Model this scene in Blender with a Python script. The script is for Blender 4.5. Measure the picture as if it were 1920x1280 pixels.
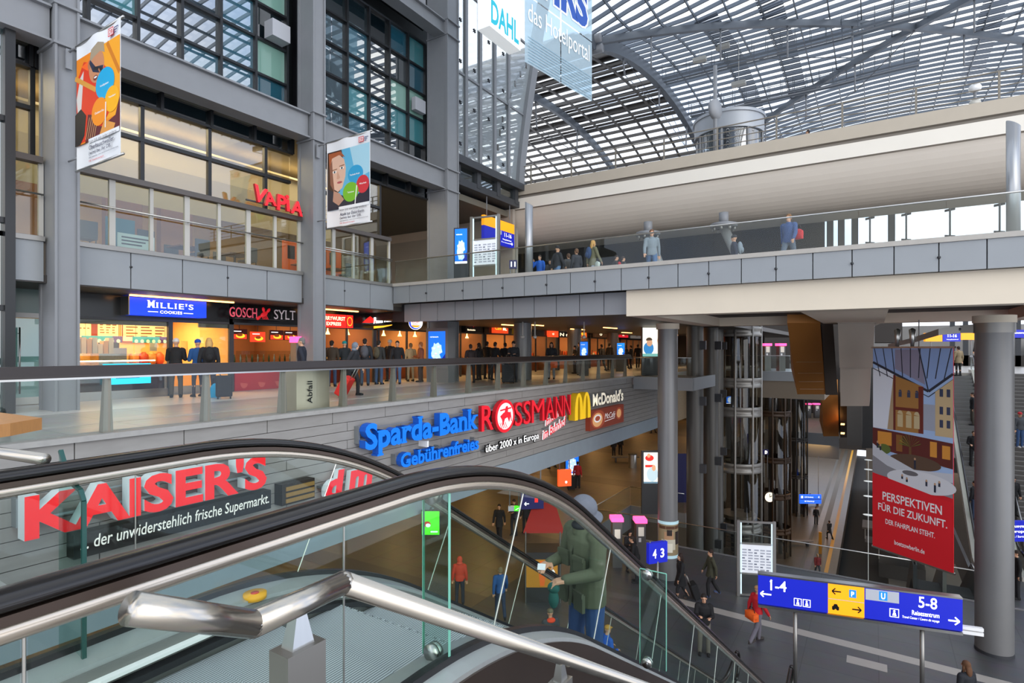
# Station hall with shops, bridge, escalators and glass roof
import bpy, bmesh, math, random
from mathutils import Vector, Matrix, Euler
for o in list(bpy.data.objects): bpy.data.objects.remove(o)
random.seed(7)
SC = bpy.context.scene
COL = SC.collection
F = 1069.0; TH = math.atan(680/F); SN, CS = math.sin(TH), math.cos(TH); EYE = 1.4; HY = 655.0
# ---- camera (level, 20 mm on full frame; building axes are X along the bridge, Y along the shop front)
cam = bpy.data.cameras.new('camera'); cam.sensor_width = 36; cam.lens = 36*F/1920; cam.shift_y = (HY-640)/1920
cam.clip_start = 0.05; cam.clip_end = 500
camo = bpy.data.objects.new('camera', cam); COL.objects.link(camo)
camo.location = (0, 0, EYE); camo.rotation_euler = (math.pi/2, 0, TH); SC.camera = camo
# ---- sky: bright broken cloud
W = bpy.data.worlds.new('sky'); SC.world = W; W.use_nodes = True
wn = W.node_tree.nodes; wl = W.node_tree.links; wn.clear()
w_out = wn.new('ShaderNodeOutputWorld'); w_bg = wn.new('ShaderNodeBackground'); w_tc = wn.new('ShaderNodeTexCoord')
w_no = wn.new('ShaderNodeTexNoise'); w_no.inputs['Scale'].default_value = 3.2; w_no.inputs['Detail'].default_value = 5
w_rp = wn.new('ShaderNodeValToRGB'); w_rp.color_ramp.elements[0].position = .40; w_rp.color_ramp.elements[1].position = .62
w_rp.color_ramp.elements[0].color = (.52, .62, .83, 1); w_rp.color_ramp.elements[1].color = (1, .975, .94, 1)
wl.new(w_tc.outputs['Generated'], w_no.inputs['Vector']); wl.new(w_no.outputs['Fac'], w_rp.inputs['Fac'])
wl.new(w_rp.outputs['Color'], w_bg.inputs['Color']); wl.new(w_bg.outputs['Background'], w_out.inputs['Surface'])
w_bg.inputs['Strength'].default_value = 2.0
sun = bpy.data.lights.new('sun', 'SUN'); sun.energy = 1.1; sun.angle = math.radians(50); sun.color = (1, .96, .9)
suno = bpy.data.objects.new('sun', sun); COL.objects.link(suno); suno.rotation_euler = Vector((.8, -.52, .5)).to_track_quat('Z', 'Y').to_euler()
SC.view_settings.view_transform = 'Standard'; SC.view_settings.look = 'None'; SC.view_settings.gamma = 1
SC.view_settings.use_curve_mapping = False; SC.view_settings.exposure = 0.35
cy = SC.cycles; cy.use_denoising = True; cy.max_bounces = 7; cy.diffuse_bounces = 3; cy.glossy_bounces = 3; cy.transmission_bounces = 4
cy.transparent_max_bounces = 24; cy.caustics_reflective = False; cy.caustics_refractive = False; cy.sample_clamp_indirect = 6
cy.use_adaptive_sampling = True

# ---- pixel of the photograph -> point on a plane of the building
def ray(px, py):
    r = (px-960)/F; return (r*CS-SN, r*SN+CS, (HY-py)/F)
def PX(px, py, X): a, b, c = ray(px, py); d = X/a; return Vector((X, b*d, EYE+c*d))
def PY(px, py, Y): a, b, c = ray(px, py); d = Y/b; return Vector((a*d, Y, EYE+c*d))
def PZ(px, py, Z): a, b, c = ray(px, py); d = (Z-EYE)/c; return Vector((a*d, b*d, Z))
def PD(px, py, d): a, b, c = ray(px, py); return Vector((a*d, b*d, EYE+c*d))

# ---- materials
def lin(h):
    if isinstance(h, str):
        h = h.lstrip('#'); h = [int(h[i:i+2], 16)/255 for i in (0, 2, 4)]
    return tuple((c/12.92 if c <= .04045 else ((c+.055)/1.055)**2.4) for c in h)+(1,)
MATS = {}
def mat(name, col, rough=.5, metal=0, noise=0, scale=6, emit=0, spec=.5, bump=0, stretch=None):
    if name in MATS: return MATS[name]
    m = bpy.data.materials.new(name); m.use_nodes = True; nt = m.node_tree; b = nt.nodes['Principled BSDF']
    c = lin(col); b.inputs['Base Color'].default_value = c; b.inputs['Roughness'].default_value = rough
    b.inputs['Metallic'].default_value = metal; b.inputs['Specular IOR Level'].default_value = spec
    if noise or bump:
        tc = nt.nodes.new('ShaderNodeTexCoord'); n = nt.nodes.new('ShaderNodeTexNoise'); n.inputs['Scale'].default_value = scale; n.inputs['Detail'].default_value = 4
        src = tc.outputs['Object']
        if stretch:
            mp = nt.nodes.new('ShaderNodeMapping'); mp.inputs['Scale'].default_value = stretch; nt.links.new(src, mp.inputs['Vector']); src = mp.outputs['Vector']
        nt.links.new(src, n.inputs['Vector'])
        if noise:
            mx = nt.nodes.new('ShaderNodeMix'); mx.data_type = 'RGBA'
            mx.inputs[6].default_value = tuple(x*(1-noise) for x in c[:3])+(1,); mx.inputs[7].default_value = tuple(min(1, x*(1+noise)) for x in c[:3])+(1,)
            nt.links.new(n.outputs['Fac'], mx.inputs[0]); nt.links.new(mx.outputs[2], b.inputs['Base Color'])
        if bump:
            bp = nt.nodes.new('ShaderNodeBump'); bp.inputs['Strength'].default_value = bump; bp.inputs['Distance'].default_value = .02
            nt.links.new(n.outputs['Fac'], bp.inputs['Height']); nt.links.new(bp.outputs['Normal'], b.inputs['Normal'])
    if emit:
        b.inputs['Emission Color'].default_value = c; b.inputs['Emission Strength'].default_value = emit
    MATS[name] = m; return m
def glass(name, tint, refl=.12, rough=.0, fres=True, body=None, bodyfac=0, gz=.4):
    """clear pane: straight-through light with a tint plus mirror reflection"""
    if name in MATS: return MATS[name]
    m = bpy.data.materials.new(name); m.use_nodes = True; nt = m.node_tree; nt.nodes.clear()
    out = nt.nodes.new('ShaderNodeOutputMaterial'); tr = nt.nodes.new('ShaderNodeBsdfTransparent'); gl = nt.nodes.new('ShaderNodeBsdfGlossy'); mx = nt.nodes.new('ShaderNodeMixShader')
    tr.inputs[0].default_value = lin(tint); gl.inputs['Roughness'].default_value = rough; gl.inputs[0].default_value = (1, 1, 1, 1)
    base = tr.outputs[0]
    if body:
        df = nt.nodes.new('ShaderNodeBsdfDiffuse'); df.inputs[0].default_value = lin(body); m2 = nt.nodes.new('ShaderNodeMixShader'); m2.inputs[0].default_value = bodyfac
        nt.links.new(tr.outputs[0], m2.inputs[1]); nt.links.new(df.outputs[0], m2.inputs[2]); base = m2.outputs[0]
    lw = nt.nodes.new('ShaderNodeLayerWeight'); lw.inputs[0].default_value = .25
    mr = nt.nodes.new('ShaderNodeMapRange'); mr.inputs[3].default_value = refl; mr.inputs[4].default_value = min(1, refl+gz)
    pw = nt.nodes.new('ShaderNodeMath'); pw.operation = 'POWER'; pw.inputs[1].default_value = 2.5
    nt.links.new(lw.outputs['Facing'], pw.inputs[0]); nt.links.new(pw.outputs[0], mr.inputs[0]); nt.links.new(mr.outputs[0], mx.inputs[0])
    nt.links.new(base, mx.inputs[1]); nt.links.new(gl.outputs[0], mx.inputs[2]); nt.links.new(mx.outputs[0], out.inputs[0])
    MATS[name] = m; return m
def mirrorpane(name, col, refl=.4):
    """office pane with a blind or dark room close behind it"""
    return glass(name, '#000000', refl, 0, body=col, bodyfac=1)

# ---- geometry collector
class MB:
    def __init__(s): s.v = []; s.f = []; s.m = []; s.sm = []; s.mi = 0; s.smooth = False
    def add(s, vs, fs):
        o = len(s.v); s.v += [Vector(p) for p in vs]
        for f in fs: s.f.append([i+o for i in f]); s.m.append(s.mi); s.sm.append(s.smooth)
        return s
    def box(s, a, b):
        x0, x1 = sorted((a[0], b[0])); y0, y1 = sorted((a[1], b[1])); z0, z1 = sorted((a[2], b[2]))
        return s.add([(x0,y0,z0),(x1,y0,z0),(x1,y1,z0),(x0,y1,z0),(x0,y0,z1),(x1,y0,z1),(x1,y1,z1),(x0,y1,z1)],
              [(0,3,2,1),(4,5,6,7),(0,1,5,4),(1,2,6,5),(2,3,7,6),(3,0,4,7)])
    def obox(s, c, u, v, w):     # centre and three half-axis vectors
        c, u, v, w = map(Vector, (c, u, v, w))
        ps = [c+sx*u+sy*v+sz*w for sz in (-1, 1) for sx, sy in ((-1,-1),(1,-1),(1,1),(-1,1))]
        return s.add(ps, [(0,3,2,1),(4,5,6,7),(0,1,5,4),(1,2,6,5),(2,3,7,6),(3,0,4,7)])
    def bar(s, a, b, wd, ht, up=(0, 0, 1)):   # rectangular bar a-b
        a, b = Vector(a), Vector(b); d = (b-a); L = d.length; d.normalize(); up = Vector(up)
        sd = d.cross(up)
        if sd.length < 1e-4: sd = d.cross(Vector((1, 0, 0)))
        sd.normalize(); up = sd.cross(d)
        return s.obox((a+b)/2, d*L/2, sd*wd/2, up*ht/2)
    def rings(s, rs, closed=True, caps=True):
        n = len(rs[0]); vs = [p for r in rs for p in r]; fs = []
        for i in range(len(rs)-1):
            for j in range(n if closed else n-1):
                a = i*n+j; b = i*n+(j+1) % n; fs.append((a, b, b+n, a+n))
        if caps and closed: fs += [tuple(range(n-1, -1, -1)), tuple(range((len(rs)-1)*n, len(rs)*n))]
        return s.add(vs, fs)
    def tube(s, pts, r, n=10, caps=True, sq=1.0):
        pts = [Vector(p) for p in pts]; rs = r if isinstance(r, (list, tuple)) else [r]*len(pts); R = []; ref = None
        for i, p in enumerate(pts):
            d = (pts[min(i+1, len(pts)-1)]-pts[max(i-1, 0)]).normalized()
            if ref is None: ref = Vector((0, 0, 1)) if abs(d.z) < .9 else Vector((1, 0, 0))
            u = d.cross(ref).normalized(); w = u.cross(d); ref = w
            k = 1.0
            if 0 < i < len(pts)-1:
                d1 = (p-pts[i-1]).normalized(); c = d1.dot(d); k = 1/max(.6, c)
            R.append([p+(u*math.cos(2*math.pi*j/n)+w*math.sin(2*math.pi*j/n)*sq)*rs[i] for j in range(n)])
        sm = s.smooth; s.smooth = n > 6; s.rings(R, True, caps); s.smooth = sm; return s
    def cyl(s, c, r, z0, z1, n=24, r1=None):
        r1 = r if r1 is None else r1; sm = s.smooth
        ring = lambda z, q: [(c[0]+q*math.cos(2*math.pi*j/n), c[1]+q*math.sin(2*math.pi*j/n), z) for j in range(n)]
        s.smooth = True; s.rings([ring(z0, r), ring(z1, r1)], True, False); s.smooth = False
        s.add(ring(z0, r), [tuple(range(n-1, -1, -1))]); s.add(ring(z1, r1), [tuple(range(n))]); s.smooth = sm; return s
    def lathe(s, c, prof, n=20):
        R = [[(c[0]+q*math.cos(2*math.pi*j/n), c[1]+q*math.sin(2*math.pi*j/n), c[2]+z) for j in range(n)] for q, z in prof]
        sm = s.smooth; s.smooth = True; s.rings(R); s.smooth = sm; return s
    def ell(s, c, rx, ry, rz, n=14, m=9, M=None):
        R = []; c = Vector(c)
        for i in range(m+1):
            t = math.pi*i/m; q = max(math.sin(t), .02); z = -math.cos(t)
            ring = [Vector((rx*q*math.cos(2*math.pi*j/n), ry*q*math.sin(2*math.pi*j/n), rz*z)) for j in range(n)]
            R.append([(M @ p if M else p)+c for p in ring])
        sm = s.smooth; s.smooth = True; s.rings(R); s.smooth = sm; return s
    def prism(s, poly, o, u, v, depth):       # polygon in (u,v) from o, extruded along u x v (towards the viewer) by depth
        o, u, v = Vector(o), Vector(u), Vector(v); nn = u.cross(v).normalized(); n = len(poly)
        a = [o+u*p[0]+v*p[1] for p in poly]; b = [p+nn*depth for p in a]
        fs = [tuple(range(n-1, -1, -1)), tuple(range(n, 2*n))]+[(i, (i+1) % n, n+(i+1) % n, n+i) for i in range(n)]
        return s.add(a+b, fs)
    def quad(s, a, b, c, d): return s.add([a, b, c, d], [(0, 1, 2, 3)])
    def merge(s, me, M, mi=None):
        o = len(s.v); s.v += [M @ v.co for v in me.vertices]
        for p in me.polygons: s.f.append([i+o for i in p.vertices]); s.m.append(s.mi if mi is None else mi); s.sm.append(False)
        return s
    def mesh(s, name, mats, off=Vector((0, 0, 0))):
        me = bpy.data.meshes.new(name); me.from_pydata([tuple(p-off) for p in s.v], [], s.f)
        for m in (mats if isinstance(mats, (list, tuple)) else [mats]): me.materials.append(m)
        me.polygons.foreach_set('material_index', s.m); me.polygons.foreach_set('use_smooth', s.sm); me.update(); return me
    def build(s, name, mats, parent=None, bevel=0):
        if parent is not None: off = WLOC[parent.name]
        else:
            xs = [p.x for p in s.v]; ys = [p.y for p in s.v]; zs = [p.z for p in s.v]
            off = Vector(((min(xs)+max(xs))/2, (min(ys)+max(ys))/2, min(zs)))
        o = bpy.data.objects.new(name, s.mesh(name, mats, off)); COL.objects.link(o)
        if parent is not None: o.parent = parent; WLOC[o.name] = off
        else: o.location = off; WLOC[o.name] = off
        if bevel:
            b = o.modifiers.new('bevel', 'BEVEL'); b.width = bevel; b.segments = 2; b.limit_method = 'ANGLE'
        return o
WLOC = {}
def tag(o, label=None, cat=None, group=None, kind=None):
    if label: o['label'] = label
    if cat: o['category'] = cat
    if group: o['group'] = group
    if kind: o['kind'] = kind
    return o
def empty(name, loc, label=None, cat=None, group=None, rz=0):
    o = bpy.data.objects.new(name, None); COL.objects.link(o); o.location = loc; o.empty_display_size = .2; o.rotation_euler = (0, 0, rz)
    WLOC[o.name] = Vector(loc); return tag(o, label, cat, group)
def struct(o): o['kind'] = 'structure'; return o
def B(a, b): return MB().box(a, b)
def copy_tree(o, parent=None):
    c = o.copy(); COL.objects.link(c)
    if parent is not None: c.parent = parent
    for ch in list(o.children): copy_tree(ch, c)
    return c

# ---- lettering
def text_mesh(txt, bold=0, shear=0, extr=0, space=1.0):
    cu = bpy.data.curves.new('t', 'FONT'); cu.body = txt; cu.offset = bold; cu.shear = shear; cu.extrude = extr; cu.space_character = space; cu.resolution_u = 3
    o = bpy.data.objects.new('t', cu); COL.objects.link(o); dg = bpy.context.evaluated_depsgraph_get()
    me = bpy.data.meshes.new_from_object(o.evaluated_get(dg)); bpy.data.objects.remove(o); bpy.data.curves.remove(cu); return me
def slab(me, amt=.04, th=.06, stem=.2):
    """slab serifs under and over the flat stem ends of a glyph mesh"""
    out = []
    import collections
    cnt = collections.Counter(e for p in me.polygons for e in p.edge_keys)
    zs = [v.co.y for v in me.vertices]
    for (a, b), c in cnt.items():
        if c != 1: continue
        p, q = me.vertices[a].co, me.vertices[b].co
        if abs(p.y-q.y) < 1e-4 and .03 < abs(p.x-q.x) < stem:
            out.append((min(p.x, q.x)-amt, max(p.x, q.x)+amt, p.y))
    return out
def text_on(mb, txt, o, u, v, w=None, h=None, depth=.004, bold=0, shear=0, serif=False, align='l', space=1.0, sides=True):
    """adds extruded lettering: lower-left corner o, unit vectors u (along) and v (up); fitted to width w and/or height h"""
    o, u, v = Vector(o), Vector(u).normalized(), Vector(v).normalized(); n = u.cross(v)
    me = text_mesh(txt, bold, shear, 0, space)
    if not me.vertices: return
    t = MB(); xs = [p.co.x for p in me.vertices]; ys = [p.co.y for p in me.vertices]
    x0, x1, y0, y1 = min(xs), max(xs), min(ys), max(ys)
    sy = h/(y1-y0) if h else None; sx = w/(x1-x0) if w else None
    sx = sx or sy; sy = sy or sx
    if align == 'c': o = o-u*(x1-x0)*sx/2
    if align == 'r': o = o-u*(x1-x0)*sx
    mp = lambda x, y, d: o+u*((x-x0)*sx)+v*((y-y0)*sy)+n*d
    import collections
    cnt = collections.Counter(e for p in me.polygons for e in p.edge_keys)
    nv = len(me.vertices); vs = [mp(p.co.x, p.co.y, depth) for p in me.vertices]; fs = [tuple(p.vertices) for p in me.polygons]
    mb.add(vs, fs)
    if sides and depth > .01:
        mi = mb.mi; mb.mi = getattr(mb, 'side_mi', mi)
        for p in me.polygons:
            for a, b in zip(p.vertices, list(p.vertices[1:])+[p.vertices[0]]):
                if cnt[(min(a, b), max(a, b))] == 1:
                    A, Bv = me.vertices[a].co, me.vertices[b].co
                    mb.add([mp(A.x, A.y, depth), mp(A.x, A.y, 0), mp(Bv.x, Bv.y, 0), mp(Bv.x, Bv.y, depth)], [(0, 1, 2, 3)])
        mb.mi = mi
    if serif:
        for a, b, y in slab(me):
            yy = y if y < (y0+y1)*.3 else y-.055
            q = [mp(a, yy, 0), mp(b, yy, 0), mp(b, yy+.055, 0), mp(a, yy+.055, 0)]; e = n*depth*1.001
            mi = mb.mi
            mb.add([p+e for p in q], [(0, 1, 2, 3)])
            if sides and depth > .01:
                mb.mi = getattr(mb, 'side_mi', mi); mb.add(q+[p+e for p in q], [(i, (i+1) % 4, 4+(i+1) % 4, 4+i) for i in range(4)]); mb.mi = mi
    bpy.data.meshes.remove(me)
class Print:
    """flat printed graphics laid on a real panel: u along, v up, in panel units"""
    def __init__(s, o, u, v): s.o, s.u, s.v = Vector(o), Vector(u), Vector(v); s.n = s.u.cross(s.v).normalized(); s.mb = MB(); s.mats = []; s.k = 1
    def _m(s, m):
        if m not in s.mats: s.mats.append(m)
        s.mb.mi = s.mats.index(m)
    def poly(s, pts, m):
        s._m(m); s.mb.add([s.o+s.u*x+s.v*y+s.n*(.001+.0003*s.k) for x, y in pts], [tuple(range(len(pts)))]); s.k += 1; return s
    def rect(s, x0, y0, x1, y1, m): return s.poly([(x0, y0), (x1, y0), (x1, y1), (x0, y1)], m)
    def disc(s, x, y, rx, ry, m, n=24, a0=0, a1=360): return s.poly([(x+rx*math.cos(math.radians(a0+(a1-a0)*i/n)), y+ry*math.sin(math.radians(a0+(a1-a0)*i/n))) for i in range(n)], m)
    def line(s, x0, y0, x1, y1, w, m):
        a, b = s.u.length, s.v.length; d = Vector(((x1-x0)*a, (y1-y0)*b)); L = d.length or 1; k = min(a, b); nx, ny = -d.y/L*w*k/2/a, d.x/L*w*k/2/b
        return s.poly([(x0-nx, y0-ny), (x1-nx, y1-ny), (x1+nx, y1+ny), (x0+nx, y0+ny)], m)
    def text(s, t, x, y, m, w=None, h=None, **k):
        s._m(m); s.mb.side_mi = s.mb.mi
        text_on(s.mb, t, s.o+s.u*x+s.v*y, s.u, s.v, w and w*s.u.length, h and h*s.v.length, .001+.0003*s.k, sides=False, **k); s.k += 1; return s
    def build(s, name, parent=None): return s.mb.build(name, s.mats, parent)
# ---- shared materials
M_STEEL = mat('painted_steel', '#7f8184', .45, .0, .06, 3)
M_STEELD = mat('dark_steel', '#3a3c40', .45, .1)
M_FRAME = mat('window_frame_black', '#15171a', .4)
M_ALU = mat('brushed_steel', '#b9b8b4', .28, 1, .08, 60, stretch=(1, 1, .05))
M_ALUM = mat('satin_steel', '#8e8c88', .42, .8)
M_FASCIA = mat('fascia_panel', '#898d90', .4, .15, .05, 2)
M_CREAM = mat('cream_concrete', '#d6cab6', .75, 0, .05, 1.2)
M_CREAM2 = mat('light_concrete_band', '#e6dfd2', .75, 0, .03, 1)
M_GREYC = mat('grey_concrete', '#aba69d', .8, 0, .07, 1.5)
M_BLACK = mat('black_plastic', '#121213', .35)
M_RUBBER = mat('handrail_rubber', '#171311', .22)
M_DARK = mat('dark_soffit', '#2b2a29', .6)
M_WHITE = mat('white_plain', '#f2f2f0', .5)
G_CLEAR = glass('clear_glass', '#eef4f1', .05)
G_BAL = glass('balustrade_glass', '#f4f8f6', .018, gz=.2)
G_ESC = glass('escalator_glass', '#f1f7f4', .015, gz=.1)
G_ROOF = glass('roof_glass', '#e4e8ea', .05)
G_SHOP = glass('shopfront_glass', '#f0f3ef', .05)
E_WHITE = mat('lamp_white', '#fff4e0', .4, emit=4)
E_WARM = mat('lamp_warm', '#ffb060', .4, emit=5)
def light(name, loc, size, power, col=(1, .62, .28), rot=(0, 0, 0), sizey=None):
    l = bpy.data.lights.new(name, 'AREA'); l.shape = 'RECTANGLE'; l.size = size; l.size_y = sizey or size; l.energy = power; l.color = col
    o = bpy.data.objects.new(name, l); COL.objects.link(o); o.location = loc; o.rotation_euler = rot; return o
# ================= the large structure =================
def tile_mat(name, c1, c2, sx, sy, rough=.35, band=None, spec=.5):
    m = mat(name, c1, rough, spec=spec); nt = m.node_tree; b = nt.nodes['Principled BSDF']
    tc = nt.nodes.new('ShaderNodeTexCoord'); br = nt.nodes.new('ShaderNodeTexBrick'); mp = nt.nodes.new('ShaderNodeMapping')
    br.offset = 0; br.inputs['Scale'].default_value = 1; br.inputs['Brick Width'].default_value = sx; br.inputs['Row Height'].default_value = sy
    br.inputs['Mortar Size'].default_value = .012; br.inputs['Color1'].default_value = lin(c1); br.inputs['Color2'].default_value = lin(c2)
    br.inputs['Mortar'].default_value = tuple(x*.55 for x in lin(c1)[:3])+(1,); br.inputs['Bias'].default_value = 0
    no = nt.nodes.new('ShaderNodeTexNoise'); no.inputs['Scale'].default_value = 2.5; mx = nt.nodes.new('ShaderNodeMix'); mx.data_type = 'RGBA'; mx.blend_type = 'MULTIPLY'; mx.inputs[0].default_value = .35
    nt.links.new(tc.outputs['Object'], mp.inputs['Vector']); nt.links.new(mp.outputs[0], br.inputs['Vector']); nt.links.new(tc.outputs['Object'], no.inputs['Vector'])
    nt.links.new(br.outputs['Color'], mx.inputs[6]); nt.links.new(no.outputs['Color'], mx.inputs[7]); nt.links.new(mx.outputs[2], b.inputs['Base Color']); return m
M_FLOORG = tile_mat('gallery_stone', '#a8a29c', '#b4aea7', 1.2, 1.2, .3)
M_FLOORL = tile_mat('granite_floor', '#55565a', '#4e4f53', 1.9, 1.0, .42)
M_FLOORD = tile_mat('platform_stone', '#5f5245', '#665849', 1.0, 1.0, .35)
M_FLOORO = tile_mat('warm_stone', '#75685a', '#7c6e5a', 1.5, 1.5, .38)
ZL, ZD, ZB, ZP = -7.7, -16.5, 3.85, 10.17        # lower concourse, deep platforms, bridge, track level
# gallery at eye level and lower concourse
b = MB(); b.box((-24, -8, -.35), (-10.3, 64, 0)); b.box((-10.3, 27.2, -.35), (-7.3, 31.5, 0)); struct(b.build('floor', M_FLOORG))
b = MB(); b.box((-10.3, -4, -.3), (-4.7, 1.3, 0)); b.box((-1.0, -4, -.3), (6, 1.2, 0)); b.box((-4.7, -4, -.3), (-1.0, .75, 0)); struct(b.build('floor', M_FLOORG))
b = MB(); b.box((-12, -8, ZL-.5), (16, 26.3, ZL)); b.box((3.4, 26.3, ZL-.5), (16, 31, ZL)); struct(b.build('floor', M_FLOORL))
b = MB(); b.box((-40, -8, ZL-.5), (-12, 92, ZL)); b.box((-12, 31.8, ZL-.5), (-8.9, 36.5, ZL)); struct(b.build('floor', M_FLOORO))
b = MB(); b.box((-3.2, 70, ZL-.5), (-12, 92, ZL)); struct(b.build('floor', M_FLOORO))
b = MB(); b.box((-14, 22, ZD-2), (-2.6, 120, ZD)); struct(b.build('floor', M_FLOORD))
b = MB(); b.box((.9, 22, ZD-2), (16, 120, ZD)); struct(b.build('floor', mat('dim_stone', '#6a6662', .5, 0, .1)))
b = MB(); b.box((-2.6, 22, ZD-1.6), (.9, 120, ZD-1.2)); struct(b.build('floor', mat('track_ballast', '#1d1b1a', .9, 0, .4, 20)))
# light bands in the floors
M_BAND = mat('pale_stone_band', '#a9a59f', .4, 0, .06)
a0, a1 = PZ(1160, 1100, ZL), PZ(1900, 1275, ZL)
def band(name, a, b, w, m, t=.006):
    a, b = Vector(a), Vector(b); d = (b-a).normalized(); s = Vector((-d.y, d.x, 0))*w/2; z = Vector((0, 0, t))
    q = MB(); q.prism([(0, -w/2), ((b-a).length, -w/2), ((b-a).length, w/2), (0, w/2)], a, d, Vector((-d.y, d.x, 0)), t); return struct(q.build(name, m))
band('floor_band', PZ(1255, 1122, ZL), PZ(2050, 1325, ZL), .42, M_BAND)
for px, py in ((1625, 1240),):
    p = PZ(px, py, ZL); struct(MB().box((p.x-.5, p.y-.35, ZL), (p.x+.5, p.y+.1, ZL+.008)).build('floor_plate', M_BAND))
struct(B((-12.6, -4, 0), (-12.35, 27, .004)).build('floor_band', M_BAND))
struct(B((-18, -4, 0), (-15, 27, .003)).build('floor_band', mat('pale_terrazzo', '#c9c2ba', .3, 0, .05)))
for x, w, c in ((-3.3, .28, '#d09a3c'), (-4.2, .5, '#4a463f'), (-5.1, .3, '#4a463f')):
    struct(B((x-w/2, 22, ZD), (x+w/2, 118, ZD+.008)).build('floor_band', mat('platform_band'+c, c, .5)))
for y in (36, 47, 60, 74): struct(B((-12, y, ZL), (-38, y+1.6, ZL+.006)).build('floor_band', mat('brown_stone_band', '#5d5249', .4)))
for y in (2, 9, 16, 23): struct(B((-12, y, ZL), (-38, y+1.2, ZL+.006)).build('floor_band', mat('brown_stone_band', '#5d5249', .4)))
# slab edges of the opening down to the deep platforms
M_EDGE = mat('slab_edge', '#77777a', .6, 0, .06)
struct(B((-12.1, 26.3, ZL-1.3), (16, 26.42, ZL+.03)).build('trim_opening_south', M_EDGE))
struct(B((-12.1, 26.4, ZL-1.3), (-11.98, 31.8, ZL+.03)).build('trim_opening_west', M_EDGE))
struct(B((-12, 31.7, ZL-.75), (-8.8, 31.82, ZL+.03)).build('trim_landing', M_FASCIA))
struct(B((3.3, 26.4, ZL-1.3), (3.42, 60, ZL+.03)).build('trim_opening_east', M_EDGE))
struct(B((-12, 69.9, ZL-2.6), (-3.2, 70, ZL+.05)).build('trim_far_concourse', M_FASCIA))
# surrounding walls far away and under the decks
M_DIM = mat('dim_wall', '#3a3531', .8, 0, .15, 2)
struct(B((-14.2, 22, ZD), (-14, 120, ZL-.5)).build('wall_deep_west', mat('deep_wall', '#4b4034', .8, 0, .2, 1)))
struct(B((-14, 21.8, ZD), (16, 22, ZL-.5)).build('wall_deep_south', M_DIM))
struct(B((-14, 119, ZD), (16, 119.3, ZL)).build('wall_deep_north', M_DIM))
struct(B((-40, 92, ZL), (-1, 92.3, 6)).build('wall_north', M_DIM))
struct(B((-1, 92, ZL-9), (40, 92.3, 4.5)).build('wall_north_east', mat('grey_wall', '#7d7b78', .8, 0, .1, 1)))
struct(B((-40.2, -8, ZL), (-40, 92, 0)).build('wall_lower_west', mat('warm_wall', '#6b5b4a', .7, 0, .15, 1)))
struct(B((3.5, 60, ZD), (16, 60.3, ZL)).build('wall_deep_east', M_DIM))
struct(B((15.8, 26, ZL), (16, 92, 2)).build('wall_east', mat('grey_wall', '#7d7b78', .8, 0, .1, 1)))
# ceiling over the lower concourse (underside of the gallery)
struct(B((-40, -8, -2.75), (-10.9, 92, -2.6)).build('ceiling_lower', mat('lower_soffit', '#5d554c', .7)))
# warm lamps of the lower concourse and of the deep platforms
M_LAMPW = mat('ceiling_lamp_warm', '#ffc37a', .4, emit=7)
for x in (-13, -19, -26, -33):
    for y in (3, 11, 19, 27, 36, 46, 58, 72):
        if x < -20 and y < 10: continue
        light('concourse_lamp', (x, y, -2.8), 1.2, 66, (1, .56, .2))
q = MB()
for y in range(2, 30, 3): q.box((-11.9, y, -2.79), (-11.75, y+.9, -2.75))
struct(q.build('ceiling_lamp_strip', M_LAMPW))
for y in (44, 58, 72, 88): light('platform_lamp', (-5.5, y, ZL-1.2), 3, 150, (1, .56, .2), sizey=6)
for y in (34, 60): light('platform_lamp', (6, y, ZL-1.2), 3, 160, (1, .8, .6), sizey=6)
# stone-clad gallery wall carrying the shop signs
M_STONE = mat('grey_stone_cladding', '#8d8a86', .7, 0, .16, 3.0, stretch=(1, .7, 3))
b = MB(); random.seed(3)
zs = [0.0, -.27]
while zs[-1] > -2.3: zs.append(zs[-1]-.205)
for i in range(len(zs)-1):
    y = -6.0+(i % 2)*1.6
    if i == 0: y = -6.0
    L = 3.35 if i else 1.62
    while y < 31.2:
        b.box((-10.34, y+.008, zs[i+1]+.012), (-10.2, min(31.3, y+L-.008), zs[i])); y += L
b.box((-10.6, -6, zs[-1]), (-10.3, 31.3, 0))
struct(b.build('wall_gallery', M_STONE))
struct(B((-11.0, -6, -2.95), (-10.16, 31.3, zs[-1]-.0)).build('trim_gallery', mat('blue_grey_soffit_trim', '#8f9ba3', .5, .1, .08, 3)))
struct(B((-10.55, -6, 0), (-10.12, 27.3, .085)).build('trim_coping', mat('coping_stone', '#9a9894', .6, 0, .15, 8)))
b = MB(); b.box((-10.1, 27.1, -.55), (-7.2, 27.25, .06)); b.box((-7.35, 27.2, -.55), (-7.2, 31.6, .06)); struct(b.build('trim_landing', M_FASCIA))
b = MB(); b.box((-10.2, 31.3, -2.9), (-10.0, 40, -.35)); struct(b.build('wall_gallery_end', mat('warm_slat_wall', '#8a7860', .7, 0, .2, 2, stretch=(1, 1, 8))))
# dark ceiling over the gallery under the bridge, and over the shop strip
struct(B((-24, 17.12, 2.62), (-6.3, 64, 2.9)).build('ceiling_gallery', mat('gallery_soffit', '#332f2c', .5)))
struct(B((-24, -8, 2.92), (-16.02, 16.95, 3.1)).build('ceiling_shops', mat('gallery_soffit', '#332f2c', .5)))
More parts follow.
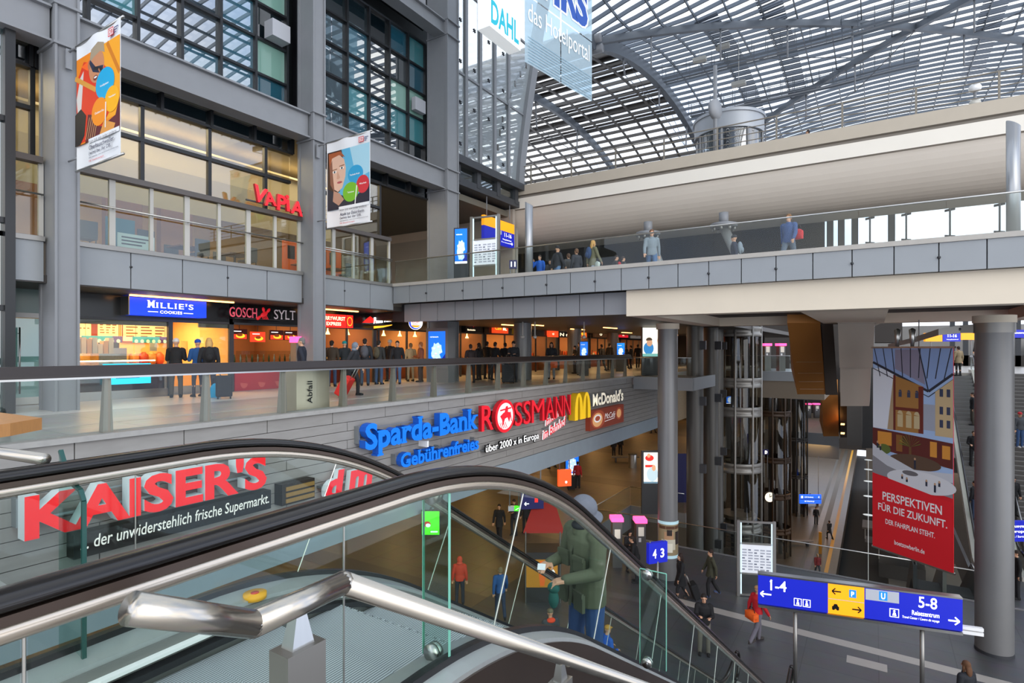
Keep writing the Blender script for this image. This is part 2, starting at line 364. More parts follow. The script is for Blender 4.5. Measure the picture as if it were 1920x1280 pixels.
# grey fascia panels along the shop storey (each bay one panel run)
b = MB(); y = -1.5; i = 0
js = [4.75]
M_JOINT = mat('panel_joint', '#2c2d30', .6)
def fascia_run(name, y0, y1, step):
    q = MB(); n = max(1, round((y1-y0)/step)); s = (y1-y0)/n
    for k in range(n): q.box((-16.1, y0+k*s+.012, 2.95), (-16.0, y0+(k+1)*s-.012, 3.86))
    q.mi = 1; q.box((-16.2, y0, 2.93), (-16.09, y1, 3.84)); q.mi = 2; q.box((-16.35, y0, 3.86), (-15.94, y1, 3.97))
    for k in range(1, n, 2):
        q.mi = 1; q.tube([(-16.0, y0+k*s, 3.5), (-15.97, y0+k*s, 3.5)], .03, 8)
    return struct(q.build(name, [M_FASCIA, M_JOINT, M_ALUM]))
fascia_run('trim_fascia', -1, 5.25, 1.55); fascia_run('trim_fascia', 5.76, 12.2, 1.28); fascia_run('trim_fascia', 12.76, 16.45, 1.23)
# upper storey rooms behind the facade
M_CREAMW = mat('cream_plaster', '#d9c79c', .7, 0, .03)
struct(B((-27, -8, 3.1), (-16.1, 26.4, 3.84)).build('floor_upper', mat('upper_floor_tile', '#6b6257', .5)))
struct(B((-27, -8, 8.5), (-16.6, 26.4, 8.8)).build('ceiling_upper', mat('cafe_ceiling', '#6d6a60', .7)))
struct(B((-27.3, -8, 3.84), (-27, 26.4, 8.5)).build('wall_upper_west', mat('cafe_back_wall', '#b79a6c', .8, 0, .1)))
struct(B((-27, 26.2, 3.84), (-16.4, 26.4, 9.9)).build('wall_upper_north', M_GREYC))
b = MB(); prof = [(-20.3, 6.15), (-20.0, 6.6), (-19.5, 7.3), (-19.2, 8.0)]
vs = [[(x, y, z) for x, z in prof] for y in (-7.9, 17)]; b.rings(vs, False, False); b.box((-19.2, -7.9, 7.98), (-19.0, 17, 8.05))
struct(b.build('wall_bulkhead', M_CREAMW))
struct(B((-19.45, -7.8, 8.1), (-19.33, 17, 8.16)).build('trim_cove_light', mat('cove_light', '#ffd48a', .4, emit=9)))
# solid offices above
struct(B((-30, -8, 8.8), (-17.6, 21, 27)).build('wall_office_core', mat('office_dark', '#20282b', .6)))
# ================= office facade: columns, beams, curtain wall =================
random.seed(11)
COLS = [(5.28, 5.76, -16.4), (12.25, 12.75, -16.3), (19.2, 20.0, -16.65)]
lab = ['grey steel column with the orange worker banner hung on it', 'grey steel column with the blue banner of a pale face hung on it', 'broad grey steel column rising behind the bridge, ad screen at its foot']
for (y0, y1, xb), l in zip(COLS, lab):
    b = MB(); b.box((-15.56, y0+.03, 0), (xb+.04, y1-.03, 27))
    for yy in (y0, y1-.05): b.box((-15.5, yy, 0), (-15.62, yy+.05, 27)); b.box((xb, yy, 0), (xb+.1, yy+.05, 27))
    b.box((-15.53, (y0+y1)/2-.02, 0), (-15.5, (y0+y1)/2+.02, .01))
    e = empty('steel_column', (-16, (y0+y1)/2, 0), l, 'column', 'facade columns')
    b.build('shaft', M_STEEL, e)
    for z in (8.3, 9.2, 15.0, 15.65):
        MB().box((-15.46, y0-.03, z-.03), (xb-.02, y1+.03, z+.03)).build('splice_plate', M_STEEL, e)
def ibeam(y0, y1, z0, z1, label, grp):
    e = empty('steel_beam', (-15.85, (y0+y1)/2, z0), label, 'beam', grp)
    MB().box((-15.62, y0, z1-.05), (-16.2, y1, z1)).box((-15.62, y0, z0), (-16.2, y1, z0+.05)).build('flange', M_STEEL, e)
    MB().box((-15.75, y0, z0+.05), (-15.8, y1, z1-.05)).build('web', M_STEEL, e)
for z0, z1, nm in ((8.34, 9.16, 'lower'), (15.0, 15.62, 'upper'), (21.4, 22.0, 'topmost')):
    ibeam(-3, 5.27, z0, z1, f'{nm} grey steel beam left of the orange banner column' if nm != 'topmost' else 'topmost grey steel beam left of the orange banner column, above the frame', 'facade beams')
    ibeam(5.77, 12.24, z0, z1, f'{nm} grey steel beam spanning between the two banner columns', 'facade beams')
    ibeam(12.76, 19.55, z0, z1, f'{nm} grey steel beam ending in front of the broad column by the bridge', 'facade beams')
# office curtain wall: one window per bay, storey by storey
PANES = [mirrorpane('pane_teal', '#3f7f86', .3), mirrorpane('pane_dark', '#1d2a30', .38), mirrorpane('pane_green_blind', '#7fa79a', .22), mirrorpane('pane_cream_blind', '#b3a06a', .22), mirrorpane('pane_deep', '#101a20', .45), mirrorpane('pane_blue', '#27596b', .35)]
wi = 0
def curtain(y0, y1, z0, z1, n, rows, x=-17.0, weights=(3.4, 3.6, 2.2, .12, 3.6, 2.6)):
    global wi; wi += 1
    e = empty('window_%d' % wi, (x, (y0+y1)/2, z0)); e['kind'] = 'structure'
    f = MB(); dy = (y1-y0)/n; dz = (z1-z0)/rows
    for i in range(n+1): f.box((x-.1, y0+i*dy-.04, z0), (x+.12, y0+i*dy+.04, z1))
    for j in range(rows+1): f.box((x-.1, y0, z0+j*dz-.035), (x+.1, y1, z0+j*dz+.035))
    f.build('window_frame', M_FRAME, e)
    for k in range(n):
        w = random.choices(range(6), weights)[0]
        p = MB()
        for j in range(rows):
            p.mi = w if random.random() < .6 else random.choices(range(6), weights)[0]
            t = random.uniform(-.006, .006); t2 = random.uniform(-.006, .006)
            ya, yb, za, zb = y0+k*dy+.04, y0+(k+1)*dy-.04, z0+j*dz+.035, z0+(j+1)*dz-.035
            p.add([(x-.02+t, ya, za), (x-.02-t+t2, yb, za), (x-.02-t, yb, zb), (x-.02+t-t2, ya, zb)], [(0, 1, 2, 3)])
        p.build('pane', PANES, e)
for z0, z1, rows in ((9.25, 15.0, 5), (15.7, 21.4, 5)):
    curtain(-3, 5.2, z0, z1, 5, rows); curtain(5.3, 12.3, z0, z1, 6, rows); curtain(12.7, 19.4, z0, z1, 6, rows)
# dark spandrel glazing right above the cafe storey
for y0, y1 in ((-3, 5.2), (5.3, 12.3), (12.7, 19.4)):
    curtain(y0, y1, 8.0, 8.9, 5, 1, -16.7, (0, 0, 0, 0, 1, 0))
# white service boxes fixed in the curtain wall
for y, z, l in ((11.75, 11.6, 'grey box unit in the office window near the blue banner column'), (18.8, 11.75, 'small pale box unit at the window end by the broad column'), (18.8, 16.3, 'upper pale box unit at the window end by the broad column')):
    tag(B((-16.89, y-.33, z), (-16.45 if y < 15 else -16.67, y+.33, z+.55)).build('service_box', mat('pale_box', '#a9abb0', .5)), l, 'box', 'facade boxes')
# dark glass front cutting in at the far left edge
wi += 1; e = empty('window_%d' % wi, (-15.95, 4.0, 0)); e['kind'] = 'structure'
f = MB()
for z in (0, 2.3, 4.2, 6.4, 8.6, 11, 13.4, 16, 18.5): f.box((-16.05, -2, z-.06), (-15.85, 4.62, z+.06))
f.box((-16.05, 4.5, 0), (-15.8, 4.68, 20)); f.box((-16.05, 2.2, 0), (-15.85, 2.32, 20)); f.build('window_frame', M_FRAME, e)
B((-15.96, -2, 0), (-15.94, 4.5, 20)).build('pane', mirrorpane('pane_teal_dark', '#1c3a3c', .35), e)
# cafe glazing: white mullions below, black above
def cafe(y0, y1, n):
    global wi; wi += 1
    e = empty('window_%d' % wi, (-16.2, (y0+y1)/2, 3.97)); e['kind'] = 'structure'
    dy = (y1-y0)/n; f = MB()
    for i in range(n+1):
        w = .07 if i % 2 else .045
        f.box((-16.25, y0+i*dy-w, 3.97), (-16.17, y0+i*dy+w, 5.68))
    f.build('mullion', mat('white_mullion', '#b5b2aa', .4), e)
    g = MB(); g.box((-16.3, y0, 5.66), (-16.05, y1, 5.8)); g.box((-16.3, y0, 3.96), (-16.1, y1, 4.0)); g.build('window_frame', mat('bronze_transom', '#5a5450', .4, .4), e)
    g = MB()
    for i in range(0, n+1, 2): g.box((-16.78, y0+i*dy-.05, 5.8), (-16.66, y0+i*dy+.05, 8.05))
    g.box((-16.8, y0, 7.0), (-16.65, y1, 7.1)); g.build('upper_mullion', M_FRAME, e)
    B((-16.22, y0, 4.0), (-16.2, y1, 5.66)).build('pane', glass('cafe_lower_glass', '#f2f5ee', .06, gz=.3), e)
    B((-16.74, y0, 5.8), (-16.72, y1, 8.0)).build('upper_pane', glass('cafe_upper_glass', '#f6f3e6', .11, gz=.3), e)
    r = MB(); r.tube([(-16.02, y0, 4.93), (-16.02, y1, 4.93)], .022, 8)
    for i in range(0, n+1): r.tube([(-16.02, y0+i*dy, 4.93), (-16.15, y0+i*dy, 4.93)], .012, 6)
    r.build('guard_rail', M_ALU, e)
cafe(-2.5, 5.25, 8); cafe(5.78, 12.25, 7); cafe(12.75, 16.4, 4)
# cafe furniture glimpsed behind the glass
M_WOOD = mat('cafe_wood', '#6b4a30', .5, 0, .2, 8, stretch=(1, 6, 1))
for i, y in enumerate((6.6, 8.0, 9.6, 11.2, 14.0, 15.4)):
    e = empty('cafe_table', (-18.2, y, 3.84), f"small cafe table behind the upper glazing, {('first','second','third','fourth','fifth','sixth')[i]} from the orange banner column", 'table', 'cafe tables')
    MB().box((-18.6, y-.4, 4.56), (-17.8, y+.4, 4.6)).build('table_top', M_WOOD, e); MB().cyl((-18.2, y), .04, 3.86, 4.56, 10).build('post', M_STEELD, e); MB().cyl((-18.2, y), .25, 3.842, 3.87, 16).build('foot', M_STEELD, e)
    for s in (-1, 1):
        c = empty('cafe_chair', (-18.2+s*.7, y, 3.84), f"dark cafe chair, {'glass' if s > 0 else 'inner'} side of the {('first','second','third','fourth','fifth','sixth')[i]} table from the orange banner column", 'chair', 'cafe chairs')
        MB().box((-18.2+s*.5, y-.22, 4.28), (-18.2+s*.92, y+.22, 4.33)).build('seat', M_STEELD, c)
        MB().box((-18.2+s*.89, y-.22, 4.33), (-18.2+s*.93, y+.22, 4.75)).build('backrest', M_STEELD, c)
        for dx in (.53, .89):
            for dy2 in (-.19, .19): MB().tube([(-18.2+s*dx, y+dy2, 3.842), (-18.2+s*dx, y+dy2, 4.28)], .015, 6).build('leg', M_STEELD, c)
tag(B((-17.3, 7.0, 3.84), (-17.25, 7.7, 4.95)).build('poster', mat('teal_poster', '#2f6f86', .4)), 'blue and green poster standing behind the upper cafe window', 'poster')
e = empty('notice', (-16.6, 7.3, 3.97), 'pale notice board behind the upper cafe window under the poster', 'notice'); B((-16.62, 7.0, 4.05), (-16.6, 7.9, 4.45)).build('board', mat('pale_notice', '#b9cdd2', .5), e)
p = Print((-16.6, 7.0, 4.05), (0, .9, 0), (0, 0, .4))
for i in range(3): p.rect(.1, .7-.22*i, .85-.1*i, .8-.22*i, M_BLACK)
p.build('print', e)
for i, y in enumerate((6.2, 8.6, 10.3)):
    tag(MB().box((-21.5, y, 3.84), (-21.2, y+1.1, 7.9)).build('cafe_screen', mat('cafe_orange_panel', '#7d5a42', .6)), f"warm brown wall panel deep in the upper cafe, {('first','second','third')[i]} from the orange banner column", 'panel', 'cafe panels')
for y, px_ in ((2, 1), (8.8, 1), (14.5, .7)): light('cafe_lamp', (-18.3, y, 8.4), 2.2, 190*px_, (1, .88, .66), sizey=5)
for y in (7.5, 13): light('cafe_lamp', (-22.5, y, 8.4), 2.5, 90, (1, .76, .5), sizey=4)
# cafe sign: red brush letters on the transom
e = empty('cafe_sign', (-15.95, 10.6, 5.85), 'red hand-lettered cafe name on the upper transom left of the second banner column', 'sign')
M_RED = mat('sign_red', '#e0202c', .35, emit=.55); M_REDS = mat('sign_red_side', '#a3141e', .4, emit=.1)
pts = PX(485, 380, -15.95); yy = 10.3
for ch, dy, dz, h, tilt in (('V', 0, .12, .5, -.2), ('A', .44, .02, .42, .15), ('P', .86, -.02, .5, -.05), ('i', 1.22, .0, .52, .1), ('A', 1.36, -.02, .45, -.1)):
    q = MB(); q.side_mi = 1; text_on(q, ch, (-15.95, yy+dy, 5.82+dz), (0, math.cos(tilt), math.sin(tilt)), (0, -math.sin(tilt), math.cos(tilt)), None, h, .1, bold=.03); q.build('letter', [M_RED, M_REDS], e)
q = MB(); q.box((-16.02, yy-.1, 5.9), (-15.96, yy+1.9, 5.94)); q.build('rail', M_STEELD, e)
e = empty('menu_board', (-18.5, 14.6, 4.6), 'dim orange menu board behind the terrace glass right of the blue banner column', 'board'); B((-18.6, 13.3, 3.84), (-18.5, 16, 5.5)).build('panel', mat('dim_orange_board', '#b4501c', .5, emit=.35), e)
p = Print((-18.5, 13.3, 4.5), (0, 2.7, 0), (0, 0, 1.0))
for k in range(5): p.rect(.06+.18*k, .3, .18+.18*k, .8, mat('board_dark', '#2a1a14', .5))
p.build('print', e)
# glazed end wall beside the track hall, with raking curved edge
wi += 1; e = empty('window_%d' % wi, (-16.2, 23.3, 10.2)); e['kind'] = 'structure'
edge = lambda z: 26.1+2.1*((max(0, z-10.2))/9)**1.3
f = MB()
for y in (20.35, 21.4, 22.55, 23.8, 25.1):
    f.bar((-16.2, y, 10.2), (-16.2, y, 26), .2, .16)
for z in (10.25, 14.2, 18.2, 22.2): f.bar((-16.2, 20.3, z), (-16.2, edge(z), z), .1, .1)
f.build('window_frame', M_STEEL, e)
q = MB(); zz = [10.2+i*.8 for i in range(20)]
q.rings([[(-16.0, edge(z)-.25, z), (-16.5, edge(z)-.25, z), (-16.5, edge(z)+.3, z), (-16.0, edge(z)+.3, z)] for z in zz]); q.build('raking_edge', M_STEEL, e)
q = MB(); q.rings([[(-16.22, 20.35, z), (-16.22, edge(z)-.2, z)] for z in zz], False, False); q.build('pane', glass('end_wall_glass', '#e9eff0', .1, body='#c6cfd2', bodyfac=.42), e)
q = MB()
for y in (20.9, 22.0, 23.2, 24.5):
    for z in [10.9+i*1.9 for i in range(8)]: q.obox((-16.12, y, z), (.04, 0, 0), (0, .07, .07), (0, -.012, .012))
    for z in [10.9+i*1.9 for i in range(8)]: q.obox((-16.12, y, z), (.04, 0, 0), (0, .07, -.07), (0, .012, .012))
q.build('glass_clamp', M_STEELD, e)
wi += 1; e = empty('window_%d' % wi, (-16.2, 23, 8.8)); e['kind'] = 'structure'
q = MB(); q.box((-17.6, 20.1, 9.85), (-15.75, 26.0, 10.2)); q.box((-16.3, 20.1, 9.1), (-16.0, 25.9, 9.28)); q.box((-17.6, 20.1, 8.95), (-16.0, 25.9, 9.1))
for y in (20.6, 22.2, 23.9, 25.6): q.box((-16.28, y-.15, 9.1), (-15.98, y+.15, 9.9))
q.build('window_frame', M_STEELD, e); B((-16.16, 20.2, 9.28), (-16.14, 25.8, 9.85)).build('pane', glass('oriel_glass', '#d9e5e6', .2), e)
# ================= bridge level and track level =================
struct(B((-16, 16.5, 3.25), (16, 27.4, ZB)).build('floor_bridge', M_FLOORG))
q = MB()
s = .86; x = -15.97+.02; k = 0
while x < 14:
    q.box((x+.012, 16.38, 3.2), (x+s-.012, 16.5, 3.86))
    if k % 2:
        q.mi = 1; q.tube([(x+s, 16.37, 3.52), (x+s, 16.33, 3.52)], .035, 8); q.mi = 0
    x += s; k += 1
q.mi = 1; q.box((-15.97, 16.44, 3.22), (14, 16.5, 3.84)); q.mi = 2; q.box((-16.0, 16.33, 3.86), (14, 16.75, 3.98))
struct(q.build('trim_bridge', [M_FASCIA, M_JOINT, mat('bridge_coping', '#a9a49c', .6, 0, .1, 5)]))
q = MB(); x = -15.9
while x < -6.5:
    q.box((x+.012, 16.95, 2.5), (min(-6.42, x+.86)-.012, 17.05, 3.2)); x += .86
q.mi = 1; q.box((-16.6, 17.02, 2.52), (-6.42, 17.1, 3.2)); struct(q.build('trim_bridge', [mat('fascia_panel_low', '#84868a', .45, .1), M_JOINT]))
# concrete girder under the bridge with coffers and haunch
q = MB(); q.box((-6.42, 16.62, 2.42), (14, 17.3, 3.2)); q.box((-6.42, 17.2, 2.42), (-5.7, 26.5, 3.2)); q.box((-6.42, 25.8, 2.42), (14, 26.5, 3.2))
for x in (-.7, 4.9, 11): q.box((x-1.0, 17.2, 2.42), (x+1.0, 25.9, 3.2))
struct(q.build('ceiling_girder', M_CREAM))
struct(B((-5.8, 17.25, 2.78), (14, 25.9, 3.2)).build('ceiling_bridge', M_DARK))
# bridge glass balustrade
def glass_rail(name, label, a, b, z, hg, pitch, cat='railing', post=None, rail=.022, grp=None, gl=None, railmat=None):
    a, b = Vector((*a, z)), Vector((*b, z)); L = (b-a).length; u = (b-a)/L; n = max(1, round(L/pitch)); s = L/n
    e = empty(name, (a+b)/2, label, cat, grp)
    MB().tube([a+Vector((0, 0, hg)), b+Vector((0, 0, hg))], rail, 8).build('handrail', railmat or M_ALU, e)
    sd = Vector((-u.y, u.x, 0))
    for i in range(n):
        p0 = a+u*(i*s+.008); p1 = a+u*((i+1)*s-.008); MB().obox((p0+p1)/2+Vector((0, 0, hg/2)), u*(s/2-.006), sd*.007, (0, 0, hg/2-.01)).build('glass_panel', gl or G_BAL, e)
    if post:
        for i in range(n+1): MB().obox(a+u*i*s+Vector((0, 0, hg/2)), u*post/2, sd*post, (0, 0, hg/2)).build('post', M_ALUM, e)
    return e
glass_rail('glass_railing', 'long frameless glass railing along the front of the upper bridge', (-15.9, 16.45), (13.5, 16.45), 3.97, .88, 1.72)
glass_rail('glass_railing', 'green-tinted glass railing of the upper shop terrace left of the bridge', (-16.05, 12.8), (-16.05, 16.4), 3.97, .9, 1.2)
# round columns
def rcol(px, py, dia, ztop, label, zb=ZL, m=None):
    p = PZ(px, py, zb); e = empty('round_column', p, label, 'column')
    MB().cyl((p.x, p.y), dia/2, zb, ztop, 36).build('shaft', m or mat('column_grey', '#7b7b7b', .38, .25, .05, 2), e)
    MB().cyl((p.x, p.y), dia/2+.012, zb, zb+.09, 36).build('base_ring', M_STEELD, e)
    MB().cyl((p.x, p.y), dia/2+.06, ztop-.22, ztop, 36).build('collar', M_CREAM, e); return p
CB = rcol(1864, 1237-16, .93, 2.42, 'thick grey round column at the right with the banner arm on it')
CM = rcol(1252, 1086, .77, 2.42, 'grey round column right of the stone wall with a framed poster round its foot')
for px, d, dia, l in ((1303, 30, .86, 'left dark round column of the cluster beside the glass lift'), (1333, 32, .8, 'second dark round column of the cluster beside the glass lift'), (1344, 35, .8, 'rear dark round column half hidden behind the cluster by the glass lift')):
    p = PD(px, 655, d); e = empty('round_column', (p.x, p.y, ZD), l, 'column', 'columns by the lift')
    MB().cyl((p.x, p.y), dia/2, ZD, 3.2, 30).build('shaft', mat('column_dark', '#55534f', .4, .3), e)
    for z in (-13, -9.6, -5, -1.5, 1.4): MB().box((p.x+.25, p.y-.3, z), (p.x+.62, p.y-.1, z+.45)).build('tie_plate', M_STEELD, e)
# gallery columns under the bridge
for px, dd, l in ((980, 26.5, 'grey round column on the gallery under the bridge, nearest the cafe'), (1077, 34, 'second round gallery column under the bridge, beside the blue map screen'), (1149, 42, 'farthest round gallery column under the bridge')):
    p = PD(px, 655, dd); tag(MB().cyl((p.x, p.y), .42, 0, 2.62, 24).build('gallery_column', mat('column_grey', '#7b7b7b', .38, .25, .05, 2)), l, 'column', 'gallery columns')
# column C foot cladding
# track-level girder with bands and curved web
crv = [(26.0+1.5*(1-math.cos(t)), 8.86-1.66*math.sin(t)) for t in [math.pi/2*i/12 for i in range(13)]]
prof = [(26.0, 10.17), (26.0, 9.66), (26.12, 9.62), (26.12, 9.5), (25.9, 9.46), (25.9, 8.9)]+crv+[(29.2, 7.15), (29.2, 10.1), (26.3, 10.17)]
mi = [0, 1, 1, 1, 2, 1]+[3]*13+[1, 1, 1]
q = MB(); X0, X1 = -60, 15
for i in range(len(prof)):
    a, c = prof[i], prof[(i+1) % len(prof)]; q.mi = mi[i]; q.smooth = mi[i] == 3; q.add([(X0, a[0], a[1]), (X1, a[0], a[1]), (X1, c[0], c[1]), (X0, c[0], c[1])], [(0, 1, 2, 3)])
q.mi = 3; q.add([(X1, y, z) for y, z in prof], [tuple(range(len(prof)))])
q.mi = 1
for x in range(-14, 15, 4): q.box((x-.012, 26.19, 8.2), (x+.012, 26.2, 8.85))
struct(q.build('floor_track_girder', [mat('parapet_sand', '#b8ad9c', .75, 0, .06, 2), mat('girder_shadow_gap', '#8c8479', .8), M_CREAM2, mat('girder_web', '#c8beb1', .75, 0, .04, .6)]))
struct(B((-60, 29.2, 9.0), (-1.0, 34, 9.9)).build('floor_track', mat('track_soffit', '#5f5c58', .8)))
q = MB(); q.box((-34, 33.6, ZB), (-2.2, 34, 9.0)); struct(q.build('wall_bridge_north', mat('bridge_back_wall', '#262422', .7, 0, .1)))
struct(B((-16, 27.4, 3.5), (-2, 34, ZB)).build('floor_bridge_rear', M_FLOORL))
q = MB(); q.box((-20, 25.7, 3.84), (-16.3, 25.95, 8.9)); struct(q.build('wall_bridge_west', mat('warm_grey_wall', '#a89f94', .8, 0, .05)))
# railing on the track-level parapet
e = empty('platform_railing', (-3, 26.4, ZP), 'steel railing with four bars along the upper track-level parapet', 'railing')
for i in range(28):
    x = -18+i*1.15*1.05
    if i % 2 == 0: MB().bar((x, 26.4, ZP-.05), (x, 26.4, ZP+1.12), .07, .05, (0, 1, 0)).build('post', mat('railing_taupe', '#837c70', .5, .3), e)
for z in (.3, .58, .86, 1.12): MB().tube([(-18, 26.4, ZP+z), (14, 26.4, ZP+z)], .02 if z < 1.1 else .028, 6).build('bar', mat('railing_taupe', '#837c70', .5, .3), e)
# bright glazed wall beyond the right end of the bridge, held by clamps on rods
wi += 1; e = empty('window_%d' % wi, (6, 34, ZB)); e['kind'] = 'structure'
B((-2.2, 34, ZB), (16, 34.02, 9)).build('pane', glass('hall_glass', '#f4f8fa', .06), e)
q = MB()
for x in (-.2, 1.3, 3.0, 4.8, 6.6, 8.4):
    q.tube([(x, 33.8, ZB), (x, 33.8, 9)], .04, 8)
    for z in (5.2, 6.6, 8.0): q.obox((x, 33.85, z), (.2, 0, .03), (0, .05, 0), (0, 0, .05)); q.obox((x, 33.85, z+.15), (.2, 0, -.03), (0, .05, 0), (0, 0, .05))
q.build('rod', M_STEELD, e)
q = MB()
for x in (-2.1, -1.6, -1.0, .55): q.box((x, 33.7, ZB), (x+.3, 34, 9))
q.build('window_frame', M_STEELD, e)
# raking steel struts with bolted capitals behind the bridge
for px, l in ((1215, 'left raking steel strut with bolted round head under the track girder'), (1357, 'right raking steel strut with bolted round head under the track girder')):
    p = PY(px, 437, 25.4); e = empty('raking_strut', (p.x, p.y, ZB), l, 'strut', 'raking struts')
    t = Vector((p.x, p.y, 6.62)); MB().tube([Vector((p.x+1.1, p.y+.1, ZB+.05)), t], [.16, .2], 14).build('tube', mat('strut_grey', '#8a8b8b', .4, .2), e)
    MB().tube([t, t+Vector((0, 0, .14))], [.55, .55], 24).tube([t+Vector((0, 0, .1)), t+Vector((0, 0, .62))], .2, 12).build('head_plate', M_STEEL, e)
    for k in range(8): MB().tube([t+Vector((.44*math.cos(k*.785), .44*math.sin(k*.785), -.16)), t+Vector((.44*math.cos(k*.785), .44*math.sin(k*.785), .0))], .06, 8).build('bolt', M_ALUM, e)
# cut-off steel duct on the bridge, and the one at the right edge
for px, y, Yp, r, zt, l in ((992, 382, 19.6, .16, None, 'slanted-top steel duct standing on the bridge beside the hanging sign'), (1900, 232, 19.6, .15, None, 'slanted-top steel duct on the bridge at the right edge of the view')):
    p = PY(px, y, Yp); n = 20
    ra = [(p.x+r*math.cos(2*math.pi*j/n), p.y+r*math.sin(2*math.pi*j/n), ZB) for j in range(n)]; rb = [(x, yy2, p.z-.1*(math.cos(2*math.pi*j/n))) for j, (x, yy2, _) in enumerate(ra)]
    q = MB(); q.smooth = True; q.rings([ra, rb]); tag(q.build('air_duct', mat('duct_steel', '#9b9da0', .3, .6)), l, 'duct', 'bridge ducts')
# ================= glass roof: track-hall vault, hall vault and their crossing =================
def zE(y): return 10+15.3*math.sqrt(max(0, 1-((y-51)/27.0)**2))
def zN(x): return 25.3-2.8*((x-2.5)/18.5)**2
def zR(x, y): return max(zE(y), zN(x))
M_RIB = mat('roof_steel', '#5c6269', .45, .3)
M_PURL = mat('roof_purlin', '#5f6771', .45, .3)
# glass skins
def skin(xs, ys, zf, name):
    q = MB(); n = len(ys); q.add([(x, y, zf(x, y)+.3) for x in xs for y in ys], [(i*n+j, (i+1)*n+j, (i+1)*n+j+1, i*n+j+1) for i in range(len(xs)-1) for j in range(n-1)])
    return struct(q.build(name, G_ROOF))
fr = lambda a, b, n: [a+(b-a)*i/n for i in range(n+1)]
arcY = [51-27*math.cos(math.pi*i/60) for i in range(2, 59)]
skin(fr(-16, 21, 24), fr(-24, 100, 80), zR, 'ceiling_glass_hall')
skin(fr(-70, -16, 12), arcY, lambda x, y: zE(y), 'ceiling_glass_track_hall')
# purlins and rafters of the hall
q = MB()
y = -24
while y < 100:
    xs = fr(-16, 21, 14)
    for a, c in zip(xs, xs[1:]): q.bar((a, y, zR(a, y)+.1), (c, y, zR(c, y)+.1), .1, .26)
    y += 1.02
struct(q.build('ceiling_purlins', M_PURL))
q = MB(); x = -14.1
while x < 21:
    ys = fr(-24, 100, 42)
    for a, c in zip(ys, ys[1:]): q.bar((x, a, zR(x, a)-.08), (x, c, zR(x, c)-.08), .07, .2)
    x += 1.9
struct(q.build('ceiling_rafters', M_RIB))
q = MB()
for y in arcY: q.bar((-70, y, zE(y)+.1), (-16.2, y, zE(y)+.1), .13, .3)
x = -18.6; 
while x > -70:
    for a, c in zip(arcY, arcY[1:]): q.bar((x, a, zE(a)-.05), (x, c, zE(c)-.05), .1, .22, (1, 0, 0))
    x -= 2.1
struct(q.build('ceiling_track_hall_bars', mat('vault_steel', '#55524f', .5, .2)))
# dense solar-cell fields and service gangways seen as darker strips
q = MB()
for x0 in (-10.5, -6.7, 6.3):
    for y in [40+i*.34 for i in range(70)]:
        if zN(x0) > zE(y) and False: continue
        q.bar((x0, y, zR(x0, y)-.02), (x0+1.5, y, zR(x0+1.5, y)-.02), .12, .04)
struct(q.build('ceiling_louvres', mat('louvre_blue_grey', '#59616d', .4, .3)))
q = MB()
for x0, x1, ya, yb in ((-45, -16.5, 37, 47), (-45, -16.5, 50, 57)):
    y = ya
    while y < yb: q.add([(x0, y, zE(y)+.22), (x1, y, zE(y)+.22), (x1, y+.5, zE(y+.5)+.22), (x0, y+.5, zE(y+.5)+.22)], [(0, 1, 2, 3)]); y += .85
struct(q.build('ceiling_solar_panels', mat('solar_panel', '#4a4542', .5)))
# main arches, each an arch rib with struts and stay rods
def arch(x, label, yy=None, depth=.7, w=.5):
    e = empty('roof_arch', (x, 51, 10), label, 'arch', 'track hall arches')
    ys = [51-27*math.cos(math.pi*i/48) for i in range(2, 47)]
    rs = []
    if x > -17: ys = [y for y in ys if y > 33.5]
    for i, y in enumerate(ys):
        z = zE(y); n = Vector((0, (y-51)/27.0**2, (z-10)/15.3**2)).normalized()
        p = Vector((x, y, z-.15)); rs.append([p+Vector((-w/2, 0, 0))+n*.2, p+Vector((w/2, 0, 0))+n*.2, p+Vector((w/2, 0, 0))-n*depth, p+Vector((-w/2, 0, 0))-n*depth])
    q = MB(); q.rings(rs); q.build('rib', M_RIB, e)
    low = []
    for i in range(4, len(ys)-4, 5):
        y = ys[i]; z = zE(y)-.6; t = 1.9*math.sin(math.pi*(i)/(len(ys)-1))+.6
        b_ = Vector((x, y+(51-y)*.04, z-t)); MB().tube([(x, y, z), b_], .07, 8).build('strut', M_STEEL, e); low.append(b_)
    q = MB()
    for a, c in zip(low, low[1:]): q.tube([a, c], .03, 5)
    for i in range(len(low)-1):
        y = ys[4+5*i]; q.tube([low[i+1], (x, y, zE(y)-.6)], .02, 5)
    q.build('stay_rod', M_STEELD, e); return e
arch(-16.0, 'great steel arch at the mouth of the track hall'); arch(-26.5, 'second steel arch inside the track hall, behind the great arch', depth=.5, w=.35); arch(-39, 'third, farthest steel arch inside the track hall', depth=.5, w=.35)
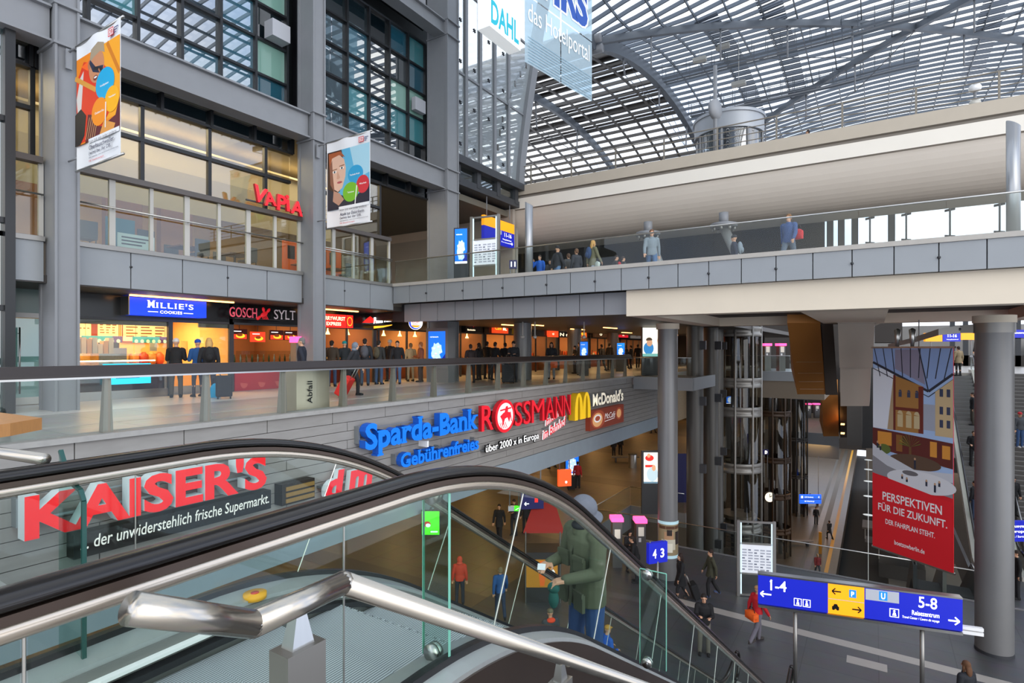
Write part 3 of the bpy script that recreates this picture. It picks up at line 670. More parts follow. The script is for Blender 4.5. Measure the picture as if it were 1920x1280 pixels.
def groin(a, c, label, w=.3, dp=.45):
    a, c = Vector(a), Vector(c); e = empty('roof_groin_rib', (a+c)/2, label, 'rib', 'crossing ribs'); n = 24; rs = []
    d = (c-a); d.z = 0; d.normalize(); s = Vector((-d.y, d.x, 0))*w/2
    for i in range(n+1):
        p = a.lerp(c, i/n); z = zR(p.x, p.y)-.15; p = Vector((p.x, p.y, z)); rs.append([p-s, p+s, p+s-Vector((0, 0, dp)), p-s-Vector((0, 0, dp))])
    MB().rings(rs).build('rib', M_RIB, e)
    q = MB()
    for i in range(4, n-1, 5):
        p = rs[i][0]+s-Vector((0, 0, dp)); MB().tube([p, p-Vector((0, 0, 2.2))], .06, 8).build('strut', M_STEEL, e)
        q.tube([p-Vector((0, 0, 2.2)), rs[min(n, i+5)][0]+s-Vector((0, 0, dp+(2.2 if i+5 < n-1 else 0)))], .03, 5)
    q.build('stay_rod', M_STEELD, e)
groin((-16, 35.5, 0), (2.5, 51, 0), 'roof rib running from the near arch corner up to the crown'); groin((2.5, 51, 0), (21, 66.5, 0), 'roof rib falling from the crown towards the far right corner')
groin((-16, 66.5, 0), (2.5, 51, 0), 'diagonal roof rib rising from the far left corner to the crown'); groin((2.5, 51, 0), (21, 35.5, 0), 'diagonal roof rib running from the crown over to the near right corner')
q = MB()
for dy, dz in ((0, 0), (.35, -.55)): q.tube([(-15.4, 35.2+dy, 22.2+dz), (-16.6, 35.2+dy, 22.2+dz)], .28, 14)
tag(q.build('roof_pin_joint', M_STEEL), 'bolted steel hinge where the roof rib meets the great arch', 'hinge')
# gangways hung under the crossing roof
for y, l in ((47.5, 'steel maintenance gangway with rods under the crossing roof, nearer one'), (55.5, 'steel maintenance gangway with rods under the crossing roof, farther one')):
    e = empty('roof_gangway', (-6, y, 23), l, 'gangway', 'roof gangways'); q = MB(); r = MB()
    xs = fr(-15, 3, 18)
    for a, c in zip(xs, xs[1:]):
        for o_ in (-.5, .5): q.bar((a, y+o_, zR(a, y)-1.2), (c, y+o_, zR(c, y)-1.2), .08, .14)
        q.bar((a, y, zR(a, y)-1.25), (c, y, zR(c, y)-1.25), .3, .03)
        for o_ in (-.5, .5): MB().tube([(a, y+o_, zR(a, y)-1.2), (a, y+o_, zR(a, y)+.1)], .025, 5).build('hanger', M_RIB, e)
    q.build('deck', M_RIB, e)
    for o_ in (-.5, .5):
        r = MB(); r.tube([(a, y+o_, zR(a, y)-.4) for a in xs], .025, 5); r.build('guard_rail', M_RIB, e)
for px, py, l in ((1355, 87, 'floodlight box hung under the roof, upper one of two'), (1385, 157, 'floodlight box hung under the roof above the glass lift head'), (1312, 112, 'floodlight box under the roof beside the great arch')):
    p = PY(px, py, 46); tag(MB().box(p-Vector((.5, .25, .14)), p+Vector((.5, .25, .14))).tube([p, (p.x, p.y, zR(p.x, p.y))], .02, 5).build('floodlight', mat('lamp_housing', '#a7a69f', .5)), l, 'lamp', 'roof floodlights')
# lift head on the platform
e = empty('lift_head', (-6.6, 32, 9.9), 'round glass lift head standing on the upper platform behind the parapet railing', 'lift')
MB().cyl((-6.6, 32), 1.75, 12.7, 13.65, 40).cyl((-6.6, 32), 1.82, 13.5, 13.65, 40).build('roof_drum', mat('lift_grey', '#a2a6ab', .4, .3), e)
MB().cyl((-6.6, 32), 1.65, 9.9, 12.7, 40).build('glass_wall', glass('lift_glass', '#cfd8dc', .22), e)
q = MB()
for k in range(8): q.tube([(-6.6+1.67*math.cos(k*.785), 32+1.67*math.sin(k*.785), 9.9), (-6.6+1.67*math.cos(k*.785), 32+1.67*math.sin(k*.785), 12.7)], .07, 6)
q.build('mullion', M_STEEL, e)
MB().box((-7.4, 31.3, 9.9), (-5.8, 32.7, 12.6)).build('car', M_STEELD, e)
p = PY(1341, 205, 28.3); e = empty('platform_clock', (p.x, p.y, 9.9), 'round platform clock on a pole, seen from behind above the parapet', 'clock')
MB().tube([(p.x, p.y, 9.9), (p.x, p.y, 15.0)], .09, 10).build('pole', M_STEEL, e)
MB().tube([p+Vector((.1, -.03, 0)), p+Vector((-.1, .03, 0))], .46, 28).build('clock_case', mat('clock_back', '#8f9194', .5), e)
p = PY(1828, 165, 26.6); e = empty('camera_unit', (p.x, p.y, ZP), 'white dome camera unit on the upper parapet railing at the right', 'camera')
MB().ell(p, .2, .2, .16).build('dome', M_WHITE, e); MB().ell(p-Vector((0, 0, .55)), .18, .18, .16).build('housing', mat('pale_plastic', '#cfccc2', .4), e); MB().tube([p, (p.x, p.y, ZP-.05)], .05, 8).build('post', M_STEEL, e)
# ================= gallery: railing, shops =================
random.seed(5)
e = empty('gallery_railing', (-10.3, 12, .08), 'long gallery railing with dark wooden handrail, leaning steel posts and glass above the shop signs', 'railing')
M_RAILW = mat('dark_handrail', '#2c2421', .35, .0, .12, 6, stretch=(1, .3, 1))
q = MB(); q.prism([(-.16, 1.0), (.05, .97), (.05, 1.01), (-.02, 1.15), (-.16, 1.15)], (-10.3, -3, 0), (1, 0, 0), (0, 0, 1), -30.3); q.build('handrail', M_RAILW, e)
MB().box((-10.27, -3, .945), (-10.22, 27.3, .975)).build('light_strip', M_ALU, e)
y = -2.2
while y < 27.2:
    q = MB(); q.prism([(-.04, .06), (.1, .06), (.03, .95), (-.05, .95)], (-10.36, y-.06, 0), (1, 0, 0), (0, 0, 1), -.0); q.v.clear(); q.f.clear(); q.m.clear(); q.sm.clear()
    q.rings([[(-10.42, y-.075, .06), (-10.28, y-.075, .06), (-10.28, y+.075, .06), (-10.42, y+.075, .06)], [(-10.36, y-.045, .97), (-10.29, y-.045, .97), (-10.29, y+.045, .97), (-10.36, y+.045, .97)]])
    q.build('post', mat('post_stainless', '#8d857a', .4, .5), e)
    MB().tube([(-10.33, y, .9), (-10.3, y+.12, 1.06)], .02, 6).build('bracket', M_ALU, e)
    if y < 26: MB().box((-10.245, y+.02, .1), (-10.23, y+1.58, .94)).build('glass_panel', G_BAL, e)
    y += 1.6
glass_rail('glass_railing', 'short glass railing around the landing at the far end of the gallery', (-10.2, 27.25), (-7.3, 27.25), .06, .95, 1.4)
# --- doors at the far left
e = empty('door_1', (-18, 5.3, 0)); e['kind'] = 'structure'
MB().box((-18.05, 4.6, 2.2), (-17.95, 6.2, 2.32)).box((-18.05, 5.82, 0), (-17.95, 5.9, 2.2)).box((-18.05, 4.6, 0), (-17.95, 4.66, 2.2)).build('door_frame', M_ALUM, e)
for k, y in ((0, 4.68), (1, 5.26)):
    MB().box((-18.02, y, .02), (-18.0, y+.56, 2.18)).build('door_leaf', mirrorpane('door_teal', '#7fb3ab', .12), e)
    MB().box((-18.03, y, .02), (-17.98, y+.56, .2)).build('kick_plate', M_ALU, e)
    yy = y+(.44 if k == 0 else .12); MB().tube([(-17.9, yy, .3), (-17.9, yy, 1.95)], .02, 8).tube([(-17.9, yy, .4), (-18, yy, .4)], .012, 6).tube([(-17.9, yy, 1.8), (-18, yy, 1.8)], .012, 6).build('door_handle', M_ALU, e)
struct(B((-18.06, -4, 2.32), (-17.98, 6.3, 2.92)).build('wall_over_doors', mat('green_glass_band', '#4d6a66', .2)))
struct(B((-18.1, 6.2, 0), (-17.9, 6.36, 2.92)).build('trim_shopfront', M_STEELD))
tag(MB().tube([(-16.9, 4.75, 2.92), (-16.9, 4.75, 2.2)], .03, 8).box((-16.98, 4.68, 2.12), (-16.8, 4.84, 2.2)).build('ceiling_camera', M_WHITE), 'white camera on a pole under the ceiling by the green glass doors', 'camera')
# --- shop rooms
def shop(k, y0, y1, wall, lightcol, power, depth=3.6, hz=2.3, header='#121416', floorc='#6e5a48', back=None):
    x0 = -18.0; xb = x0-depth
    struct(B((xb-.1, y0, 0), (xb, y1, 2.9)).build('wall_shop_back', mat('shop_wall_'+wall, wall, .7, 0, .06)))
    struct(B((xb, y0, 0), (x0, y0+.06, 2.9)).build('wall_shop_side', mat('shop_wall_'+wall, wall, .7, 0, .06)))
    struct(B((xb, y1-.06, 0), (x0, y1, 2.9)).build('wall_shop_side', mat('shop_wall_'+wall, wall, .7, 0, .06)))
    struct(B((xb, y0, 2.6), (x0-.2, y1, 2.65)).build('ceiling_shop', mat('shop_ceiling', '#b8a387', .8)))
    struct(B((x0-.16, y0, hz), (x0+.0, y1, 2.92)).build('trim_shop_header', mat('header'+header, header, .22)))
    light('shop_lamp', ((x0+xb)/2, (y0+y1)/2, 2.55), depth*.6, power, lightcol, sizey=(y1-y0)*.7)
    q = MB(); q.box((x0-.05, y0, hz-.07), (x0+.03, y1, hz)); q.box((x0-.05, y0, 0), (x0+.03, y0+.08, hz)); q.box((x0-.05, y1-.08, 0), (x0+.03, y1, hz)); struct(q.build('trim_shopfront', M_STEELD))
OR = (1, .60, .25)
shop(1, 6.36, 10.95, '#e6b878', OR, 260); shop(2, 10.95, 14.2, '#7d5236', OR, 90); shop(3, 14.2, 17.4, '#80523a', OR, 110); shop(4, 17.4, 21.2, '#96704c', OR, 150)
for k, (y0, y1, w, p) in enumerate(((21.2, 25.4, '#7f573c', 120), (25.4, 29.5, '#94663e', 120), (29.5, 34, '#6b4630', 130), (34, 39, '#8a5f3f', 150), (39, 45, '#6f4c34', 170), (45, 53, '#5f4230', 200))): shop(5+k, y0, y1, w, OR, p)
struct(B((-24, 53, 0), (-8, 53.3, 2.9)).build('wall_gallery_north', mat('north_dark', '#2a2320', .7)))
# warm strip lamps in the ceilings
def strip(a, c, label, w=.09):
    q = MB(); q.bar(a, c, w, .04); return tag(q.build('strip_lamp', E_WARM), label, 'lamp', 'ceiling strip lamps')
strip((-17.3, 7.6, 2.9), (-17.3, 10.6, 2.9), 'warm strip lamp in the soffit over the blue cookie shop sign')
strip((-17.3, 14.0, 2.9), (-17.3, 15.8, 2.9), 'warm strip lamp in the soffit over the red sausage stand sign')
for i, (x, y) in enumerate(((-15.2, 23), (-14.2, 23.5), (-12.5, 29), (-15, 30), (-12, 36), (-15, 38), (-11.5, 44), (-14, 46))):
    n = ('nearest', 'second', 'third', 'fourth', 'fifth', 'sixth', 'seventh', 'farthest')[i]
    strip((x, y, 2.6), (x+.1, y+1.6, 2.6), f'{n} warm strip lamp in the dark gallery ceiling under the bridge')
for x, y, p in ((-14, 26, 60), (-13, 34, 70), (-14, 44, 90)): light('gallery_downlight', (x, y, 2.55), 1.0, p, (1, .62, .3))
# --- shop front glass of the cookie shop
e = empty('shopfront', (-18, 8.6, 0), 'glazed front of the cookie shop with steel posts, beside the green glass doors', 'shopfront')
for y0, y1 in ((6.45, 8.0), (8.02, 8.95), (9.06, 9.9), (9.92, 10.87)): 
    if y0 == 9.06: continue
    MB().box((-18.02, y0, .25), (-18.0, y1, 2.22)).build('pane', G_SHOP, e)
MB().box((-18.05, 6.45, 0), (-17.98, 8.95, .24)).build('plinth', M_ALU, e)
MB().box((-18.06, 8.94, 0), (-17.94, 9.06, 2.23)).build('post', M_STEELD, e)
MB().box((-18.1, 6.45, 2.1), (-18.05, 8.95, 2.23)).box((-18.1, 9.9, 2.1), (-18.05, 10.87, 2.23)).build('shutter_box', mat('shutter_grey', '#6d6a64', .5), e)
# interior of the cookie shop
e = empty('shop_counter', (-19.2, 7.8, 0), 'dark cookie shop counter with lit glass display case behind the shop front', 'counter')
MB().box((-19.4, 6.6, 0), (-18.7, 9.0, .85)).build('body', mat('maroon_panel', '#4a2018', .5), e)
MB().box((-19.5, 6.55, .85), (-18.6, 9.05, .9)).build('worktop', M_ALU, e)
MB().box((-19.3, 6.9, 1.25), (-18.7, 8.95, 1.27)).box((-18.68, 6.9, .9), (-18.66, 8.95, 1.27)).build('glass_case', G_SHOP, e)
MB().box((-18.7, 6.95, 1.05), (-18.66, 8.9, 1.085)).build('light_tube', E_WHITE, e)
M_COOK = [mat('cookie_a', '#b5763a', .7, 0, .3, 30), mat('cookie_b', '#7a4422', .7, 0, .3, 30), mat('cookie_c', '#d9a866', .7, 0, .3, 30)]
proto = None
for i in range(16):
    y = 7.0+i*.122; q = MB(); q.mi = 0; q.box((-19.1, y, .9), (-18.75, y+.1, .92)); q.mi = 1
    for k in range(4): q.ell((-18.8-k*.08, y+.05, .94), .04, .045, .018, 8, 4)
    tag(q.build('cookie_tray', [M_WHITE, M_COOK[i % 3]]), None, 'tray', 'cookie trays in the display case'); bpy.data.objects[-1] if False else None
for i, o in enumerate([o for o in bpy.data.objects if o.name.startswith('cookie_tray')]): o['label'] = 'tray of cookies in the lit counter case of the cookie shop'
for i in range(9):
    y = 6.75+i*.14; z = .9; t = MB(); h = random.uniform(.35, .6); t.box((-19.45, y, 1.28), (-19.2, y+.12, 1.28+h*.8)); tag(t.build('carton', mat('carton%d' % (i % 3), ('#d8c9b4', '#c99b6b', '#b9b6ae')[i % 3], .6)), 'pale carton stacked on the cookie shop counter', 'carton', 'cartons on the counter')
def board(x, y0, y1, z0, z1, col, label, lines=3, txtc=M_BLACK, name='menu_board', frame=None, grp=None):
    e = empty(name, (x, (y0+y1)/2, z0), label, 'board', grp); B((x-.05, y0, z0), (x, y1, z1)).build('panel', col, e)
    p = Print((x, y0, z0), (0, y1-y0, 0), (0, 0, z1-z0))
    for i in range(lines):
        for k in range(3): p.rect(.08+.3*k, .8-.7*i/max(1, lines), .08+.3*k+random.uniform(.12, .24), .86-.7*i/max(1, lines), txtc)
    if frame:
        for r_ in ((0, 0, 1, .05), (0, .95, 1, 1), (0, 0, .02, 1), (.98, 0, 1, 1)): p.rect(*r_, frame)
    p.build('print', e); return e
M_CRB = mat('menu_cream', '#f0d9a0', .5, emit=.5); M_MAROON = mat('maroon_wall', '#8a2c18', .5); M_BRN = mat('menu_brown', '#8a5a2c', .5)
struct(B((-21.6, 6.42, 1.75), (-21.56, 8.9, 2.5)).build('trim_maroon_band', M_MAROON))
e = board(-21.51, 7.0, 7.7, 1.8, 2.4, M_CRB, 'menu board with round cookie pictures on the maroon band', 0); p = Print((-21.505, 7.0, 1.8), (0, .7, 0), (0, 0, .6))
for j in range(3):
    for i in range(4-(j == 1)): p.disc(.14+.24*i+(.12 if j == 1 else 0), .2+.3*j, .07, .085, (M_COOK[(i+j) % 3], mat('cookie_red', '#b53324', .6))[i == 1 and j == 2], 14)
p.build('cookie_print', e)
board(-21.51, 7.95, 8.3, 1.8, 2.4, M_CRB, 'narrow menu board with a red dot on the maroon band', 2, M_BRN); board(-21.51, 8.5, 9.1, 1.8, 2.4, M_CRB, 'menu board with rows of small print, left of the large framed menu', 5, M_BRN)
board(-21.51, 9.2, 10.75, 1.65, 2.4, M_CRB, 'large framed menu board in the cookie shop', 5, M_BRN, frame=M_MAROON)
M_TEAL = mat('teal_strip', '#1f8fa8', .5); M_PUR = mat('purple_strip', '#4a2f72', .5)
for y0, l in ((7.55, 'teal and purple picture strip hung over the counter, left one'), (8.95, 'teal and purple picture strip hung over the counter, right one')):
    e = empty('picture_strip', (-20.2, y0, 1.6), l, 'banner'); B((-20.22, y0, 1.62), (-20.2, y0+1.1, 1.82)).build('panel', M_TEAL, e)
    p = Print((-20.2, y0, 1.62), (0, 1.1, 0), (0, 0, .2)); p.rect(.75, 0, 1, 1, M_PUR)
    for k in range(6): p.disc(.1+.16*k, .25, .05, .3, mat('strip_pale', '#9fd0d6', .5))
    [MB().tube([(-20.21, y0+t, 1.81), (-20.21, y0+t, 2.6)], .006, 5).build('cord', M_STEELD, e) for t in (.1, 1.0)]; p.build('print', e)
board(-21.0, 6.45, 7.25, 1.35, 1.6, mat('pink_red_board', '#e8344a', .5, emit=.6), 'glowing pink-red board at the left edge of the cookie shop', 1, M_WHITE, name='light_board')
e = empty('coffee_machine', (-20.9, 8.6, .9), 'steel coffee machine at the back of the cookie shop', 'machine'); B((-21.3, 8.2, .9), (-20.7, 9.0, 1.45)).build('body', M_ALU, e); MB().cyl((-21, 8.4), .1, 1.45, 1.65, 12).cyl((-21, 8.8), .1, 1.45, 1.65, 12).build('hopper', M_BLACK, e)
tag(B((-21.5, 6.5, 0), (-20.6, 10.8, .9)).build('back_counter', mat('warm_laminate', '#c07a3c', .5)), 'warm-toned back counter along the cookie shop wall', 'counter')
for i, (y, c) in enumerate(((9.3, '#d98f5a'), (9.6, '#c84a3a'), (9.85, '#e0a060'), (10.1, '#cf5b2e'))): tag(MB().lathe((-20.9, y, .9), [(.1, 0), (.16, .1), (.15, .3), (.05, .42)], 12).build('balloon_jar', mat('jar'+c, c, .3)), f"{('peach','red','honey-coloured','orange')[i]} round jar on the back counter of the cookie shop", 'jar')
tag(B((-18.515, 9.2, .25), (-18.46, 10.2, .8)).build('ice_cream_panel', mat('orange_front', '#f0902a', .5, emit=.5)), 'orange front panel of the counter where the two customers stand', 'panel')
tag(B((-18.52, 9.1, 0), (-19.3, 10.3, .86)).build('till_counter', M_ALU), 'steel till counter beside the shop post where customers stand', 'counter')
e = empty('light_sign', (-17.9, 7.9, .28), 'cyan light sign in the lower shop window with the cookie shop name', 'sign')
B((-17.96, 7.2, .42), (-17.9, 8.42, 1.0)).build('panel', mat('cyan_light', '#17c3ea', .4, emit=.9), e); p = Print((-17.9, 7.2, .42), (0, 1.22, 0), (0, 0, .58)); p.text("MILLIE'S", .28, .66, mat('cyan_text', '#0b4a63', .5), .5, .18, serif=True)
p.rect(.36, .5, .66, .53, mat('cyan_text', '#0b4a63', .5)); p.rect(.25, .28, .75, .31, mat('cyan_text2', '#128fb0', .5)); p.build('print', e)
for y, z, c, l in ((9.75, 1.35, '#8a97a0', 'small grey notice on the warm wall behind the customers'), (10.75, 1.3, '#d9b27c', 'small framed picture at the right end of the cookie shop')):
    tag(B((-20.6, y-.1, z), (-20.57, y+.12, z+.4)).build('wall_notice', mat('notice'+c, c, .5)), l, 'notice')
# --- blue illuminated sign
def boxsign(a, c, Xf, z0, z1, m, name, label, depth=.22, side=None):
    e = empty(name, (Xf, (a+c)/2, z0), label, 'sign'); depth = Xf+18.0; q = MB(); q.box((Xf-depth, a, z0), (Xf, c, z1)); q.build('box', [m], e)
    if side: B((Xf-depth-.02, a-.03, z0-.01), (Xf+.004, a, z1+.01)).build('end_cap', side, e)
    return e, Print((Xf, a, z0), (0, c-a, 0), (0, 0, z1-z0))
M_BLUE = mat('sign_blue', '#0838d8', .4, emit=1.0); M_SW = mat('sign_white', '#ffffff', .4, emit=1.2)
a = PX(243, 590, -17.55); c = PX(387, 596, -17.55)
e, p = boxsign(a.y, c.y, -17.55, 2.38, 2.88, M_BLUE, 'shop_sign', 'blue illuminated cookie shop sign with white serif letters', side=M_ALUM)
p.text('M', .22, .45, M_SW, .08, .42, bold=.02); p.rect(.21, .45, .245, .48, M_SW).rect(.275, .45, .31, .48, M_SW).rect(.21, .84, .24, .87, M_SW).rect(.28, .84, .31, .87, M_SW); p.text("ILLIE'S", .325, .45, M_SW, .49, .33, serif=True, bold=.01, space=1.15); p.text('COOKIES', .37, .14, M_SW, .29, .17, bold=.02, space=1.1); p.rect(.22, .2, .345, .24, M_SW); p.rect(.68, .2, .81, .24, M_SW); p.build('lettering', e)
# --- fish restaurant sign and front
e = empty('shop_sign', (-17.7, 12.3, 2.35), 'fish restaurant sign of outlined letters around a red lobster', 'sign')
M_LRED = mat('letter_rose', '#d4566a', .4, emit=.35); M_LW = mat('letter_pale', '#c9bfc6', .4, emit=.25); M_LOB = mat('lobster_red', '#d2202a', .4, emit=.4)
a, c = PX(428, 590, -17.7), PX(480, 594, -17.7); q = MB(); q.side_mi = 1; text_on(q, 'GOSCH', (-17.7, a.y, 2.46), (0, 1, 0), (0, 0, 1), c.y-a.y, .33, .06, bold=.012, serif=True); text_on(q, 'GOSCH', (-17.636, a.y+.02, 2.48), (0, 1, 0), (0, 0, 1), c.y-a.y-.04, .29, .003, bold=-.012); q.m[-1] = q.m[-1]; q.build('lettering', [M_LRED, M_STEELD], e)
a, c = PX(512, 594, -17.7), PX(552, 598, -17.7); q = MB(); q.side_mi = 1; text_on(q, 'SYLT', (-17.7, a.y, 2.46), (0, 1, 0), (0, 0, 1), c.y-a.y, .33, .06, serif=True); q.build('lettering', [M_LW, M_STEELD], e)
a = PX(495, 595, -17.62); q = MB(); yb, zb = a.y, 2.6
q.ell((-17.62, yb, zb), .04, .16, .08, 12, 6, Matrix.Rotation(.5, 3, 'X')); q.ell((-17.62, yb+.17, zb+.14), .04, .1, .05, 10, 5, Matrix.Rotation(.9, 3, 'X')); q.ell((-17.62, yb-.02, zb+.16), .04, .09, .05, 10, 5, Matrix.Rotation(1.8, 3, 'X'))
for k in range(4): q.tube([(-17.62, yb-.1+.06*k, zb-.02), (-17.62, yb-.02+.06*k, zb-.17)], .012, 6)
for k in range(3): q.ell((-17.62, yb-.17-.03*k, zb-.1-.03*k), .035, .06, .045, 8, 5)
q.build('lobster', M_LOB, e); MB().box((-18.0, yb-1.0, 2.42), (-17.71, yb+.95, 2.45)).build('rail', M_STEELD, e)
e = empty('food_counter', (-18.4, 12.5, 0), 'red-fronted fish counter under a row of glowing menu screens', 'counter')
B((-18.9, 11.2, 0), (-18.2, 14.0, .9)).build('body', mat('counter_red', '#c21f2b', .35), e); B((-18.95, 11.15, .9), (-18.15, 14.05, .95)).build('worktop', M_ALU, e)
p = Print((-18.2, 11.2, 0), (0, 2.8, 0), (0, 0, .9))
for k in range(4): p.disc(.12+.24*k, .3, .05, .22, mat('counter_red_light', '#dd5a52', .4), 16, 180, 360)
p.build('front_print', e); MB().box((-18.3, 11.3, .95), (-18.28, 13.9, 1.35)).build('sneeze_guard', G_SHOP, e)
M_SCR = mat('menu_screen_red', '#d8361c', .4, emit=1.1); M_SCY = mat('menu_screen_yellow', '#ffb52a', .4, emit=1.2); M_SCD = mat('menu_screen_dark', '#3a0d0a', .4, emit=.3)
for k, y in enumerate((11.35, 12.05, 12.8, 13.4)):
    z = 1.75-(.08 if k == 1 else 0); e = empty('menu_screen', (-18.6, y, z), f"{('first','second','third','fourth')[k]} glowing food menu screen over the fish counter, from the cookie shop side", 'screen', 'menu screens')
    B((-18.66, y, z), (-18.6, y+.56, z+.36)).build('panel', (M_SCD, M_SCR, M_SCD, M_SCD)[k], e); p = Print((-18.6, y, z), (0, .56, 0), (0, 0, .36)); p.rect(.04, .05, .96, .5, M_SCR); p.disc(.55, .35, .3, .22, M_SCY); p.disc(.5, .45, .2, .15, mat('food_brown', '#8a3a12', .5, emit=.5)); p.rect(.1, .75, .6, .82, M_SW); p.build('print', e); MB().tube([(-18.63, y+.28, z+.35), (-18.63, y+.28, 2.6)], .012, 6).build('hanger', M_STEELD, e)
for i in range(22): tag(MB().lathe((-18.55-.15*(i % 2), 11.4+i*.11, .95), [(.03, 0), (.03, .17), (.012, .22), (.012, .28)], 8).build('bottle', mat('bottle%d' % (i % 3), ('#4c5b33', '#8a6a2c', '#b9b7a8')[i % 3], .15)), 'small bottle in the row on the fish counter', 'bottle', 'bottles on the fish counter')
e = empty('menu_totem', (-17.3, 13.35, 0), 'tall standing menu board with a burger picture in front of the fish counter', 'board')
B((-17.4, 13.05, 0), (-17.3, 13.6, 1.6)).build('panel', M_BLACK, e); p = Print((-17.3, 13.05, 0), (0, .55, 0), (0, 0, 1.6)); p.rect(0, 0, 1, .62, M_LOB); p.text('Kuchen', .12, .86, M_SW, .7, .06); p.text('Fisch', .12, .75, M_SW, .5, .06); p.text('5,70', .4, .65, M_SW, .5, .06); p.disc(.5, .42, .38, .09, M_WHITE); p.disc(.5, .36, .36, .08, mat('burger', '#c9503a', .5)); p.rect(0, 0, .06, 1, M_WHITE); p.rect(.94, 0, 1, 1, M_WHITE); p.build('print', e)
tag(B((-16.4, 12.05, 0), (-16.1, 12.22, 1.62)).build('pink_pillar_base', M_ALUM), 'slim steel terminal beside the blue banner column', 'terminal')
tag(B((-16.42, 12.02, 1.63), (-16.08, 12.24, 1.83)).build('pink_beacon', mat('pink_glow', '#ff4a8a', .4, emit=2.0)), 'glowing pink sign cap on the slim steel terminal', 'lamp')
# --- sausage stand, pizza, burger
M_RSG = mat('red_lightbox', '#d8251f', .4, emit=.9); M_CRM = mat('cream_letters', '#fff0c8', .4, emit=1.2)
a, c = PX(597, 596, -17.6), PX(662, 596, -17.6); e, p = boxsign(a.y, c.y, -17.6, 2.26, 2.76, M_RSG, 'shop_sign', 'red illuminated sausage stand sign beside the second banner column'); p.text('CURRYWURST', .03, .53, M_CRM, .73, .3, bold=.02); p.text('EXPRESS', .22, .13, M_CRM, .42, .27, bold=.02); p.rect(.79, 0, .8, 1, M_BLACK); p.disc(.9, .5, .08, .36, M_SCY); p.disc(.9, .5, .065, .3, M_RSG)
for k in range(3): p.line(.87+.03*k, .3, .86+.03*k, .68, .018, M_BLACK)
p.build('lettering', e)
e = empty('shop_sign', (-17.7, 17.2, 2.3), 'pizza restaurant sign with red hat, white script and yellow swoosh', 'sign'); a = PX(700, 600, -17.7); q = MB(); q.mi = 0; q.side_mi = 0
text_on(q, 'Pizza', (-17.7, a.y, 2.48), (0, 1, .12), (0, -.12, 1), .52, .26, .05, bold=.02, shear=.3); text_on(q, 'Hut', (-17.7, a.y+.62, 2.56), (0, 1, .12), (0, -.12, 1), .42, .24, .05, bold=.02, shear=.3)
q.mi = 1; q.prism([(-.3, .02), (-.05, .2), (.12, .3), (.3, .2), (.42, .05), (.1, .02)], (-17.72, a.y-.3, 2.48), (0, 1, 0), (0, 0, 1), .04); q.mi = 2; q.prism([(0, 0), (.5, .06), (1.0, .16), (1.05, .2), (.5, .13), (0, .1)], (-17.7, a.y+.02, 2.28), (0, 1, 0), (0, 0, 1), .05); q.build('lettering', [M_SW, M_RSG, M_SCY], e); B((-18.0, a.y-.2, 2.44), (-17.72, a.y+1.0, 2.47)).build('rail', M_STEELD, e)
p0 = PX(779, 605, -16.9); e = empty('round_sign', p0, 'round burger restaurant sign with blue crescent hung under the ceiling', 'sign')
n_ = Vector((.5, -.85, 0)).normalized(); u_ = Vector((-n_.y, n_.x, 0)); MB().tube([p0-n_*.08, p0], .3, 32).build('disc', M_SW, e); MB().tube([p0+Vector((0, 0, .3))-n_*.04, p0+Vector((0, 0, .62))-n_*.04], .03, 8).build('hanger', M_STEELD, e)
p = Print(p0, u_, (0, 0, 1)); M_BUN = mat('bun_yellow', '#f6a21a', .4, emit=.9); p.disc(0, 0, .28, .28, M_BLUE, 32); p.disc(.03, .02, .24, .25, M_SW, 32); p.disc(.01, .1, .2, .13, M_BUN, 20, 0, 180); p.disc(.01, -.1, .2, .1, M_BUN, 20, 180, 360); p.text('BURGER', -.17, .0, M_RSG, .36, .09, bold=.03); p.text('KING', -.11, -.1, M_RSG, .24, .09, bold=.03); p.build('print', e)
# generic fittings for the orange shops
def counter(y0, y1, col, label, x=-19.4):
    e = empty('food_counter', (x, (y0+y1)/2, 0), label, 'counter', 'food counters'); B((x-.4, y0, 0), (x+.2, y1, .95)).build('body', mat('cnt'+col, col, .4, 0, .1), e); B((x-.45, y0-.04, .95), (x+.25, y1+.04, 1.0)).build('worktop', M_ALU, e); return e
counter(14.5, 17.0, '#7a2a16', 'dark red food counter of the sausage stand'); counter(17.8, 20.8, '#a0522a', 'brown food counter of the burger restaurant'); counter(21.6, 25, '#8a4a20', 'brown bakery counter behind the broad column'); counter(26, 29, '#a8642c', 'cafe counter under the red and yellow cafe sign'); counter(30, 33.5, '#7d4220', 'shop counter behind the nearest gallery column'); counter(35, 38.5, '#b06a30', 'shop counter piled with goods beyond the second gallery column'); counter(40, 44, '#80401e', 'counter of the shop by the blue map screen'); counter(46, 51, '#6f3a1c', 'counter of the farthest shop on the gallery')
ords = ['first', 'second', 'third', 'fourth', 'fifth', 'sixth', 'seventh', 'eighth', 'ninth', 'tenth', 'eleventh', 'twelfth', 'thirteenth', 'fourteenth', 'fifteenth', 'sixteenth']
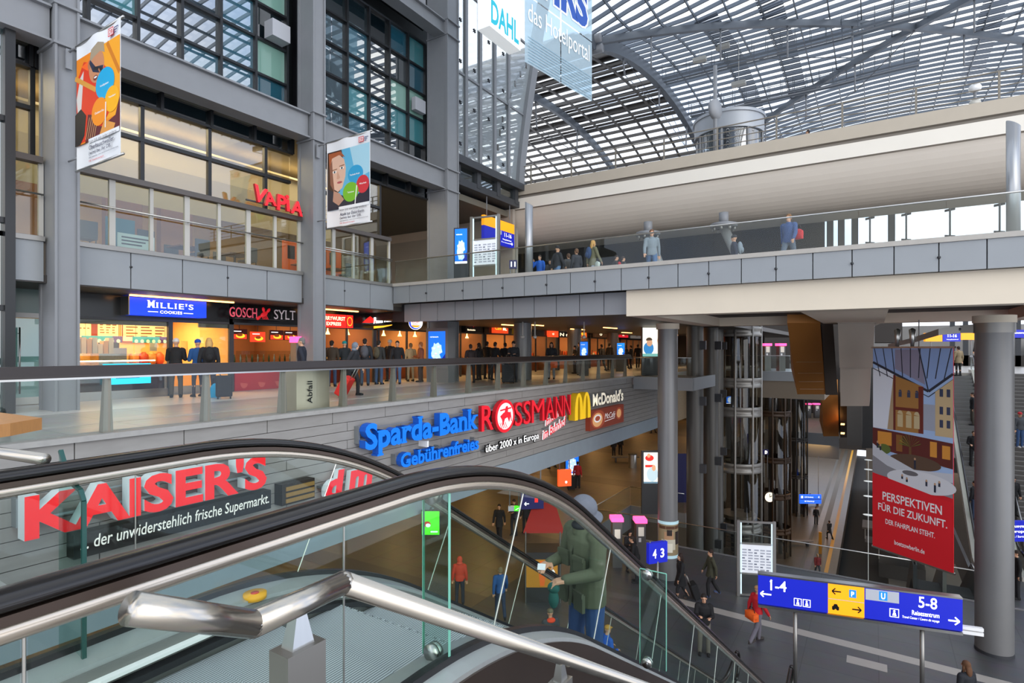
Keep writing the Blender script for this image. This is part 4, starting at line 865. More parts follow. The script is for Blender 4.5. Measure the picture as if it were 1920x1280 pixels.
for y0, y1 in ((14.5, 17.2), (17.7, 21), (21.5, 25.2), (25.7, 29.3), (29.8, 33.7), (34.3, 38.7), (39.3, 44.6), (45.3, 52.5)):
    ws = dict(zip((14.5, 17.7, 21.5, 25.7, 29.8, 34.3, 39.3, 45.3), ('sausage stand', 'burger restaurant', 'bakery behind the broad column', 'cafe under the red and yellow sign', 'shop behind the nearest gallery column', 'shop past the orange square sign', 'shop by the blue map screen', 'farthest gallery shop')))[y0]
    e = empty('wall_shelf', (-21.4, (y0+y1)/2, 0), 'tall goods shelf at the back of the ' + ws, 'shelf', 'shop shelves')
    for z in (.02, .45, .9, 1.3, 1.68): B((-21.59, y0+.25, z), (-21.25, y1-.25, z+.03)).build('board', M_STEELD, e)
    for y in (y0+.22, y1-.25): B((-21.59, y, 0), (-21.25, y+.03, 1.71)).build('side', M_STEELD, e)
    n = int((y1-y0-.6)/.42)
    for z in (.93, 1.33):
        for i in range(n):
            c = random.choice(('#e0a24a', '#c4521f', '#f0cf8a', '#6b2f18', '#d9d0b8', '#a8331c')); y = y0+.32+i*.42
            tag(B((-21.5, y, z), (-21.3, y+random.uniform(.16, .34), z+random.uniform(.14, .3))).build('shelf_pack', mat('goods'+c, c, .5)), 'pack of goods on the shelves at the back of the warm-lit shops', 'pack', 'goods on the shop shelves')
    f = MB(); m = max(2, round((y1-y0)/1.5))
    for i in range(m+1): f.box((-18.04, y0-.1+(y1-y0+.2)*i/m-.035, 0), (-17.96, y0-.1+(y1-y0+.2)*i/m+.035, 2.25))
    struct(f.build('trim_shopfront', M_STEELD))
k = 0
for y0, y1 in ((14.5, 17.2), (17.7, 21), (21.5, 25.2), (25.7, 29.3), (29.8, 33.7), (34.3, 38.7), (39.3, 44.6), (45.3, 52.5)):
    n = 2 if y1-y0 < 4.5 else 3
    for i in range(n):
        ya = y0+(y1-y0)*(i+.1)/n; yb = y0+(y1-y0)*(i+.85)/n
        board(-21.53, ya, yb, 1.7, 2.3, (M_SCD, M_CRB, M_SCR)[k % 3], f'{ords[k % 16]} lit menu board in the row of shops after the fish restaurant' if k < 16 else f'{ords[k-16]} lit menu board of the two far shops on the gallery', 3, (M_SCY, M_BRN, M_CRM)[k % 3], grp='menu boards of the food shops'); k += 1
    for i in range(10):
        y = y0+.55+(y1-y0-1.1)*i/9; c = random.choice(('#d9822b', '#b5491f', '#e3b25a', '#7a3b1a', '#c9c1a8')); y = min(y, 50.8); tag(B((-19.7, y-.08, 1.0), (-19.4, y+.1, 1.0+random.uniform(.12, .4))).build('food_box', mat('goods'+c, c, .5)), 'box of goods on a food counter in the warm-lit shops', 'box', 'goods on the food counters')
for i in range(12):
    y = 14.6+i*1.05; tag(MB().lathe((-18.9, y, 2.02), [(.02, .3), (.03, .16), (.1, 0), (.0, .0)], 10).tube([(-18.9, y, 2.3), (-18.9, y, 2.6)], .008, 5).build('pendant_lamp', mat('pendant_glow', '#ffc070', .4, emit=4)), 'small glowing pendant lamp hung over the food counters', 'lamp', 'pendant lamps over the counters')
# signs of the farther shops on the header band
def hsign(px, py0, px1, py1, col, label, txts, X=-17.85, em=.9, tc=None):
    a, c = PX(px, py1, X), PX(px1, py1, X); z0 = PX(px, py1, X).z; z1 = PX(px, py0, X).z; z0 = max(z0, 2.22); z1 = min(z1, 2.9)
    if z1-z0 < .2: z0, z1 = 2.3, 2.8
    e, p = boxsign(a.y, c.y, X, z0, z1, mat('hs'+col, col, .4, emit=em), 'shop_sign', label, .12)
    for t, x, y, w, h, m in txts: p.text(t, x, y, m, w, h, bold=.02)
    p.build('lettering', e)
hsign(873, 602, 902, 622, '#140c0a', 'dark bakery sign with red and gold name behind the broad column', [('Kamps', .08, .45, .6, .42, M_LOB), ('Backstube', .12, .14, .5, .16, M_CRM)], em=.05)
hsign(926, 606, 953, 624, '#d8431c', 'red cafe sign with yellow and white name on the gallery', [('Café', .08, .35, .45, .4, M_SCY), ('ML', .62, .3, .28, .42, M_CRM)])
hsign(968, 610, 993, 627, '#f0b020', 'yellow shop sign half hidden by the nearest gallery column', [('Z', .75, .25, .15, .5, M_BLACK)])
hsign(1029, 618, 1047, 633, '#ee4a22', 'orange square shop sign between the gallery columns', [('ti', .35, .3, .2, .3, M_CRM)])
hsign(1048, 620, 1068, 633, '#0c0c14', 'dark shop sign with white letters beside the orange square sign', [('N n', .1, .2, .8, .5, M_CRM)], em=.05)
hsign(1085, 618, 1100, 632, '#ec5a20', 'orange shop sign just past the second gallery column', [('MM', .2, .3, .6, .4, M_SCY)])
hsign(1115, 620, 1138, 632, '#5b3a22', 'brown glass shop sign past the second gallery column', [('o', .4, .3, .2, .4, M_CRM)], em=.3)
hsign(1160, 620, 1178, 632, '#c01d2a', 'dark red shop sign at the far end of the gallery', [('K', .4, .25, .2, .45, M_CRM)])
hsign(1185, 622, 1203, 634, '#8e8a86', 'grey picture sign at the far end of the gallery', [('x', .4, .3, .2, .4, M_BLACK)], em=.3)
# --- litter bin
c = PX(575, 780, -10.9); y0, y1 = PX(545, 720, -10.9).y, PX(607, 720, -10.9).y
e = empty('litter_bin', (-10.9, (y0+y1)/2, 0), 'brushed steel litter bin with curved lid behind the gallery glass', 'bin')
q = MB(); n = 10; rs = []
for z in (.0, .95): rs.append([(-10.7+.1*math.sin(math.pi*i/n), y0+(y1-y0)*i/n, z) for i in range(n+1)]+[(-11.2, y1, z), (-11.2, y0, z)])
q.rings(rs); q.build('body', mat('bin_steel', '#b9ad9b', .4, .35, .06, 40, stretch=(20, 20, .2)), e)
q = MB(); rs = []
for i in range(n+1):
    t = i/n; z = 1.06-.1*math.sin(math.pi*t); rs.append([(-10.62, y0+(y1-y0)*t, z), (-11.22, y0+(y1-y0)*t, z), (-11.22, y0+(y1-y0)*t, z-.03), (-10.62, y0+(y1-y0)*t, z-.03)])
q.rings(rs); q.build('lid', M_ALU, e)
q = MB(); text_on(q, 'Abfall', (-10.6, y0+.34, .2), (0, 0, 1), (0, -1, 0), .5, .13, .004, bold=.01); q.build('lettering', M_BLACK, e)
# ================= lettering on the stone wall =================
XW = -10.2
U, V = (0, 1, 0), (0, 0, 1)
M_KR = mat('letter_red', '#e2141c', .4, emit=.35); M_KW = mat('letter_side_white', '#dfe6e8', .45); M_RODS = mat('sign_rod', '#8f9396', .4, .6)
def word(name, label, txt, y0, y1, zb, h, xf, depth, mf, ms, bold=.0, serif=False, slope=0, shear=0, letter_name='letter', rods=True, sp=1.0):
    k0 = xf/XW; y0 *= k0; y1 *= k0; zb = EYE+(zb-EYE)*k0; h *= k0      # measured on the wall face, set where the letters stand
    e = empty(name, (xf, (y0+y1)/2, zb), label, 'sign'); W_ = []
    full = text_mesh(txt, bold, shear); xs = [v.co.x for v in full.vertices]; ys = [v.co.y for v in full.vertices]; x0, x1 = min(xs), max(xs)
    ref = text_mesh('H', bold, shear); hh = max(v.co.y for v in ref.vertices); k = h/hh; sx = (y1-y0)/(x1-x0)
    for i, ch in enumerate(txt):
        if ch == ' ': continue
        m = text_mesh(ch, bold, shear); pre = text_mesh(txt[:i+1], bold, shear); cx1 = max(v.co.x for v in pre.vertices); w = max(v.co.x for v in m.vertices)-min(v.co.x for v in m.vertices)
        ylo = min(v.co.y for v in m.vertices); hi = max(v.co.y for v in m.vertices)
        q = MB(); q.side_mi = 1; ya = y0+(cx1-w-x0)*sx
        text_on(q, ch, (xf-depth, ya, zb+ylo*k+slope*(ya-y0)), U, V, w*sx, (hi-ylo)*k, depth, bold, shear, serif); q.build(letter_name, [mf, ms], e)
    if rods:
        q = MB(); q.box((xf-depth-.02, y0, zb+h*.3), (xf-depth, y1, zb+h*.36)); q.box((xf-depth-.02, y0, zb+h*.75), (xf-depth, y1, zb+h*.8))
        n = max(2, int((y1-y0)/1.6))
        for i in range(n+1): q.box((XW, y0+(y1-y0)*i/n-.02, zb+h*.2), (xf-depth, y0+(y1-y0)*i/n+.02, zb+h*.9))
        q.build('mounting_rail', M_RODS, e)
    return e
word('supermarket_sign', 'large red channel letters with white sides of the supermarket, seen through the escalator glass', "KAISER'S", 3.12, 6.95, -1.3, .6, -9.78, .24, M_KR, M_KW, bold=.035)
e = empty('slogan_board', (-9.95, 5.4, -1.8), 'black board with the pale supermarket slogan under the big red letters', 'sign'); q = MB(); q.box((-10.2, 3.62, -1.7), (-9.95, 6.87, -1.34)); q.build('panel', mat('slogan_black', '#17120f', .4), e)
q = MB(); text_on(q, '... der unwiderstehlich frische Supermarkt.', (-9.945, 3.7, -1.64), U, V, 3.12, .25, .006, shear=.12, bold=.008); q.build('lettering', mat('slogan_pale', '#dcd9d2', .4, emit=.35), e)
e = empty('slatted_box', (-10.0, 7.6, -1.75), 'small dark box with golden slats beside the slogan board', 'box'); B((-10.2, 7.12, -1.72), (-9.95, 7.9, -1.3)).build('case', mat('slat_case', '#241a12', .5), e)
for i in range(3): B((-9.95, 7.2, -1.68+.12*i), (-9.93, 7.88, -1.6+.12*i)).build('slat', mat('gold_slat', '#8a6a34', .4), e)
M_SB = mat('bank_blue', '#0a6fe0', .4, emit=.35); M_SBS = mat('bank_blue_side', '#0a4fae', .45, emit=.08)
e = word('bank_sign', 'big blue slab-serif letters of the bank on the stone wall', 'Sparda-Bank', 9.55, 14.1, -.98, .6, -9.85, .2, M_SB, M_SBS, bold=.03, serif=True, slope=-.0)
word('bank_slogan', 'smaller blue slab-serif lettering under the bank name', 'Gebührenfreies', 10.75, 14.15, -1.62, .36, -9.88, .16, M_SB, M_SBS, bold=.03, serif=True)
tag(B((-10.2, 11.42, -1.16), (-9.9, 11.48, -1.0)).build('white_box', M_WHITE), 'small white and red box fixed above the smaller blue lettering', 'box')
M_RR = mat('drug_red', '#e01b2c', .4, emit=.35); M_RRS = mat('drug_red_side', '#a80f1c', .45, emit=.05)
e = word('drugstore_sign', 'red roman letters of the drugstore with a round emblem on the stone wall', 'R', 14.3, 14.95, -1.12, .78, -9.9, .12, M_RR, M_RRS, bold=.01, rods=False)
q = MB(); q.box((-10.2, 13.9, -.9), (-10.02, 19.4, -.86)); q.box((-10.2, 13.9, -.5), (-10.02, 19.4, -.46)); q.build('mounting_rail', M_RODS, e)
y = 15.75
for ch, w in (('S', .5), ('S', .5), ('M', .95), ('A', .72), ('N', .62), ('N', .62)):
    q = MB(); q.side_mi = 1; text_on(q, ch, (-10.02, y, -1.12), U, V, w*.92, .78, .12, .0); q.build('letter', [M_RR, M_RRS], e); y += (w+.06)*.97
q = MB(); q.side_mi = 1; n = 36; cy_, cz_ = 15.13, -.71
ring = lambda a, b, x: [(x, cy_+a*math.cos(2*math.pi*i/n), cz_+b*math.sin(2*math.pi*i/n)) for i in range(n)]
q.mi = 1; q.rings([ring(.56, .52, -10.02), ring(.56, .52, -9.88)]); q.mi = 0; q.add(ring(.56, .52, -9.875), [tuple(range(n))]); q.build('emblem_disc', [M_RR, M_RRS], e)
p = Print((-9.873, cy_, cz_), U, V); M_EW = mat('emblem_white', '#f1efef', .4, emit=.3); p.disc(0, 0, .45, .42, M_EW, 32)
p.poly([(-.3, .02), (-.1, .12), (.1, .14), (.26, .1), (.3, -.05), (.22, -.22), (.12, -.05), (-.02, -.08), (-.14, -.3), (-.2, -.1)], M_RR).poly([(-.05, .12), (.02, .3), (.14, .32), (.16, .14)], M_RR).line(-.3, .2, .35, .24, .05, M_RR).line(.28, .12, .36, -.2, .05, M_RR)
for k in range(4): p.line(-.32+.1*k, -.18, -.2+.1*k, -.38, .03, M_RR)
p.build('emblem', e)
e = empty('slogan_letters', (-10, 16, -1.85), 'white letters with black rims under the drugstore name', 'sign'); q = MB(); q.mi = 0; q.side_mi = 0; text_on(q, 'über 2000 x in Europa', (-10.05, 14.2, -1.83), U, V, 3.3, .34, .05, bold=.035); q.mi = 1; q.side_mi = 1; text_on(q, 'über 2000 x in Europa', (-9.995, 14.23, -1.805), U, V, 3.24, .29, .004, bold=-.004); q.build('lettering', [M_BLACK, M_SW], e); MB().box((-10.2, 14.2, -1.7), (-10.05, 17.5, -1.67)).build('mounting_rail', M_RODS, e)
e = empty('slogan_letters', (-10, 19, -1.9), 'red handwritten letters on the stone wall right of the white slogan', 'sign'); q = MB(); q.mi = 0; q.side_mi = 1; text_on(q, 'mitten', (-10.1, 18.1, -1.38), (0, 1, .25), (0, -.25, 1), 1.1, .28, .05, bold=.02, shear=.35); text_on(q, 'im Bahnhof', (-10.1, 17.9, -1.85), (0, 1, .2), (0, -.2, 1), 1.9, .34, .05, bold=.02, shear=.35); q.build('lettering', [M_RR, M_EW], e); MB().box((-10.2, 18.0, -1.5), (-10.1, 19.7, -1.46)).build('mounting_rail', M_RODS, e)
# golden arches, burger restaurant name and coffee picture
M_Y = mat('arch_yellow', '#f6c614', .4, emit=.35); M_YS = mat('arch_yellow_side', '#caa010', .45, emit=.05)
e = empty('arches_sign', (-10, 21.3, -1.4), 'yellow double arch sign on the stone wall', 'sign'); q = MB()
for s in (0, 1):
    cy0 = 20.05+.37+s*.72; outer = [(cy0+.37*math.cos(t), -1.38+1.06*math.sin(t)**.75) for t in [math.pi*i/18 for i in range(19)]]; inner = [(cy0+.1*math.cos(t), -1.38+.92*math.sin(t)**.75) for t in [math.pi*i/18 for i in range(19)]]
    if s: outer = outer; inner = inner
    poly = outer+inner[::-1]; a = [(-9.85, y, z) for y, z in poly]; b_ = [(-10.12, y, z) for y, z in poly]; m = len(poly)
    q.mi = 0; q.add(a, [(i, i+1, m-2-i, m-1-i) for i in range(18)]); q.mi = 1; q.add(a+b_, [(i, (i+1) % m, m+(i+1) % m, m+i) for i in range(m)])
q.build('arches', [M_Y, M_YS], e); B((-10.2, 20.3, -1.0), (-10.12, 21.4, -.9)).build('mounting_rail', M_RODS, e)
word('restaurant_sign', 'pale letters of the burger restaurant hung right of the yellow arches', "McDonald's", 22.5, 26.0, -1.02, .5, -9.95, .1, mat('pale_letter', '#efe6d0', .4, emit=.45), M_RODS, bold=.03)
e = empty('picture_board', (-10, 24.1, -2.05), 'brown picture board with coffee cups under the pale restaurant letters', 'board'); B((-10.2, 21.75, -2.0), (-9.98, 25.5, -1.17)).build('panel', mat('coffee_brown', '#7a2f1c', .4, emit=.25), e)
p = Print((-9.98, 21.75, -2.0), (0, 3.75, 0), (0, 0, .83)); M_CF = mat('coffee_tan', '#d8a06a', .4, emit=.35); M_CF2 = mat('coffee_red', '#a8482a', .4, emit=.25)
p.disc(.22, .5, .2, .46, M_CF2).disc(.2, .48, .14, .36, M_CF).disc(.2, .55, .1, .2, M_EW).disc(.2, .55, .07, .13, M_CF2).disc(.84, .55, .1, .34, M_CF2).disc(.84, .55, .07, .24, M_CF).text('McCafé', .4, .42, M_EW, .32, .3, shear=.3).line(.4, .3, .7, .36, .03, M_EW).build('print', e)
# red drugstore mark seen low through the escalator glass
e = empty('round_letter_sign', (-10, 9.3, -1.9), 'red rounded letter sign low on the stone wall behind the escalator', 'sign'); q = MB(); q.side_mi = 1; text_on(q, 'd', (-10.05, 8.15, -1.86), U, V, .52, .62, .14, bold=.05, shear=.15); text_on(q, 'm', (-10.05, 8.78, -1.82), U, V, .72, .5, .14, bold=.05, shear=.15); q.build('lettering', [M_RR, M_KW], e); B((-10.2, 8.15, -1.6), (-10.05, 9.5, -1.55)).build('mounting_rail', M_RODS, e)

# ================= hanging cloth banners =================
def cloth(x0, x1, Y, z0, z1, label, bracket):
    e = empty('cloth_banner', ((x0+x1)/2, Y, z0), label, 'banner', 'job banners on the columns'); q = MB(); n = 12
    rs = [[(x0+(x1-x0)*i/n, Y+.02*math.sin(i*.9)+.01, z) for i in range(n+1)] for z in (z0, z1)]
    q.smooth = True; q.rings(rs, False, False); q.build('cloth', mat('banner_white', '#eef0f2', .6), e)
    for zz_ in (z0, z1): MB().tube([(x0-.05, Y+.02, zz_), (x1+.05, Y+.02, zz_)], .027, 8).build('pole', M_ALU, e)
    MB().tube([(bracket, Y+.02, z1), (x0, Y+.02, z1)], .025, 8).box((bracket, Y-.05, z1-.4), (bracket+.06, Y+.07, z1+.05)).build('bracket', M_STEEL, e); MB().tube([(bracket, Y+.02, z0+.3), (x0, Y+.02, z0+.3)], .02, 8).build('bracket', M_STEEL, e)
    return e, Print((x0, Y-.012, z0), (x1-x0, 0, 0), (0, 0, z1-z0))
C = lambda n, h: mat('print_'+n, h, .6)
def dbbox(p):
    p.rect(.75, .9, .86, .96, C('dbred', '#d8202c')); p.rect(.76, .907, .85, .953, M_WHITE); p.text('DB', .77, .913, C('dbred', '#d8202c'), .07, .034, bold=.02)
    for i in range(3): p.rect(.875, .94-.018*i, .96-.02*i, .947-.018*i, C('blue', '#33407a'))
def jobtext(p, l2):
    p.text('Kein Job wie jeder andere:', .33, .163, C('grey', '#9a9a9e'), .6, .03); p.text(l2, .33, .118, C('navy', '#1d2148'), .54, .035, bold=.006); p.text('(w/m) bei der DB.', .33, .072, C('navy', '#1d2148'), .48, .035, bold=.006)
    p.text('Jetzt bewerben: www.deutschebahn.com/karriere', .33, .05, C('navy', '#1d2148'), .63, .015); p.text('DB. Zukunft bewegen.', .33, .022, C('dbred', '#d8202c'), .34, .018)
e, p = cloth(-15.05, -12.93, 5.52, 5.38, 8.17, 'tall cloth banner with a worker in orange and red on the nearer column', -15.5)
p.rect(.03, .19, .985, .875, C('orange', '#f08a1a')); p.poly([(.6, .875), (.985, .875), (.985, .3), (.7, .3)], C('amber', '#f5a623')); p.line(.72, .87, .98, .6, .05, C('ochre', '#d07a18'))
p.poly([(.03, .7), (.2, .83), (.42, .78), (.62, .74), (.78, .64), (.8, .36), (.5, .2), (.03, .2)], C('vest_red', '#e03a1c')); p.poly([(.03, .56), (.12, .72), (.2, .76), (.14, .45), (.06, .44)], C('vest_grey', '#d9d4cf')); p.poly([(.14, .8), (.34, .82), (.3, .74)], C('vest_orange', '#ff6a24'))
ox, oy = -.03, .05
q_ = lambda *pts: [(x+ox, y+oy) for x, y in pts]
p.disc(.52+ox, .69+oy, .17, .125, C('skin', '#c98a62')); p.poly(q_((.36, .74), (.4, .84), (.55, .87), (.68, .84), (.7, .76), (.6, .79), (.46, .77)), C('hair_ash', '#a8977e')); p.disc(.36+ox, .73+oy, .035, .035, C('skin2', '#b87650')); p.poly(q_((.36, .74), (.44, .66), (.66, .61), (.67, .67), (.5, .69), (.38, .765)), C('goggles', '#1f2a44')); p.poly(q_((.44, .68), (.63, .63), (.64, .66), (.48, .695)), C('goggle_lens', '#0c0f18')); p.disc(.5+ox, .605+oy, .05, .02, C('mouth', '#7a3a2c')); p.disc(.5+ox, .609+oy, .035, .007, M_WHITE); p.line(.57+ox, .66+oy, .6+ox, .63+oy, .02, C('skin2', '#b87650'))
p.line(.0, .735, .48, .56, .05, C('wood', '#d99a3e')); p.poly([(.0, .19), (.0, .44), (.14, .47), (.26, .4), (.22, .25), (.12, .19)], C('dark', '#1a1719')); p.poly([(.24, .19), (.3, .4), (.42, .38), (.5, .28), (.62, .26), (.9, .3), (.985, .42), (.985, .19)], C('maroon', '#5b1622')); 
for k in range(5): p.line(.25+.05*k, .21, .34+.05*k, .37, .012, C('rope', '#c9a06a'))
p.poly([(.55, .19), (.66, .3), (.9, .24), (.85, .19)], C('leather', '#e09a4a'))
p.disc(.68, .575, .2, .115, C('cyan', '#1aa8d8'), 36).disc(.83, .43, .15, .095, C('yellow', '#f9b41a'), 30).disc(.56, .38, .17, .105, C('orange2', '#f5921e'), 32)
p.text('Kraftpaket', .58, .555, M_WHITE, .18, .02, bold=.02); p.text('Teamplayer', .76, .44, M_WHITE, .15, .018, bold=.02); p.text('Outdoor-Fan', .46, .37, M_WHITE, .2, .018, bold=.02); p.line(.69, .24, .7, .43, .02, M_WHITE)
p.rect(.32, .17, .985, .205, C('paper', '#eef0f2')); dbbox(p); jobtext(p, 'Oberbauschweißer'); p.build('print', e)
e, p = cloth(-15.03, -13.02, 12.4, 5.32, 8.1, 'tall cloth banner with a pale face on blue on the farther column', -15.5)
p.rect(.03, .2, .985, .875, C('skyblue', '#5fb4d8')); p.poly([(.55, .875), (.985, .875), (.985, .55), (.7, .5)], C('paleblue', '#a9d6e6')); p.poly([(.03, .875), (.36, .875), (.42, .7), (.32, .4), (.03, .35)], C('hair_dark', '#3a2118')); p.poly([(.03, .2), (.03, .46), (.2, .4), (.38, .35), (.6, .28), (.985, .42), (.985, .2)], C('workwear', '#1b2034'))
p.poly([(.12, .82), (.3, .83), (.42, .76), (.46, .66), (.45, .56), (.38, .44), (.28, .4), (.18, .44), (.1, .56), (.08, .7)], C('paleskin', '#e0b9a2')); p.poly([(.06, .86), (.34, .86), (.44, .78), (.3, .82), (.14, .8), (.08, .68)], C('hair_red', '#a85a34')); p.poly([(.08, .7), (.1, .5), (.2, .4), (.16, .6), (.14, .78)], C('faceshade', '#8a5a48'))
for x, y in ((.2, .635), (.37, .665)): p.disc(x, y, .045, .014, M_WHITE).disc(x, y, .018, .014, C('eye', '#2d3d4a')).line(x-.06, y+.025, x+.06, y+.03, .012, C('brow', '#7a4a30'))
p.poly([(.27, .64), (.33, .56), (.3, .545), (.25, .55)], C('nose', '#cfa088')); p.disc(.32, .505, .06, .013, C('lips', '#b0545a')); p.poly([(.18, .42), (.32, .38), (.42, .3), (.3, .24), (.16, .3)], C('neck', '#b98d78'))
p.disc(.68, .56, .17, .1, C('midblue', '#2b9fd0'), 32).disc(.84, .43, .14, .1, C('rosered', '#cf2f3c'), 30).disc(.57, .37, .175, .11, C('green', '#74b92a'), 32)
p.text('Technik-Profi', .55, .55, M_WHITE, .22, .018, bold=.02); p.text('Mitarbeit', .77, .43, M_WHITE, .15, .018, bold=.02); p.text('Teilnehmer', .5, .36, M_WHITE, .15, .018, bold=.02); p.line(.67, .22, .71, .43, .02, M_WHITE)
p.rect(.3, .19, .985, .225, C('paper', '#eef0f2')); dbbox(p); jobtext(p, 'Azubi zur Elektrikerin'); p.build('print', e)
# translucent hotel banner hung below the roof
A, Bq = Vector((-10.6, 18.1, 11.75)), Vector((-10.0, 22.0, 11.75)); u = (Bq-A).normalized(); A = A-u*.5
M_MESH = glass('banner_mesh', '#b9d3e0', .03, .3, body='#afc4ce', bodyfac=.7); M_MESHW = mat('mesh_white', '#f4f7f8', .6); M_HRS = mat('hotel_blue', '#1f4fa6', .5); M_TURQ = mat('turquoise_print', '#19b6c9', .5)
e = empty('mesh_banner', (A+Bq)/2, 'large translucent blue banner of a hotel portal hung under the glass roof', 'banner'); L = (Bq-A).length
for i, zz in enumerate((12.7, 11.9)):
    a = A+u*(L*i/2+.03); c = A+u*(L*(i+1)/2-.03); n = Vector((u.y, -u.x, 0))*.01
    for j in range(3):
        z0_, z1_ = (11.8, 14.3, 16.8)[j], (14.25, 16.75, 19.2)[j]
        MB().add([a+Vector((0, 0, z0_-A.z)), c+Vector((0, 0, z0_-A.z)), c+Vector((0, 0, z1_-A.z)), a+Vector((0, 0, z1_-A.z))], [(0, 1, 2, 3)]).build('cloth_panel', M_MESH, e)
p = Print(A+Vector((u.y, -u.x, 0))*.02+Vector((0, 0, .05)), u, (0, 0, 1)); 
p.text('das Hotelportal', L-4.25, 1.35, M_MESHW, 4.0, .9); p.text('HRS', L-3.6, 2.75, M_MESHW, 3.3, 1.75, bold=.09); p.text('HRS', L-3.52, 2.83, M_HRS, 3.14, 1.6, bold=.05)
for k in range(9): p.rect(.2, .08+.11*k, L-.1, .1+.11*k, mat('mesh_line', '#7fa3b5', .6)) if k < 9 else None
p.build('print', e); MB().tube([A+Vector((0, 0, 7.5)), Bq+Vector((0, 0, 7.5))], .05, 8).build('top_pole', M_STEEL, e)
[MB().tube([k+Vector((0, 0, 7.5)), k+Vector((0, 0, 11))], .015, 5).build('hanging_rope', M_STEELD, e) for k in (A, Bq)]
o = PD(918, 62, 19.0); r = PD(976, 88, 20.6); u2 = (r-o); u2.z = 0; ln = u2.length; u2.normalize(); n2 = Vector((u2.y, -u2.x, 0)); zb = o.z
e = empty('light_box', (o+r)/2, 'white light box with turquoise letters under the roof, left of the hotel banner', 'sign'); zb = EYE+(HY-48)/F*19
q = MB(); q.rings([[Vector((o.x, o.y, zb)), Vector((o.x, o.y, zb))+u2*ln, Vector((o.x, o.y, zb))+u2*ln-n2*.5, Vector((o.x, o.y, zb))-n2*.5], [Vector((o.x, o.y, zb+4)), Vector((o.x, o.y, zb+4))+u2*ln, Vector((o.x, o.y, zb+4))+u2*ln-n2*.5, Vector((o.x, o.y, zb+4))-n2*.5]])
q.build('case', mat('lightbox_white', '#f3f8f8', .5, emit=.3), e); p = Print(Vector((o.x, o.y, zb))+n2*.002, u2, (0, 0, 1)); p.text('DAHL', .08, .15, M_TURQ, ln-.2, .8, bold=.03); p.build('lettering', e); MB().tube([Vector((o.x, o.y, zb+4))-n2*.25, Vector((o.x, o.y, zb+8))-n2*.25], .03, 6).build('hanging_rope', M_STEELD, e)

# ================= screens, boards and direction signs =================
M_SCB = mat('screen_blue', '#0b63e6', .3, emit=1.1); M_MAP = mat('screen_map', '#a9c9f2', .3, emit=1.0); M_NAVY = mat('screen_navy', '#06258a', .3, emit=.7)
GER = [(.3, .95), (.42, .88), (.5, .92), (.62, .96), (.72, .86), (.84, .84), (.86, .66), (.92, .5), (.78, .44), (.7, .4), (.8, .24), (.86, .16), (.74, .08), (.6, .04), (.44, .06), (.26, .05), (.22, .2), (.1, .3), (.08, .46), (.14, .58), (.1, .72), (.24, .78)]
def screen(o, u, w, h, label, case=None, name='map_screen', grp='blue map screens', depth=.14, marg=.05, art='map', zfoot=None):
    o = Vector(o); u = Vector(u).normalized(); v = Vector((0, 0, 1)); n = u.cross(v); e = empty(name, o+u*w/2, label, 'screen', grp)
    q = MB(); q.obox(o+u*w/2+v*h/2-n*(depth/2+.004), u*(w/2+marg), n*depth/2, v*(h/2+marg)); q.build('case', case or M_BLACK, e)
    if zfoot is not None: MB().obox(o+u*w/2+v*((zfoot-o.z-marg)/2)-n*(depth/2+.004), u*(w/2+marg), n*depth*.45, v*((o.z-marg-zfoot)/2)).build('stand', case or M_STEELD, e)
    p = Print(o, u*w, v*h); 
    if art == 'map':
        p.rect(0, 0, 1, 1, M_SCB).rect(0, 0, 1, .06, M_SW if zfoot else M_NAVY).poly([(.6, .06), (1, .06), (1, .35)], M_NAVY); p.poly([(.1+.8*x, .08+.62*y) for x, y in GER], M_MAP)
        for x, y in ((.35, .5), (.6, .55), (.45, .35), (.7, .4), (.5, .2), (.3, .28)): p.disc(x, y, .05, .02, M_SW).rect(x-.03, y-.035, x+.04, y-.025, M_RSG)
        p.text('WETTER HEUTE', .1, .82, M_SW, .5, .03, bold=.02)
    else: art(p)
    p.build('picture', e); return e
q = PX(799, 684, -16.1); screen((-16.18, 18.75, .72), (1, .0, 0), .92, 1.45, 'blue map screen in a grey stand in front of the broad column foot', M_STEEL, depth=.5, marg=.14, zfoot=0)
a = PY(853, 500, 17.6); screen((a.x, 17.6, 4.75), (.9, .3, 0), .5, 1.35, 'blue map screen on the upper bridge in front of the broad column', M_STEELD, zfoot=ZB)
for px, dd, l in ((1088, 30, 'blue map screen beside the second gallery column'), (1157, 36, 'blue map screen at the far end of the gallery')):
    a = PD(px, 655, dd); screen((a.x, a.y, .9), (CS, SN, 0), 14*dd/F, .9, l, M_STEELD, zfoot=0)
a = PZ(1061, 900, ZL); dd = 38; a = PD(1061, 655, dd); screen((a.x, a.y, EYE-(890-655)/F*dd), (CS, SN, 0), 24*dd/F, 48*dd/F, 'blue map screen on the lower concourse under the stone wall end', M_STEELD, zfoot=ZL, depth=.4)
a = PD(1362, 655, 52); screen((a.x, a.y, EYE-(757-655)/F*52), (CS, SN, 0), 13*52/F, 20*52/F, 'small blue map screen seen through the glass lift', M_STEELD, zfoot=ZL-.0)
def art_boy(p):
    p.rect(0, 0, 1, 1, mat('ad_cream', '#f6f2dc', .4, emit=1.0)); p.disc(.35, .28, .3, .22, mat('ad_blue', '#2f86c8', .4, emit=.7)); p.disc(.4, .48, .17, .13, mat('ad_skin', '#d8a27c', .4, emit=.7)); p.disc(.38, .56, .19, .1, mat('ad_hair', '#5b4632', .4, emit=.4), 16, 0, 200); p.rect(0, 0, 1, .1, mat('ad_teal', '#7fc2b8', .4, emit=.6)); p.disc(.95, .55, .1, .12, mat('ad_skin', '#d8a27c', .4, emit=.7))
